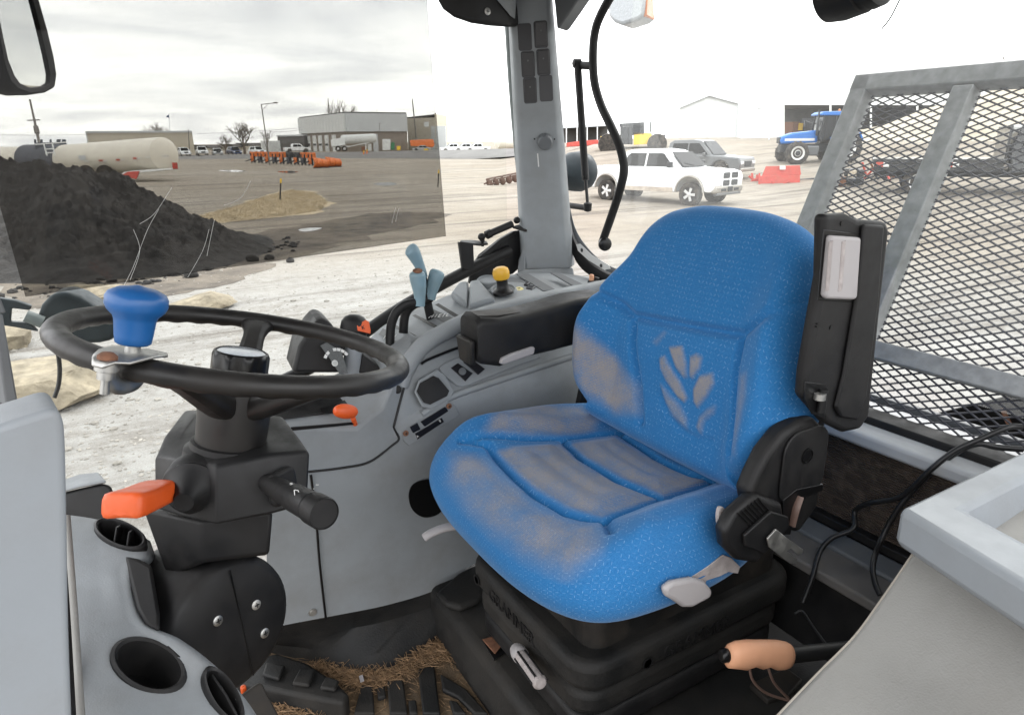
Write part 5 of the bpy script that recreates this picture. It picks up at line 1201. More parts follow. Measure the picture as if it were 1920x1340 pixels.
mat('gravel_stone', (.24, .225, .20), .9, var=.4, vs=3)
mat('beige_heap', (.42, .37, .29), .95, var=.15, vs=.5, bump=.6, bs=6)
mat('puddle', (.16, .15, .14), .04, var=.1, vs=2)
mat('bark', (.14, .115, .095), .95, var=.2, vs=4)
mat('pole', (.17, .155, .14), .8, var=.15, vs=3)
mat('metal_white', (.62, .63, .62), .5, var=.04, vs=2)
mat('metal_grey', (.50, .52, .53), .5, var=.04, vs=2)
mat('beige_wall', (.46, .42, .34), .7, var=.05, vs=1)
mat('brick_tan', (.23, .195, .16), .8, var=.12, vs=3)
mat('dark_wall', (.10, .095, .09), .8, var=.15, vs=1)
mat('roof_dark', (.06, .055, .05), .7)
mat('tank_cream', (.62, .58, .50), .45, var=.05, vs=2)
mat('tank_dark', (.055, .06, .075), .6, var=.2, vs=3)
mat('red_paint', (.42, .045, .03), .5, var=.15, vs=5, dust=.3, dustcol=(.35, .2, .15), ds=3)
mat('orange_paint', (.66, .16, .03), .5, var=.15, vs=4, dust=.3, dustcol=(.3, .12, .05), ds=3)
mat('yellow_paint', (.70, .45, .03), .5, var=.1)
mat('green_paint', (.03, .16, .07), .5)
mat('tractor_blue', (.01, .14, .48), .35, var=.06)
mat('car_white', (.78, .79, .80), .25, var=.02, coat=.6)
mat('car_grey', (.10, .105, .11), .3, var=.05, coat=.6)
mat('car_black', (.012, .013, .014), .3, coat=.6)
mat('car_blue', (.03, .05, .12), .3, coat=.6)
mat('car_silver', (.42, .43, .44), .3, coat=.6)
mat('car_mud', (.42, .36, .30), .85, var=.3, vs=4)
mat('tyre', (.030, .028, .026), .9, var=.2, vs=8, dust=.5, dustcol=(.20, .17, .14), ds=5)
mat('rim', (.62, .62, .62), .3, metal=.6)
mat('bumper', (.33, .31, .28), .4, metal=.5, var=.1)
mat('headlight', (.75, .77, .80), .12)
mat('cab_dark', (.02, .022, .025), .5)

# ground sheet: polar grid out to the horizon
vs, fs = [], []; NA_ = 144
rr = [0, 2, 4, 7, 11, 16, 22, 28, 34, 40, 47, 54, 62, 70, 80, 95, 120, 170, 260, 420, 800, 1600, 3200]
vs.append((CAM.x, CAM.y, 0))
for r_ in rr[1:]:
    for k in range(NA_):
        a = 2*pi*k/NA_; x, y = CAM.x+r_*cos(a), CAM.y+r_*sin(a); vs.append((x, y, hgt(x, y)))
fs = [(0, 1+k, 1+(k+1) % NA_) for k in range(NA_)]
for i in range(len(rr)-2):
    for k in range(NA_): fs.append((1+i*NA_+k, 1+(i+1)*NA_+k, 1+(i+1)*NA_+(k+1) % NA_, 1+i*NA_+(k+1) % NA_))
tag(mk('ground', vs, fs, 'ground', None, sharp=80), None, kind='structure')
def sheet(name, pts, h, mt, kind='structure', label=None, cat=None, jit=0, n=5):
    q = catmull(pts, n, True); rnd = random.Random(len(pts)*7)
    if jit: q = [p+V((noise.noise(p*.9)+.6*noise.noise(p*2.7), noise.noise(p*.9+V((7, 3, 0)))+.6*noise.noise(p*2.7+V((7, 3, 0))), 0))*jit*1.6 for p in q]
    return tag(mk(name, [V((p.x, p.y, hgt(p.x, p.y)+h)) for p in q], [tuple(range(len(q)))], mt, None, smooth=False), label, cat, kind=kind)
sheet('road', [G(-300, 299), G(150, 299), G(400, 298.5), G(640, 297), G(1000, 291), G(1000, 287), G(640, 288.5), G(400, 291.5), G(150, 293), G(-300, 293)], .012, 'asphalt', n=3)
# dry grass verge: sheet plus blades
gpoly = [G(*p) for p in ((365, 408), (440, 388), (500, 368), (545, 357), (590, 362), (616, 380), (600, 396), (540, 405), (450, 416), (380, 420))]
sheet('grass_verge', gpoly, .006, 'dry_grass', jit=.35, n=9)
vs, fs = [], []; random.seed(9)
bb = [(p.x, p.y) for p in gpoly]; xs = [p[0] for p in bb]; ys = [p[1] for p in bb]
cnt = 0
while cnt < 16000:
    x, y = random.uniform(min(xs), max(xs)), random.uniform(min(ys), max(ys))
    if not inpoly((x, y), bb): continue
    cnt += 1; a = random.uniform(0, 6.28); h_ = random.uniform(.02, .09); w_ = .012; b = len(vs); lx, ly = random.gauss(0, .09), random.gauss(0, .09)
    vs += [(x-w_*cos(a), y-w_*sin(a), 0), (x+w_*cos(a), y+w_*sin(a), 0), (x+lx, y+ly, h_)]; fs.append((b, b+1, b+2))
tag(mk('grass', vs, fs, 'dry_grass', None, smooth=False, fix=False), 'tan dry grass patch between the dirt tracks', 'grass', kind='stuff')
for i, q in enumerate(([(560, 431), (585, 428), (604, 428), (590, 433), (570, 435)], [(410, 320), (440, 319), (462, 321), (440, 323)], [(700, 345), (730, 342), (745, 346), (720, 349)], [(520, 322), (545, 321), (560, 323), (540, 325)])):
    sheet('puddle', [G(*p) for p in q], .008, 'puddle', label=None)
# dark soil spill in front of the heap
sheet('soil_spill', [G(*p) for p in ((0, 560), (200, 575), (420, 535), (560, 480), (700, 440), (800, 420), (830, 400), (700, 400), (560, 425), (470, 440), (300, 470), (0, 480))], .005, 'soil_spill', jit=.3, n=12)

# the black soil heap
def heap(name, label, cat, cx, cy, rot, prof, LX, LY, mt, seed, nx=110, ny=60, rough=.16, nf=1.1):
    vs, fs = [], []; ca_, sa_ = cos(rot), sin(rot)
    for j in range(ny):
        for i in range(nx):
            s, t_ = -1+2*i/(nx-1), -1+2*j/(ny-1); x, y = s*LX, t_*LY
            hh = prof(s)*max(0, 1-abs(t_)**1.25)
            p = V((x*nf, y*nf, seed)); e = min(1, hh*2.2)
            hh += rough*e*(noise.noise(p)+.55*noise.noise(p*2.7)+.35*noise.noise(p*6.1)+.25*noise.noise(p*13))
            wx, wy = cx+x*ca_-y*sa_, cy+x*sa_+y*ca_
            vs.append((wx, wy, hgt(wx, wy)+max(-.05, hh-.04)))
    for j in range(ny-1):
        for i in range(nx-1): fs.append((j*nx+i, j*nx+i+1, (j+1)*nx+i+1, (j+1)*nx+i))
    return tag(mk(name, vs, fs, mt, None, sharp=60), label, cat)
CR = [(-520, 345), (-260, 328), (-100, 316), (0, 307), (55, 299), (100, 292), (135, 291), (165, 302), (205, 318), (250, 336), (290, 362), (330, 384), (375, 402), (430, 428), (480, 450), (520, 466)]
FB = [(-520, 13.0), (-100, 11.6), (60, 11.4), (300, 12.2), (420, 13.4), (480, 14.6), (520, 15.4)]
def lin(tab, x):
    for (x0_, y0_), (x1_, y1_) in zip(tab, tab[1:]):
        if x <= x1_: return y0_+(y1_-y0_)*max(0, (x-x0_)/(x1_-x0_))
    return tab[-1][1]
vs, fs = [], []; NX, NY = 300, 130
for i in range(NX):
    px = -520+1040*i/(NX-1); py = lin(CR, px); top = A(px, py, d=15.8); gz = max(.02, top.z)
    dr = V((ray(px, py).x, ray(px, py).y, 0)); base = V((top.x, top.y, 0)); wf = (15.8-lin(FB, px))
    for j in range(NY):
        t_ = -1+2*j/(NY-1); w_ = wf if t_ < 0 else 3.2
        p = base+dr*(t_*w_); q = V((p.x*.9, p.y*.9, 2)); h_ = gz*max(0, 1-abs(t_)**1.15)
        e = min(1, h_*1.6)*min(1, 2.2-1.2*(1-abs(t_)))
        lump = noise.noise(q*1.1)*.30+abs(noise.noise(q*2.6))*.26+abs(noise.noise(q*6.5))*.15+noise.noise(q*15)*.07-.16
        vs.append((p.x, p.y, max(-.04, h_+e*lump*.95-.03)))
fs = [(i*NY+j, (i+1)*NY+j, (i+1)*NY+j+1, i*NY+j+1) for i in range(NX-1) for j in range(NY-1)]
tag(mk('soil_heap', vs, fs, 'soil_black', None, sharp=50), 'large heap of black topsoil in front of the tanker', 'soil heap')
random.seed(21)
for k, (px, py, s_) in enumerate(((425, 480, .26), (405, 462, .22), (475, 490, .13), (505, 487, .10), (300, 505, .20), (360, 520, .12), (545, 492, .09))):
    c = G(px, py); b = bmesh.new(); bmesh.ops.create_icosphere(b, subdivisions=3, radius=s_)
    for v_ in b.verts: v_.co *= 1+.30*noise.noise(v_.co*(2.2/s_*.35)+V((k*3, 0, 0))); v_.co.z *= .75
    vs_ = [v_.co+V((c.x, c.y, s_*.4)) for v_ in b.verts]; fs_ = [[v_.index for v_ in f.verts] for f in b.faces]; b.free()
    tag(mk('soil_clod', vs_, fs_, 'soil_black', None, sharp=70), ('biggest dark soil clod at the right toe of the heap', 'dark soil clod just left of the biggest one', 'small soil clod right of the heap toe', 'soil clod farther right on the dirt', 'soil clod at the foot of the heap in its middle', 'small clod in front of the heap', 'rightmost tiny soil clod on the dirt')[k], 'clod', 'soil clods at the foot of the heap')
vs, fs = [], []; random.seed(31)
ico = bmesh.new(); bmesh.ops.create_icosphere(ico, subdivisions=2, radius=1); iv = [v_.co.copy() for v_ in ico.verts]; jf = [[v_.index for v_ in f.verts] for f in ico.faces]; ico.free()
for k in range(230):
    px = random.uniform(-60, 560); p = G(px, min(570, lin(((-60, 560), (200, 548), (330, 525), (430, 495), (520, 470), (640, 455)), px)-8+random.gauss(0, 7))); s_ = random.choice((.015, .02, .03, .04, .06))*random.uniform(.7, 1.3); b = len(vs); o_ = random.random()*50
    for v_ in iv:
        q = v_*s_*(1+.35*noise.noise(v_*1.5+V((o_, 0, 0)))); vs.append((p.x+q.x*1.2, p.y+q.y, p.z+s_*.4+q.z*.8))
    for f in jf: fs.append(tuple(b+q for q in f))
tag(mk('soil_rubble', vs, fs, 'soil_black', None, smooth=False, fix=False), 'small dark soil crumbs spilled along the foot of the heap', 'rubble', kind='stuff')
# limestone boulders close to the tractor
for k, (px, py, s_, fl, lab) in enumerate(((165, 566, .42, .45, 'tan limestone boulder seen just above the wheel rim'), (80, 745, .60, .42, 'big pale limestone boulder below the work lamp'), (380, 578, .38, .40, 'low pale boulder behind the blue knob'), (-40, 655, .55, .45, 'tan boulder at the picture edge under the lamp arm'), (215, 565, .35, .5, 'small tan boulder beside the one above the rim'))):
    c = G(px, py); b = bmesh.new(); rnd = random.Random(50+k)
    for q in range(26):
        z_ = rnd.uniform(-1, 1); a_ = rnd.uniform(0, 2*pi); rr_ = sqrt(1-z_*z_); f_ = rnd.uniform(.82, 1.08)
        b.verts.new((s_*1.3*rr_*cos(a_)*f_, s_*rr_*sin(a_)*f_, s_*fl*z_*f_))
    h_ = bmesh.ops.convex_hull(b, input=b.verts)
    bmesh.ops.delete(b, geom=[v_ for v_ in h_['geom_interior'] if isinstance(v_, bmesh.types.BMVert)], context='VERTS')
    bmesh.ops.triangulate(b, faces=b.faces); bmesh.ops.subdivide_edges(b, edges=b.edges, cuts=7, use_grid_fill=True)
    b.verts.index_update()
    for v_ in b.verts:
        q = v_.co/s_; v_.co += v_.co.normalized()*s_*(.07*noise.noise(q*2.5+V((k, 0, 0)))+.05*abs(noise.noise(q*5.5))+.025*noise.noise(q*12))
    vs_ = [v_.co+V((c.x, c.y, s_*fl*.45)) for v_ in b.verts]; fs_ = [[v_.index for v_ in f.verts] for f in b.faces]; b.free()
    tag(mk('boulder', vs_, fs_, 'limestone', None, sharp=28), lab, 'boulder', 'limestone boulders beside the tractor')
# gravel: loose stones on the near yard
vs, fs = [], []; random.seed(5)
ico = bmesh.new(); bmesh.ops.create_icosphere(ico, subdivisions=1, radius=1); iv = [v_.co.copy() for v_ in ico.verts]; jf = [[v_.index for v_ in f.verts] for f in ico.faces]; ico.free()
for k in range(4200):
    p = G(random.uniform(20, 900), 470+460*random.random()**1.2); s_ = random.uniform(.006, .020)*(1 if random.random() < .97 else 2.2)
    b = len(vs); sx, sy, sz = s_*random.uniform(.7, 1.4), s_*random.uniform(.7, 1.4), s_*.6
    for v_ in iv: vs.append((p.x+v_.x*sx, p.y+v_.y*sy, p.z+sz*.4+v_.z*sz))
    for f in jf: fs.append(tuple(b+q for q in f))
tag(mk('gravel', vs, fs, 'gravel_stone', None, smooth=False, fix=False), 'loose pale gravel on the yard beside the tractor', 'gravel', kind='stuff')
# ================================================================== BACKGROUND THINGS
def far(px, py, d): return A(px, py, d=d)
def onz(px, d, z=None):
    """ground point below pixel column px at depth d"""
    p = A(px, 262, d=d); return V((p.x, p.y, hgt(p.x, p.y) if z is None else z))
def zat(px, py, d): return A(px, py, d=d).z
# ---- generic road vehicle, nose along +X, built round its own origin
def wheelset(root, r, w_, pts, spokes=0):
    for k, (x, y) in enumerate(pts):
        s_ = 1 if y > 0 else -1
        t = lathe('wheel', [(r*.58, -w_/2), (r*.9, -w_/2), (r, -w_*.36), (r, w_*.36), (r*.9, w_/2), (r*.60, w_/2), (r*.58, w_*.40)], (x, y, r), (0, s_, 0), 'tyre', root, n=24)
        lathe('rim', [(r*.60, w_*.30), (r*.58, w_*.44), (r*.52, w_*.42), (r*.50, w_*.30), (r*.1, w_*.30)], (x, y, r), (0, s_, 0), 'rim' if not spokes else 'cab_dark', t, n=20)
        if spokes:
            for q in range(spokes):
                a = 2*pi*q/spokes; c, d = V((x, y+s_*w_*.40, r)), V((cos(a), 0, sin(a)))
                e = V((-sin(a), 0, cos(a)))
                prism('spoke', [c+d*r*.06-e*r*.10, c+d*r*.58-e*r*.13, c+d*r*.58+e*r*.13, c+d*r*.06+e*r*.10], (0, s_*w_*.06, 0), 'rim', t, bev=r*.02)
            lathe('hub_cap', [(r*.14, w_*.40), (r*.14, w_*.47), (r*.1, w_*.49)], (x, y, r), (0, s_, 0), 'rim', t, n=12)
def arch(cx, r, n=8, z0=.0):
    return [(cx-r*cos(pi*k/n), z0+r*sin(pi*k/n)) for k in range(n+1)]
def side_prism(name, prof, wd, mt, parent, bev=.05, tap=1.0, seg=3, zref=None):
    """extrude a side outline (x, z) across the width; tap narrows the top of the outline"""
    zmin, zmax = min(z for _, z in prof), max(z for _, z in prof)
    f = lambda z: 1-(1-tap)*(z-zmin)/(zmax-zmin)
    n = len(prof); vs_ = [V((x, -wd/2*f(z), z)) for x, z in prof]+[V((x, wd/2*f(z), z)) for x, z in prof]
    fs_ = [tuple(range(n)), tuple(range(n, 2*n))[::-1]]+[(i, (i+1) % n, n+(i+1) % n, n+i) for i in range(n)]
    return mk(name, vs_, fs_, mt, parent, bev=bev, seg=seg, sharp=35)
def side_panes(parent, panes, wd, zlo, zhi, tap, mt='car_glass'):
    for q in panes:
        for s_ in (-1, 1):
            f = lambda z: (1-(1-tap)*(z-zlo)/(zhi-zlo))*wd/2+.006
            prism('window', [V((x, s_*f(z), z)) for x, z in q], (0, s_*.008, 0), mt, parent, bev=0)
def car(name, label, cat, col, kind, loc, rz, group=None):
    t = thing(name, label, cat, (0, 0, 0), group)
    if kind == 'pickup':
        L, W, z0, zb, zt, r = 5.6, 1.95, .42, 1.12, 1.88, .40; fx, rx = 1.75, -1.75
        body = [(-2.8, z0), (rx-.5, z0)]+arch(rx, .48, 6, z0)[1:-1]+[(rx+.5, z0), (fx-.5, z0)]+arch(fx, .48, 6, z0)[1:-1]+[(fx+.5, z0), (2.78, z0), (2.8, .80), (2.72, 1.05), (1.2, 1.16), (-2.8, 1.16)]
        cabp = [(-1.15, 1.12), (1.35, 1.12), (.65, 1.84), (.2, 1.90), (-.85, 1.88), (-1.1, 1.75)]
        panes = [[(-.95, 1.22), (-.05, 1.22), (-.05, 1.72), (-.85, 1.72)], [(.02, 1.22), (1.05, 1.22), (.55, 1.72), (.02, 1.72)]]; wind = (1.30, 1.17, .70, 1.80)
    else:
        h = 1.72 if kind == 'suv' else 1.46
        L, W, z0, r = 4.7, 1.85, .32, .35; fx, rx = 1.4, -1.4; zs = h*.60
        body = [(-2.3, z0), (rx-.44, z0)]+arch(rx, .42, 6, z0)[1:-1]+[(rx+.44, z0), (fx-.44, z0)]+arch(fx, .42, 6, z0)[1:-1]+[(fx+.44, z0), (2.3, z0), (2.33, .65), (2.15, zs-.12), (1.0, zs), (-2.3, zs+.02)]
        cabp = [(-2.2 if kind == 'suv' else -1.7, zs-.02), (1.25, zs-.02), (.45, h-.04), (-.2, h), (-1.5 if kind == 'suv' else -.9, h-.02)]
        panes = [[(-1.3, zs+.06), (-.3, zs+.06), (-.3, h-.14), (-1.15, h-.14)], [(-.22, zs+.06), (.9, zs+.06), (.4, h-.14), (-.22, h-.14)]]; wind = (1.18, zs+.02, .50, h-.08)
    zlo, zhi = cabp[0][1], max(z for _, z in cabp); tap = .80
    bd = side_prism('body', body, W, col, t, bev=.07); cb = side_prism('cabin', cabp, W*.96, col, t, bev=.05, tap=tap)
    side_panes(cb, panes, W*.96, zlo, zhi, tap)
    x0, za, x1, zb_ = wind; w0, w1 = W*.40, W*.35
    prism('windscreen', [V((x0+.02, -w0, za)), V((x0+.02, w0, za)), V((x1+.02, w1, zb_)), V((x1+.02, -w1, zb_))], (.02, 0, .02), 'car_glass', cb, bev=0)
    xf = max(x for x, _ in body)
    for s_ in (-1, 1):
        box('headlight', (xf-.05, s_*W*.38, .80 if kind == 'pickup' else .70), (.14, .34, .16), 'headlight', bd, bev=.03)
        box('tail_lamp', (-L/2+.0, s_*W*.44, .85), (.08, .14, .30), 'red_paint', bd, bev=.02)
        box('mirror', (.95, s_*(W/2+.10), 1.20), (.12, .18, .16), col, cb, bev=.03)
    box('grille', (xf-.02, 0, .74), (.08, W*.42, .26), 'cab_dark', bd, bev=.02); box('bumper', (xf-.02, 0, .46), (.16, W*.92, .18), 'bumper' if kind == 'pickup' else col, bd, bev=.05)
    wheelset(t, r, .24, [(fx, W/2-.12), (fx, -W/2+.12), (rx, W/2-.12), (rx, -W/2+.12)])
    t.location = loc; t.rotation_euler = (0, 0, rz)
    return t
view_az = lambda p: atan2(p.y-CAM.y, p.x-CAM.x)
# ---- row of parked cars across the road
toward = lambda p, off=0: view_az(p)+pi+off
grp = 'cars parked in a row across the road'
for px, d, col, kind, lab, off in ((341, 139, 'car_white', 'suv', 'white car parked at the end of row next to the tanker', .2), (375, 141, 'car_white', 'pickup', 'white pickup with a dark front second in the parked row', .1), (404, 141, 'car_silver', 'sedan', 'silver sedan in the middle of the parked row', .1), (436, 143, 'car_blue', 'suv', 'dark car parked left of the bare tree', .3), (479, 150, 'car_white', 'suv', 'white car parked right of the bare tree trunk', .5)):
    p = onz(px, d); car('parked_car', lab, 'car', col, kind, p, toward(p, off), grp)
# ---- the white pickup nearer by
rp = thing('white_pickup', 'muddy white crew cab pickup parked outside the rear corner window', 'pickup', (0, 0, 0))
z0 = .50; fx, rx = 1.80, -1.78
body = [(-2.88, .62), (-2.80, z0), (rx-.54, z0)]+arch(rx, .52, 10, z0)[1:-1]+[(rx+.54, z0-.04), (fx-.56, z0-.04)]+arch(fx, .54, 10, z0)[1:-1]+[(fx+.55, z0), (2.62, z0), (2.74, .62), (2.78, .98), (2.70, 1.17), (2.45, 1.23), (1.25, 1.30), (-2.88, 1.30)]
bd = side_prism('body', body, 2.0, 'car_white', rp, bev=.09, seg=4)
cabp = [(-1.25, 1.26), (1.42, 1.26), (.78, 1.80), (.52, 1.90), (.0, 1.95), (-.75, 1.93), (-1.05, 1.86), (-1.16, 1.70)]
cb = side_prism('cabin', cabp, 1.92, 'car_white', rp, bev=.07, tap=.78, seg=4)
side_panes(cb, [[(-.98, 1.34), (-.12, 1.34), (-.12, 1.80), (-.80, 1.80), (-.93, 1.70)], [(-.04, 1.34), (1.08, 1.34), (.62, 1.78), (.5, 1.80), (-.04, 1.80)]], 1.92, 1.26, 1.95, .78)
prism('windscreen', [V((1.40, -.80, 1.33)), V((1.40, .80, 1.33)), V((.84, .66, 1.82)), V((.84, -.66, 1.82))], (.02, 0, .02), 'car_glass', cb, bev=0)
tube('wiper', [V((1.40, -.1, 1.38)), V((1.30, -.55, 1.46))], .012, 'cab_dark', cb, n=6, smooth=0)
gr = prism('grille_surround', [V((2.70, a, b)) for a, b in rrect(1.18, .52, .12)], (.10, 0, 0), 'car_white', bd, bev=.02)
for o in gr.data.vertices: o.co.z += .94
for sy in (-1, 1):
    for sz, wz in ((1, .17), (-1, .17)):
        prism('grille_opening', [V((2.808, sy*.29+a, .94+sz*.125+b)) for a, b in rrect(.44, .19, .05)], (.006, 0, 0), 'cab_dark', gr, bev=0)
        for k in range(3): box('grille_bar', (2.815, sy*.29, .94+sz*.125-.06+.06*k), (.006, .42, .014), 'car_grey', gr, bev=0)
    box('headlight', (2.66, sy*.80, .98), (.18, .30, .24), 'headlight', bd, bev=.04)
    box('mirror', (1.05, sy*1.12, 1.42), (.14, .22, .20), 'cab_dark', cb, bev=.03)
    box('tail_lamp', (-2.88, sy*.90, 1.02), (.06, .14, .40), 'red_paint', bd, bev=.02)
    box('mud_splash', (.0, sy*1.004, z0+.05), (2.3, .01, .16), 'car_mud', bd, bev=.004)
    for xx in (.05, -1.12): box('door_gap', (xx, sy*1.002, .92), (.012, .006, .62), 'car_grey', bd, bev=0)
    for xx in (-.05, -1.0): box('door_handle', (xx-.12, sy*1.01, 1.10), (.18, .03, .03), 'car_white', bd, bev=.008)
    for cx_, rr_ in ((fx, .54), (rx, .52)):
        tube('arch_trim', [V((cx_-rr_*cos(a), sy*1.0, z0+rr_*sin(a))) for a in [pi*k/12 for k in range(13)]], .035, 'bumper', bd, n=8, smooth=0)
bm_ = box('front_bumper', (2.70, 0, .60), (.22, 1.94, .26), 'bumper', rp, bev=.07, seg=3)
box('bumper_step', (2.72, 0, .44), (.16, 1.7, .10), 'car_grey', bm_, bev=.03)
box('number_plate', (2.825, 0, .60), (.02, .32, .16), 'cab_dark', bm_, bev=.004); box('bumper_vent', (2.815, .45, .58), (.02, .34, .09), 'cab_dark', bm_, bev=.01); box('bumper_vent', (2.815, -.45, .58), (.02, .34, .09), 'cab_dark', bm_, bev=.01)
box('rear_bumper', (-2.92, 0, .62), (.18, 1.9, .2), 'bumper', rp, bev=.05)
wheelset(rp, .41, .28, [(fx, .86), (fx, -.86), (rx, .86), (rx, -.86)], spokes=5)
rz = atan2(-.97, .24); f_ = V((cos(rz), sin(rz), 0)); lft = V((-sin(rz), cos(rz), 0))
wp = G(1290, 386); rp.location = V((wp.x, wp.y, 0))-f_*fx+lft*.86; rp.rotation_euler = (0, 0, rz); rp.scale = (1.05, 1.02, 1.03)
p = onz(1306, 35); car('grey_pickup', 'dark grey pickup parked behind the white one', 'pickup', 'car_grey', 'pickup', V((p.x, p.y, hgt(p.x, p.y)-.05)), rz+.10)

# ---- blue tractor
bt = thing('blue_tractor', 'blue tractor with white front rims parked before the open shed', 'tractor', (0, 0, 0))
def ag_wheel(x, y, r, w_, nl):
    s_ = 1 if y > 0 else -1
    t = lathe('wheel', [(r*.62, -w_/2), (r*.88, -w_/2), (r*.95, -w_*.42), (r*.95, w_*.42), (r*.88, w_/2), (r*.62, w_/2), (r*.6, w_*.36)], (x, y, r), (0, s_, 0), 'tyre', bt, n=32)
    lathe('rim', [(r*.60, w_*.34), (r*.58, w_*.48), (r*.50, w_*.44), (r*.30, w_*.20), (r*.26, w_*.40), (r*.02, w_*.42)], (x, y, r), (0, s_, 0), 'decal_white', t, n=24)
    lathe('hub', [(r*.22, w_*.2), (r*.22, w_*.46), (r*.1, w_*.5)], (x, y, r), (0, s_, 0), 'cab_dark', t, n=16)
    for k in range(nl):
        a = 2*pi*k/nl; e = V((cos(a), 0, sin(a))); c = V((x, y+s_*w_*.2*(1 if k % 2 else -1), r))+e*r*.96
        box('lug', c, (r*.10, w_*.55, r*.07), 'tyre', t, rot=basis(e, V((0, 1, 0)), e.cross(V((0, 1, 0)))), bev=0)
for s_ in (-1, 1):
    ag_wheel(1.45, s_*.92, .66, .46, 18); ag_wheel(-1.2, s_*.98, .92, .56, 22)
hood = side_prism('hood', [(.15, 1.22), (2.2, 1.16), (2.30, 1.34), (2.22, 1.58), (1.6, 1.78), (.15, 1.92)], .84, 'tractor_blue', bt, bev=.10)
box('nose_grille', (2.24, 0, 1.38), (.14, .60, .34), 'cab_dark', hood, bev=.04); box('side_stripe', (1.2, -.425, 1.40), (1.7, .012, .14), 'decal_white', hood, bev=.003); box('side_stripe', (1.2, .425, 1.40), (1.7, .012, .14), 'decal_white', hood, bev=.003)
box('chassis', (.5, 0, .92), (3.4, .60, .50), 'cab_dark', bt, bev=.06); box('fuel_tank', (.55, -.62, .78), (.8, .36, .56), 'car_grey', bt, bev=.08); box('fuel_tank', (.55, .62, .78), (.8, .36, .56), 'car_grey', bt, bev=.08)
cabg = side_prism('cab_glass', [(-1.45, 1.45), (.10, 1.30), (.22, 1.6), (.05, 2.72), (-1.35, 2.72)], 1.5, 'car_glass', bt, bev=.05, tap=.9)
for q in ([(.10, 1.3), (.22, 1.6), (.05, 2.72)], [(-.62, 1.35), (-.62, 2.72)], [(-1.45, 1.45), (-1.35, 2.72)]):
    for s_ in (-1, 1): tube('cab_post', [V((x, s_*(.755-.075*(z-1.3)/1.4), z)) for x, z in q], .05, 'cab_dark', bt, n=8, smooth=0)
side_prism('cab_roof_panel', [(-1.55, 2.70), (.28, 2.70), (.32, 2.78), (.1, 2.92), (-1.4, 2.92)], 1.6, 'tractor_blue', bt, bev=.06)
for s_ in (-1, 1):
    side_prism('fender', [(-2.1, 1.35), (-1.9, 1.75), (-1.4, 1.92), (-.8, 1.85), (-.35, 1.45), (-.5, 1.40), (-.85, 1.72), (-1.4, 1.80), (-1.85, 1.65), (-2.0, 1.32)], .50, 'tractor_blue', bt, bev=.02)
    o = [c for c in bt.children if c.name.startswith('fender')][-1]
    for v_ in o.data.vertices: v_.co.y += s_*.98
    tube('mirror_arm', [V((.15, s_*.75, 2.3)), V((.45, s_*1.2, 2.45))], .03, 'cab_dark', bt, n=6, smooth=0); box('mirror', (.45, s_*1.22, 2.30), (.06, .18, .36), 'cab_dark', bt, bev=.02)
lathe('exhaust', [(.05, 0), (.07, .1), (.07, .9), (.05, .95), (.05, 1.4)], (.32, .55, 1.6), (0, 0, 1), 'cab_dark', bt, n=12)
lathe('beacon', [(.06, 0), (.07, .03), (.06, .14), (.02, .17)], (-1.2, -.5, 2.92), (0, 0, 1), 'amber', bt, n=12)
tp = A(1534, 262, d=40); rzt = view_az(tp)+pi/2+.35
bt.location = V((tp.x, tp.y, zat(1500, 309, 40))); bt.rotation_euler = (0, 0, rzt)

# ---- red implement and bits beside it
ri = thing('red_implement', 'red steel implement box on the ground right of the pickup', 'implement', G(1460, 355))
def pxbox(name, pts, depth, mt, parent, d0, bev=.02): return prism(name, [A(*p, d=d0) for p in pts], ray(pts[0][0], pts[0][1])*depth, mt, parent, bev=bev)
d0 = 32
pxbox('body', ((1425, 330), (1500, 328), (1500, 347), (1438, 357), (1424, 356)), 1.6, 'red_paint', ri, d0)
pxbox('lid', ((1436, 312), (1500, 310), (1502, 328), (1428, 331)), 1.5, 'red_paint', ri, d0+.05)
for q in (((1424, 325), (1423, 355)), ((1448, 340), (1450, 354)), ((1468, 345), (1480, 340))): tube('strut', [A(*q[0], d=d0-.1), A(*q[1], d=d0-.1)], .04, 'red_paint', ri, n=6, smooth=0)
prism('sticker', [A(*p, d=d0-.02) for p in ((1462, 311), (1472, 311), (1472, 318), (1462, 318))], (0, -.02, 0), 'decal_white', ri, bev=0)
r2 = thing('red_hitch', 'small rusty red hitch frame between pickup nose and implement', 'implement', G(1415, 355))
for a, b in (((1404, 330), (1422, 345)), ((1402, 345), (1424, 332)), ((1404, 352), (1424, 352)), ((1410, 325), (1412, 352)), ((1420, 328), (1420, 352))): tube('frame_bar', [A(*a, d=33), A(*b, d=33)], .06, 'red_paint', r2, n=6, smooth=0)
p = G(1505, 350); bx2 = tag(pxbox('steel_box', ((1490, 337), (1530, 333), (1530, 352), (1492, 358)), 1.2, 'cab_dark', None, 33), 'dark steel box beside the red implement', 'box')
# ---- white gable building, open-front shed, lamp posts
def building(name, label, cat='building'): return thing(name, label, cat, (0, 0, 0))
gbld = building('gable_building', 'white gabled steel building beyond the pickup')
d0 = 72
wl_ = prism('wall', [A(*p, d=d0) for p in ((1274, 262), (1274, 203), (1330, 180), (1384, 195), (1381, 262))], ray(1330, 220)*18, 'metal_white', gbld, bev=.02)
for a, b in (((1274, 203), (1330, 180)), ((1330, 180), (1385, 195))):
    prism('roof_edge', [A(*a, d=d0-.3), A(*b, d=d0-.3), A(b[0], b[1]-1.6, d=d0-.3), A(a[0], a[1]-1.6, d=d0-.3)], ray(1330, 200)*18.5, 'metal_grey', gbld, bev=0)
tube('downpipe', [A(1385, 196, d=d0-.2), A(1381, 262, d=d0-.2)], .09, 'metal_grey', gbld, n=6, smooth=0)
shed = building('open_shed', 'long white workshop with dark open bays behind the blue tractor')
d0 = 62
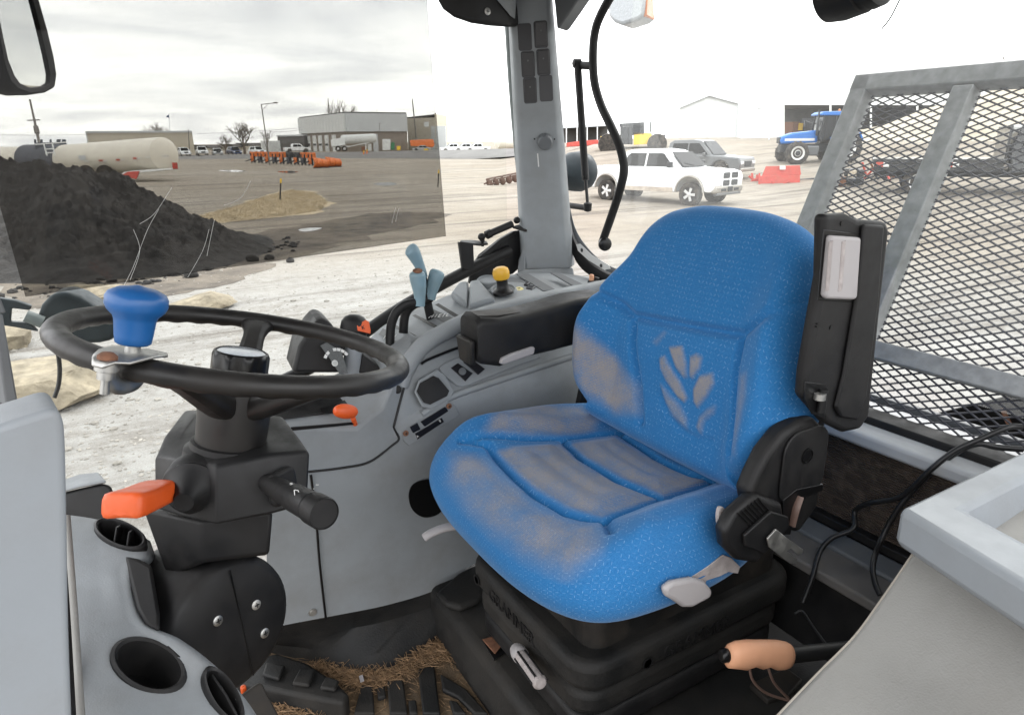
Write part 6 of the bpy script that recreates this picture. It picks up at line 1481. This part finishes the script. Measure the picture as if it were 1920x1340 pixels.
q = lambda *pts, d=d0: [A(x, y, d=d) for x, y in pts]
prism('fascia', q((1452, 130), (1960, 110), (1960, 198), (1472, 197), (1452, 197)), ray(1600, 200)*1.0, 'metal_white', shed, bev=0)
prism('wall', q((1452, 197), (1471, 197), (1471, 262), (1452, 262)), ray(1460, 230)*1.0, 'metal_white', shed, bev=0)
prism('side_wall', q((1388, 150), (1452, 130), (1452, 262), (1388, 262)), ray(1430, 200)*1.0, 'metal_white', shed, bev=0)
prism('bay_interior', q((1471, 190), (1960, 190), (1960, 270), (1471, 262), d=d0+8), ray(1700, 230)*.5, 'dark_wall', shed, bev=0)
prism('bay_floor', [A(1471, 262, d=d0), A(1960, 270, d=d0), A(1960, 266, d=d0+8), A(1471, 259, d=d0+8)], (0, 0, -.1), 'dark_wall', shed, bev=0)
prism('bay_ceiling', [A(1471, 196.5, d=d0+.8), A(1960, 197, d=d0+.8), A(1960, 205, d=d0+8), A(1471, 205, d=d0+8)], (0, 0, .1), 'dark_wall', shed, bev=0)
for x in (1557, 1633, 1720, 1800): prism('post', q((x-2, 196), (x+2, 196), (x+2, 262), (x-2, 262), d=d0-.1), ray(x, 230)*.3, 'metal_white', shed, bev=0)
for i_, (x, y, s_, mt_) in enumerate(((1485, 240, 10, 'rust'), (1497, 238, 6, 'yellow_paint'), (1520, 235, 12, 'tank_dark'), (1690, 215, 14, 'tank_dark'))):
    c = A(x, y, d=d0+4); tag(box('workshop_crate', c, (s_*.1, s_*.1, s_*.11), mt_, None, bev=.03), ('rusty crate inside the open shed', 'yellow drum inside the open shed', 'dark machine inside the open shed', 'dark crate high in the open shed bay')[i_], 'crate')
def lamppost(label, px, pyb, pyt, d, arm, mt_='pole', r_=.08):
    t = thing('street_lamp', label, 'lamp post', (0, 0, 0)); b, h = A(px[0], pyb, d=d), A(px[1], pyt, d=d)
    lathe('pole', [(r_, -.3), (r_, .02), (r_*.7, (h-b).length)], b, h-b, mt_, t, n=10)
    e = A(px[1]+arm, pyt-3 if arm > 20 else pyt, d=d); tube('arm', [h, e], r_*.5, mt_, t, n=6, smooth=0)
    box('lamp_head', e, (.5, .35, .14), mt_, t, rot=Matrix.Rotation(AZ, 3, 'Z'), bev=.03)
    if arm > 20: tube('brace', [h.lerp(b, .10), h.lerp(e, .5)], r_*.3, mt_, t, n=6, smooth=0)
lamppost('lamp post with long arm above the orange plows', (506, 490), 308, 196, 76, 27)
lamppost('short lamp post before the brick workshop', (714, 711), 282, 232, 170, 2)
lamppost('grey lamp post with arm toward the gable building', (1442, 1445), 256, 203, 58, -20, 'metal_grey', .06)

# ---- sand heap with trees, dark truck behind the mesh
heap('beige_heap', 'tall beige gravel heap behind the mesh guard', 'heap', *(lambda p: (p.x, p.y))(onz(1960, 52)), view_az(onz(1960, 52))-pi/2, lambda s: 4.6*(1-sm(-.1, 1.0, -s))*sm(1.3, .6, s), 17, 8, 'beige_heap', 5.0, nx=80, ny=40, rough=.35, nf=.3)
ft = thing('flatbed_truck', 'black flatbed truck with red and white reflectors behind the mesh', 'truck', (0, 0, 0))
box('bed', (-1.4, 0, 1.02), (3.4, 2.2, .16), 'car_black', ft, bev=.03); box('bed_skirt', (-1.4, -1.06, .86), (3.3, .06, .26), 'car_black', ft, bev=.01)
for x in (-2.9, -1.1):
    box('reflector', (x, -1.10, .93), (.20, .03, .14), 'red_paint', ft, bev=.01); box('reflector', (x+.18, -1.10, .93), (.16, .03, .14), 'decal_white', ft, bev=.01)
cbt = side_prism('cab', [(.40, .65), (3.0, .62), (3.1, 1.25), (2.2, 1.36), (1.75, 2.0), (.55, 2.04), (.36, 1.4)], 2.0, 'car_black', ft, bev=.08, tap=.86)
side_panes(cbt, [[(.62, 1.36), (1.9, 1.36), (1.62, 1.88), (.66, 1.88)]], 2.0, .62, 2.04, .86)
box('headboard', (.28, 0, 1.5), (.08, 2.0, 1.0), 'car_black', ft, bev=.02); box('chassis', (-.2, 0, .66), (5.6, .9, .2), 'cab_dark', ft, bev=.03)
wheelset(ft, .42, .30, [(2.2, .86), (2.2, -.86), (-1.8, .86), (-1.8, -.86)])
p = G(1865, 366); ft.scale = (1.3, 1.3, 1.3); ft.location = (p.x+.5, p.y+.7, .1); ft.rotation_euler = (0, 0, view_az(p)-pi/2+.15)
rj = thing('scrap_pile', 'rusty scrap frames and stones lying before the beige heap', 'scrap', G(1650, 340))
random.seed(3)
for k in range(16):
    a = G(random.uniform(1600, 1700), random.uniform(318, 345)); tube('scrap_bar', [a+V((0, 0, .1)), a+V((random.uniform(-.8, .8), random.uniform(-.8, .8), random.uniform(.2, 1.0)))], .05, random.choice(['red_paint', 'rust', 'cab_dark']), rj, n=6, smooth=0)
for k in range(8):
    a = G(random.uniform(1560, 1700), random.uniform(325, 350)); box('scrap_block', a+V((0, 0, .2)), (random.uniform(.3, .8), random.uniform(.3, .7), random.uniform(.3, .5)), random.choice(['beige_heap', 'cab_dark', 'rust']), rj, rot=Matrix.Rotation(random.uniform(0, 3), 3, 'Z'), bev=.05)

# ---- yellow loader, dark shed, tank and harrow left of the pickup
yl_ = thing('yellow_loader', 'yellow wheel loader with dark cab parked beyond the pickup', 'loader', (0, 0, 0))
d0 = 52
def pb_(name, pts, dep, mt_, par, bev=.03, d=d0): return prism(name, [A(*p, d=d) for p in pts], ray(*pts[0])*dep, mt_, par, bev=bev)
pb_('hood', ((1188, 248), (1222, 250), (1226, 270), (1188, 272)), 2.0, 'yellow_paint', yl_); pb_('front_frame', ((1126, 256), (1160, 252), (1160, 272), (1126, 272)), 1.6, 'yellow_paint', yl_)
pb_('cab_glass', ((1166, 238), (1206, 236), (1206, 252), (1186, 254), (1186, 271), (1164, 271)), 1.6, 'car_glass', yl_)
pb_('cab_roof_panel', ((1162, 232), (1208, 229), (1208, 236), (1162, 238)), 1.7, 'cab_dark', yl_)
for x in (1165, 1181, 1206): tube('cab_post', [A(x, 236, d=d0-.1), A(x, 270 if x < 1200 else 250, d=d0-.1)], .09, 'cab_dark', yl_, n=6, smooth=0)
pb_('radiator', ((1226, 254), (1248, 252), (1246, 270), (1228, 270)), 1.8, 'cab_dark', yl_); tube('exhaust', [A(1220, 248, d=d0), A(1220, 229, d=d0)], .06, 'cab_dark', yl_, n=6, smooth=0)
for x in (1140, 1232): lathe('wheel', [(.4, -.3), (.72, -.28), (.75, 0), (.72, .28), (.4, .3)], A(x, 270, d=d0-.3), ray(x, 270), 'tyre', yl_, n=20)
ds = building('pole_shed', 'dark open pole shed far behind the curved bar'); d0 = 80
pb_('roof', ((1050, 236), (1146, 231), (1146, 236), (1050, 241)), 8, 'metal_grey', ds, 0, d0); pb_('interior', ((1050, 240), (1140, 236), (1140, 268), (1050, 268)), .5, 'dark_wall', ds, 0, d0+6)
for x in (1062, 1082, 1101, 1120, 1140): pb_('post', ((x-1, 238), (x+1, 238), (x+1, 268), (x-1, 268)), .2, 'metal_white', ds, 0, d0)
pb_('red_machine', ((1062, 268), (1090, 264), (1122, 262), (1122, 272), (1062, 276)), 1, 'red_paint', ds, .05, 60)
hr = thing('harrow_frame', 'rusty harrow frame lying on the yard left of the pillar', 'harrow', G(940, 345)); d0 = 38
for a, b in (((912, 336), (972, 324)), ((912, 340), (972, 328)), ((916, 346), (972, 336)), ((912, 336), (916, 346)), ((926, 333), (929, 344)), ((941, 330), (944, 341)), ((956, 327), (959, 339)), ((908, 345), (918, 340))): tube('frame_bar', [A(*a, d=d0), A(*b, d=d0+.3)], .05, 'wire', hr, n=6, smooth=0)
for k in range(5): lathe('disc', [(.02, -.02), (.22, 0), (.02, .03)], A(918+12*k, 344-2.2*k, d=d0), (.4, .2, .1), 'wire', hr, n=14)
tk = thing('field_tank', 'pale horizontal storage tank lying far away beside the pillar', 'tank', onz(945, 120)); ta, tb = A(930, 268, d=118), A(985, 267, d=122)
lathe('shell', [(.3, 0), (.9, .2), (1.0, .6), (1.0, (tb-ta).length)], ta+V((0, 0, 0)), tb-ta, 'tank_cream', tk, n=20)
for t_ in (.25, .6): box('saddle', ta.lerp(tb, t_)-V((0, 0, .9)), (.6, .6, .6), 'metal_white', tk, bev=0)
for i_, px in enumerate((848, 872, 894)):
    pp = onz(px, 150); car('white_truck', ('white truck nearest to the tinted sheet edge', 'white truck in the middle of the bleached row', 'white truck nearest to the grey pillar')[i_], 'truck', 'car_white', 'pickup', pp, view_az(pp)+pi/2+.2, 'white trucks in the bright gap beside the pillar')

# ---- workshop and buildings on the far side of the road
ws = building('brick_workshop', 'two storey workshop with white upper cladding above brick and bay doors')
dC, dL, dR = 178, 212, 186
Cb, Lb, Rb = V((*A(652, 286, d=dC).xy, 0)), V((*A(567, 286, d=dL).xy, 0)), V((*A(765, 282, d=dR).xy, 0))
def wall(par, name, a, b, z0_, z1_, mt_, off=0, th=.4, lean=0):
    nrm = (b-a).cross(V((0, 0, 1))).normalized(); nrm = nrm if nrm.dot(CAM-a) > 0 else -nrm
    return prism(name, [V((a.x, a.y, z0_))+nrm*off, V((b.x, b.y, z0_))+nrm*off, V((b.x, b.y, z1_))+nrm*(off-lean), V((a.x, a.y, z1_))+nrm*(off-lean)], -nrm*th, mt_, par, bev=0)
zt = zat(652, 213, dC); zm = zat(652, 247, dC); ztL = zat(567, 223, dL); ztR = zat(760, 212, dR)
wall(ws, 'brick_wall', Cb, Rb, -.3, zm, 'brick_tan'); wall(ws, 'brick_wall', Lb, Cb, -.3, zm, 'brick_tan')
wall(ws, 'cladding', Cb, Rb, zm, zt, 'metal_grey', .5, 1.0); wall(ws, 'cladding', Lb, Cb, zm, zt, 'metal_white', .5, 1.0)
Bb = Lb+Rb-Cb
prism('flat_roof', [V((p.x, p.y, zt-.05)) for p in (Cb, Rb, Bb, Lb)], (0, 0, .35), 'roof_dark', ws, bev=0)
for k in range(16): 
    a = Lb.lerp(Cb, (k+.5)/16); wall(ws, 'cladding_rib', a, a+(Cb-Lb).normalized()*.18, zm+.05, zt-.1, 'metal_grey', .56, .1)
for k, x in enumerate((583, 595, 606, 618, 631)):
    t0 = (x-567)/(652-567); a = Lb.lerp(Cb, t0-.03); b = Lb.lerp(Cb, t0+.045)
    dr = wall(ws, 'bay_door', a, b, 0, zm-.7, 'metal_white', .15, .3); wall(ws, 'door_window', a.lerp(b, .1), a.lerp(b, .9), 1.5, 2.1, 'cab_dark', .2, .1)
wall(ws, 'side_door', Cb.lerp(Rb, .42), Cb.lerp(Rb, .5), 0, 4.4, 'metal_grey', .2, .3); lathe('vent_fan', [(.3, 0), (.3, .4)], Cb.lerp(Rb, .1)+V((0, 0, (zm+zt)/2-1)), (-.3, -1, 0), 'roof_dark', ws, n=12)
w2 = building('beige_building', 'beige steel building with a grey roller door beyond the workshop'); dA = 200
a0, a1, a2 = V((*A(766, 282, d=dA).xy, 0)), V((*A(820, 281, d=195).xy, 0)), V((*A(840, 279, d=215).xy, 0))
wall(w2, 'wall', a0, a1, -.3, zat(795, 222, 198), 'beige_wall'); wall(w2, 'wall', a1, a2, -.3, zat(840, 218, 215), 'beige_wall')
wall(w2, 'roller_door', a0.lerp(a1, .82), a0.lerp(a1, 1.3), 0, zat(820, 237, 196), 'metal_grey', .1, .4); wall(w2, 'window', a0.lerp(a1, .6), a0.lerp(a1, .75), zat(810, 238, 196), zat(810, 229, 196), 'headlight', .1, .2)
prism('flat_roof', [V((p.x, p.y, zat(795, 222, 198)+o_)) for p, o_ in ((a0, 0), (a1, .6), (a1+V((20, 40, 0)), .6), (a0+V((20, 40, 0)), 0))], (0, 0, .3), 'roof_dark', w2, bev=0)
w3 = building('dark_annex', 'low dark brown building left of the workshop'); b0_, b1__ = V((*A(523, 284, d=215).xy, 0)), V((*A(572, 284, d=205).xy, 0)); wall(w3, 'wall', b0_, b1__, -.3, zat(545, 255, 210), 'dark_wall', 0, 6)
wall(w3, 'roof_edge', b0_, b1__, zat(545, 256, 210), zat(545, 253, 210), 'metal_grey', .3, 6)
w4 = building('beige_warehouse', 'long low beige warehouse behind the tanker'); c0_, c1_, c2_ = V((*A(168, 290, d=165).xy, 0)), V((*A(366, 289, d=175).xy, 0)), V((*A(350, 289, d=200).xy, 0))
zw = zat(270, 249, 168); wall(w4, 'wall', c0_, c1_, -.3, zw, 'beige_wall', 0, 14); wall(w4, 'roof_edge', c0_, c1_, zw, zw+.45, 'metal_grey', .3, 14.5); wall(w4, 'corner_trim', c0_, c0_.lerp(c1_, .01), 0, zw, 'metal_white', .2, .3)
w5 = building('far_houses', 'low far roofs between the trees left of the lamp post')
for x0_, x1_, yt in ((392, 420, 272), (440, 470, 270), (470, 500, 268), (375, 395, 276)):
    e0, e1 = V((*A(x0_, 286, d=260).xy, 0)), V((*A(x1_, 286, d=265).xy, 0)); wall(w5, 'house_wall', e0, e1, -.3, zat(x0_, yt+6, 262), 'beige_wall', 0, 8); wall(w5, 'house_roof', e0, e1, zat(x0_, yt+6, 262), zat(x0_, yt, 262), 'roof_dark', .4, 8, 3)
ct = thing('container', 'white ribbed shipping container beside the utility truck', 'container', onz(511, 176)); k0, k1 = V((*A(494, 287, d=174).xy, 0)), V((*A(527, 286, d=176).xy, 0))
wall(ct, 'side', k0, k1, .1, zat(510, 264, 175), 'metal_white', 0, 2.4)
for k in range(12): wall(ct, 'rib', k0.lerp(k1, (k+.3)/12), k0.lerp(k1, (k+.6)/12), .2, zat(510, 264, 175)-.1, 'metal_grey', .06, .1)
p = onz(555, 172); ut = car('utility_truck', 'white utility truck with a dark flatbed before the bay doors', 'truck', 'car_white', 'pickup', p, view_az(p)-pi/2+.2); box('flat_bed', (-1.9, 0, 1.2), (2.6, 2.2, .5), 'cab_dark', ut, bev=.03)
for o in (ut.children[-1],): o.location = (0, 0, 0)
ut.scale = (1.15, 1.15, 1.15)
tt = thing('tank_truck', 'white tank trailer with dark twin wheels before the workshop', 'tank trailer', onz(660, 168)); e0, e1 = A(640, 262, d=166), A(705, 259, d=168)
lathe('tank', [(.3, -.2), (.9, 0), (1.05, .4), (1.05, (e1-e0).length-.4), (.9, (e1-e0).length), (.3, (e1-e0).length+.2)], e0, e1-e0, 'metal_white', tt, n=20)
prism('cab', [A(*p, d=165) for p in ((620, 262), (645, 258), (648, 272), (622, 276))], ray(640, 262)*2.0, 'metal_white', tt, bev=.1)
for x in (634, 646): 
    o = lathe('wheel', [(.3, -.2), (.62, -.2), (.66, 0), (.62, .2), (.3, .2)], A(x, 279, d=165), ray(x, 279), 'tyre', tt, n=16); lathe('rim', [(.32, -.22), (.30, -.26), (.05, -.26)][::-1], A(x, 279, d=165), ray(x, 279), 'rim', o, n=12)
tube('drawbar', [A(650, 276, d=166), A(690, 268, d=166)], .12, 'metal_white', tt, n=6, smooth=0); tube('leg', [A(686, 268, d=166), A(686, 282, d=166)], .12, 'metal_white', tt, n=6, smooth=0); tube('chassis', [A(625, 275, d=166), A(655, 275, d=166)], .2, 'metal_white', tt, n=6, smooth=0)
for nm, lab, cat_, pts, mt_, d in (('white_cabinet', 'white steel cabinet against the workshop wall', 'cabinet', ((717, 261), (732, 261), (732, 282), (717, 282)), 'metal_white', 172), ('green_bin', 'green bin beside the white cabinet', 'bin', ((733, 267), (740, 267), (740, 281), (733, 281)), 'green_paint', 172), ('yellow_barrel', 'yellow and dark barrel at the workshop corner', 'barrel', ((744, 274), (751, 274), (751, 282), (744, 282)), 'yellow_paint', 172),
        ('orange_dumpster', 'orange dumpster beside the beige building', 'dumpster', ((768, 263), (812, 261), (815, 272), (812, 276), (770, 274)), 'orange_paint', 175), ('yellow_box', 'small yellow box on the dirt near the sheet edge', 'box', ((795, 279), (803, 279), (803, 286), (795, 286)), 'yellow_paint', 130), ('fuel_pump', 'white pump box in front of the workshop', 'pump', ((689, 270), (696, 270), (697, 283), (690, 283)), 'metal_white', 168), ('dark_barrel', 'dark barrel beside the white pump box', 'barrel', ((678, 275), (685, 275), (685, 286), (678, 286)), 'rust', 150)):
    tag(prism(nm, [A(*p, d=d) for p in pts], ray(*pts[0])*1.2, mt_, None, bev=.08), lab, cat_)
p = onz(790, 172); car('silver_car', 'silver car below the orange dumpster', 'car', 'car_silver', 'sedan', p, view_az(p)+pi/2)
# yellow/orange bollards and dark marker posts
for lab, px, yb, yt, d, mt_ in (('orange bollard before the tank trailer', 682, 294, 284, 110, 'orange_paint'), ('second orange bollard before the tank trailer', 688, 294, 282, 110, 'orange_paint'), ('thin dark marker post at the grass patch', 525, 376, 339, 29.5, 'tyre'), ('thin dark marker post with yellow top at the sheet edge', 821, 351, 322, 37, 'tyre')):
    b, h = A(px, yb, d=d), A(px+(1.5 if d < 50 else 0), yt, d=d); t = thing('marker_post', lab, 'post', b, 'posts standing on the dirt yard'); lathe('shaft', [(.035 if d < 50 else .12, -.1), (.035 if d < 50 else .12, (h-b).length), (.01, (h-b).length+.02)], b, h-b, mt_, t, n=8)
    lathe('cap', [(.04 if d < 50 else .125, 0), (.04 if d < 50 else .125, .18), (.01, .2)], h-(h-b).normalized()*.1, h-b, 'yellow_paint', t, n=8)
# utility poles, flag
def upole(label, b, h, r_, cross=None):
    t = thing('utility_pole', label, 'pole', b); lathe('pole', [(r_*1.2, -.5), (r_*1.2, 0), (r_*.7, (h-b).length)], b, h-b, 'pole', t, n=8)
    if cross: tube('crossarm', [cross[0], cross[1]], r_*.5, 'pole', t, n=6, smooth=0); tube('transformer', [h.lerp(b, .52), h.lerp(b, .66)], r_*1.9, 'pole', t, n=8, smooth=0)
upole('tall pole with crossarm rising behind the tanker', A(77, 283, d=90), A(56, 187, d=90), .16, (A(52, 226, d=90), A(75, 225, d=90)))
upole('bare pole rising behind the workshop roof', A(622, 285, d=230), A(615, 185, d=230), .22); upole('bare pole between workshop and beige building', A(783, 282, d=190), A(773, 186, d=190), .22); upole('thin pole before the beige warehouse', A(356, 290, d=150), A(353, 243, d=150), .12)
fl = thing('flagpole', 'thin flagpole with a small dark flag above the warehouse', 'flagpole', A(320, 285, d=200)); lathe('pole', [(.1, 0), (.06, 11)], A(320, 285, d=200), A(317, 214, d=200)-A(320, 285, d=200), 'metal_grey', fl, n=6)
prism('flag', [A(*p, d=200) for p in ((311, 219), (317, 215), (318, 221), (312, 220))], (0, .05, 0), 'car_blue', fl, bev=0)
for i_, (a, b) in enumerate((((0, 253), (170, 252)), ((370, 251), (567, 240)), ((505, 248), (567, 243)))): tag(tube('power_line', [A(*a, d=140), A((a[0]+b[0])/2, (a[1]+b[1])/2+1.5, d=140), A(*b, d=140)], .025, 'cab_dark', None, n=4, smooth=4), ('power line left of the warehouse', 'power line above the far roofs', 'lower power line beside the workshop')[i_], 'power line')
# ---- orange plows and frames lined up on the dirt
for k in range(9):
    px = 470+13.6*k; d = 86-1.6*k; c = onz(px, d); e = (onz(px+10, d-1.2)-c).normalized(); pn2 = V((-e.y, e.x, 0))
    t = thing('snow_plow', ('leftmost', 'second', 'third', 'fourth', 'fifth', 'sixth', 'seventh', 'eighth', 'ninth')[k]+' orange and black plow from the left in the row under the lamp post', 'plow', c, 'plows in the row under the lamp post')
    w_ = .85
    for s_ in (-1, 1): tube('leg', [c+e*s_*w_*.6, c+e*s_*w_*.6+V((0, 0, 1.15))], .10, 'cab_dark', t, n=6, smooth=0)
    prism('blade', [c+e*a+V((0, 0, b)) for a, b in ((-w_, .75), (w_, .75), (w_, 1.35), (-w_, 1.35))], pn2*.3, 'orange_paint' if k not in (5, 6) else 'cab_dark', t, bev=.03)
    prism('plate', [c-pn2*.2+e*a+V((0, 0, b)) for a, b in ((-w_*.4, .15), (w_*.5, .15), (w_*.5, .8), (-w_*.4, .8))], pn2*.2, 'tank_dark' if k % 2 else 'orange_paint', t, bev=.03)
    tube('push_arm', [c+V((0, 0, .5)), c-pn2*1.0+V((0, 0, .2))], .07, 'cab_dark', t, n=6, smooth=0)
for lab, x0_, x1_, yb, d in (('orange curved plow blade at the near end of the row', 582, 612, 316, 65), ('orange curved plow blade at the right tip of row', 606, 636, 311, 67)):
    a, b = onz(x0_, d), onz(x1_, d+1); e = (b-a); nn_ = V((-e.y, e.x, 0)).normalized()
    t = thing('curved_plow', lab, 'plow', a, 'curved plow blades at the end of the row'); rws_ = []
    for s in range(9): rws_.append([a+e*s/8+nn_*(-.35*sin(pi*q/8)+.35*s/8)+V((0, 0, .05+(.95-.25*s/8)*q/8)) for q in range(9)])
    strip('mouldboard', rws_, 'orange_paint', t, N=9, thick=.05, smooth=False, sharp=60)
    for s in (2, 5, 8): tube('rib', [p+nn_*-.06 for p in rws_[s]], .06, 'orange_paint', t, n=6, smooth=0)
    tube('cutting_edge', [a+nn_*-.1, b+nn_*-.1], .09, 'cab_dark', t, n=6, smooth=0); tube('push_arm', [a+e*.5+V((0, 0, .4)), a+e*.9+nn_*1.2+V((0, 0, .3))], .1, 'cab_dark', t, n=6, smooth=0)
# ---- tanker behind the heap
tn = thing('tanker_trailer', 'cream tank trailer with dark centre section and ladder behind soil heap', 'tank trailer', onz(200, 50))
t0, t1, t2, t3 = A(308, 289, d=46), A(127, 301, d=51), A(56, 300, d=53), A(-130, 303, d=58)
ax1 = t1-t0
lathe('rear_tank', [(.25, -.30), (.8, -.18), (1.08, 0), (1.10, .5), (1.12, ax1.length)], t0, ax1, 'tank_cream', tn, n=36)
lathe('front_tank', [(1.02, 0), (.98, (t3-t2).length)], t2, t3-t2, 'tank_cream', tn, n=36)
cs = lathe('centre_section', [(1.14, 0), (1.14, (t2-t1).length)], t1, t2-t1, 'tank_dark', tn, n=36)
prism('top_box', [A(*p, d=51) for p in ((64, 268), (124, 266), (128, 282), (68, 285))], ray(90, 270)*1.5, 'tank_dark', tn, bev=.05)
for a, b in (((82, 270), (88, 292)), ((98, 269), (103, 291)), ((84, 280), (101, 279)), ((86, 287), (103, 286)), ((66, 271), (125, 267))): tube('ladder_bar', [A(*a, d=49.3), A(*b, d=49.3)], .05, 'metal_white', cs, n=6, smooth=0)
for x in (66, 78, 95, 108, 112, 118, 122): tube('valve', [A(x, 268, d=51.5), A(x, 262, d=51.5)], .08, 'tank_dark', cs, n=6, smooth=0)
def on_tank(px, py): # point on the near side of the rear tank
    r = ray(px, py); best = None
    for k in range(400):
        p = CAM+r*(40+k*.04); s = max(0, min(1, (p-t0).dot(ax1)/ax1.length_squared)); dd_ = (p-(t0+ax1*s)).length
        if dd_ < 1.13: return CAM+r*(40+k*.04-.05)
    return CAM+r*47
for x, y, m_ in ((163, 302, 'decal_white'), (189, 301, 'red_paint'), (197, 302, 'decal_white'), (221, 300, 'red_paint'), (229, 300, 'decal_white'), (253, 297, 'red_paint'), (260, 297, 'decal_white'), (278, 295, 'decal_white'), (307, 293, 'decal_white'), (313, 293, 'decal_white')):
    prism('reflector', [on_tank(x+a, y+b) for a, b in ((-4, -1.3), (4, -1.5), (4, 1.3), (-4, 1.5))], (0, -.02, 0), m_, tn, bev=0)
prism('placard', [on_tank(x, y) for x, y in ((146, 292), (160, 291), (161, 300), (150, 301))], (0, -.02, 0), 'metal_grey', tn, bev=0)
fd = prism('fender', [A(*p, d=45) for p in ((224, 330), (232, 323), (250, 320), (325, 315), (325, 318), (262, 324), (258, 334), (240, 332))], ray(280, 320)*1.2, 'decal_white', tn, bev=.02)
prism('fender_red', [A(*p, d=44.9) for p in ((228, 328), (240, 322), (262, 321), (256, 336), (240, 333))], ray(280, 320)*.3, 'red_paint', tn, bev=.02)
box('rear_lamp', A(328, 311, d=45), (.3, .3, .4), 'red_paint', tn, bev=.03)
for x in (60, 150, 185): lathe('wheel', [(.3, -.3), (.5, -.3), (.52, 0), (.5, .3), (.3, .3)], onz(x, 47)+V((0, 0, .52)), ray(x, 300), 'tyre', tn, n=16)
# ---- bare trees
def bare_tree(label, base, h_, spread, seed, lev=6, mt_='bark', thick=.035):
    rnd = random.Random(seed); vs_, fs_ = [], []
    def seg(a, b, r0, r1):
        d = (b-a).normalized(); x = V((0, 0, 1)).cross(d)
        if x.length < .05: x = V((1, 0, 0))
        x.normalize(); y = d.cross(x); k = len(vs_)
        for p, r in ((a, r0), (b, r1)):
            for q in range(4): vs_.append(p+x*r*cos(q*pi/2)+y*r*sin(q*pi/2))
        for q in range(4): fs_.append((k+q, k+(q+1) % 4, k+4+(q+1) % 4, k+4+q))
    def grow(p, d, L, r, lv):
        d2 = (d+V((rnd.gauss(0, .10), rnd.gauss(0, .10), .06))).normalized(); m_ = p+d*L*.5; e = m_+d2*L*.5
        seg(p, m_, r, r*.85); seg(m_, e, r*.85, r*.7)
        if lv == 0: return
        for k in range(3 if lv > 1 else 3):
            nd = (d2+V((rnd.gauss(0, spread), rnd.gauss(0, spread), rnd.gauss(.1, spread*.6)))).normalized()
            grow(e if k else m_, nd, L*rnd.uniform(.58, .82), r*rnd.uniform(.5, .68), lv-1)
    t = thing('bare_tree', label, 'tree', base, 'bare winter trees behind the yard')
    r0 = h_*thick; top = base+V((rnd.gauss(0, .02)*h_, 0, h_*.26))
    lathe('trunk', [(r0*1.3, -.2), (r0*1.05, h_*.05), (r0*.85, (top-base).length)], base, top-base, mt_, t, n=8)
    for k in range(4):
        a = 2*pi*k/4+rnd.uniform(-.5, .5); grow(top-V((0, 0, .3)), V((cos(a)*spread, sin(a)*spread, .95)).normalized(), h_*.24, r0*.62, lev-1)
    mk('crown', vs_, fs_, mt_, t, smooth=False, fix=False)
bare_tree('large spreading bare tree left of the lamp post', onz(456, 152), 8.2, .62, 3, 6); bare_tree('small bare tree left of the spreading one', onz(420, 160), 5.4, .55, 8, 5)
bare_tree('rounded bare tree above the warehouse roof', onz(298, 178), 8.6, .5, 5, 6); bare_tree('tall upright bare tree behind the workshop', onz(642, 240), 18, .38, 11, 6, thick=.02)
bare_tree('wide bare tree peeping over the workshop roof', onz(700, 240), 14.6, .6, 15, 6, thick=.02); bare_tree('small bare tree over the workshop roof end', onz(738, 245), 13.6, .6, 18, 5, thick=.02); bare_tree('thin bare tree right of the lamp post', onz(498, 158), 6.2, .35, 22, 5, thick=.02)
for k, px in enumerate((1775, 1815, 1850, 1890, 1925)): bare_tree(('leftmost', 'second', 'middle', 'fourth', 'rightmost')[k]+' bare bush from the left along the crest of beige heap', onz(px, 75), 7.6+.6*k, .45, 40+k, 5)
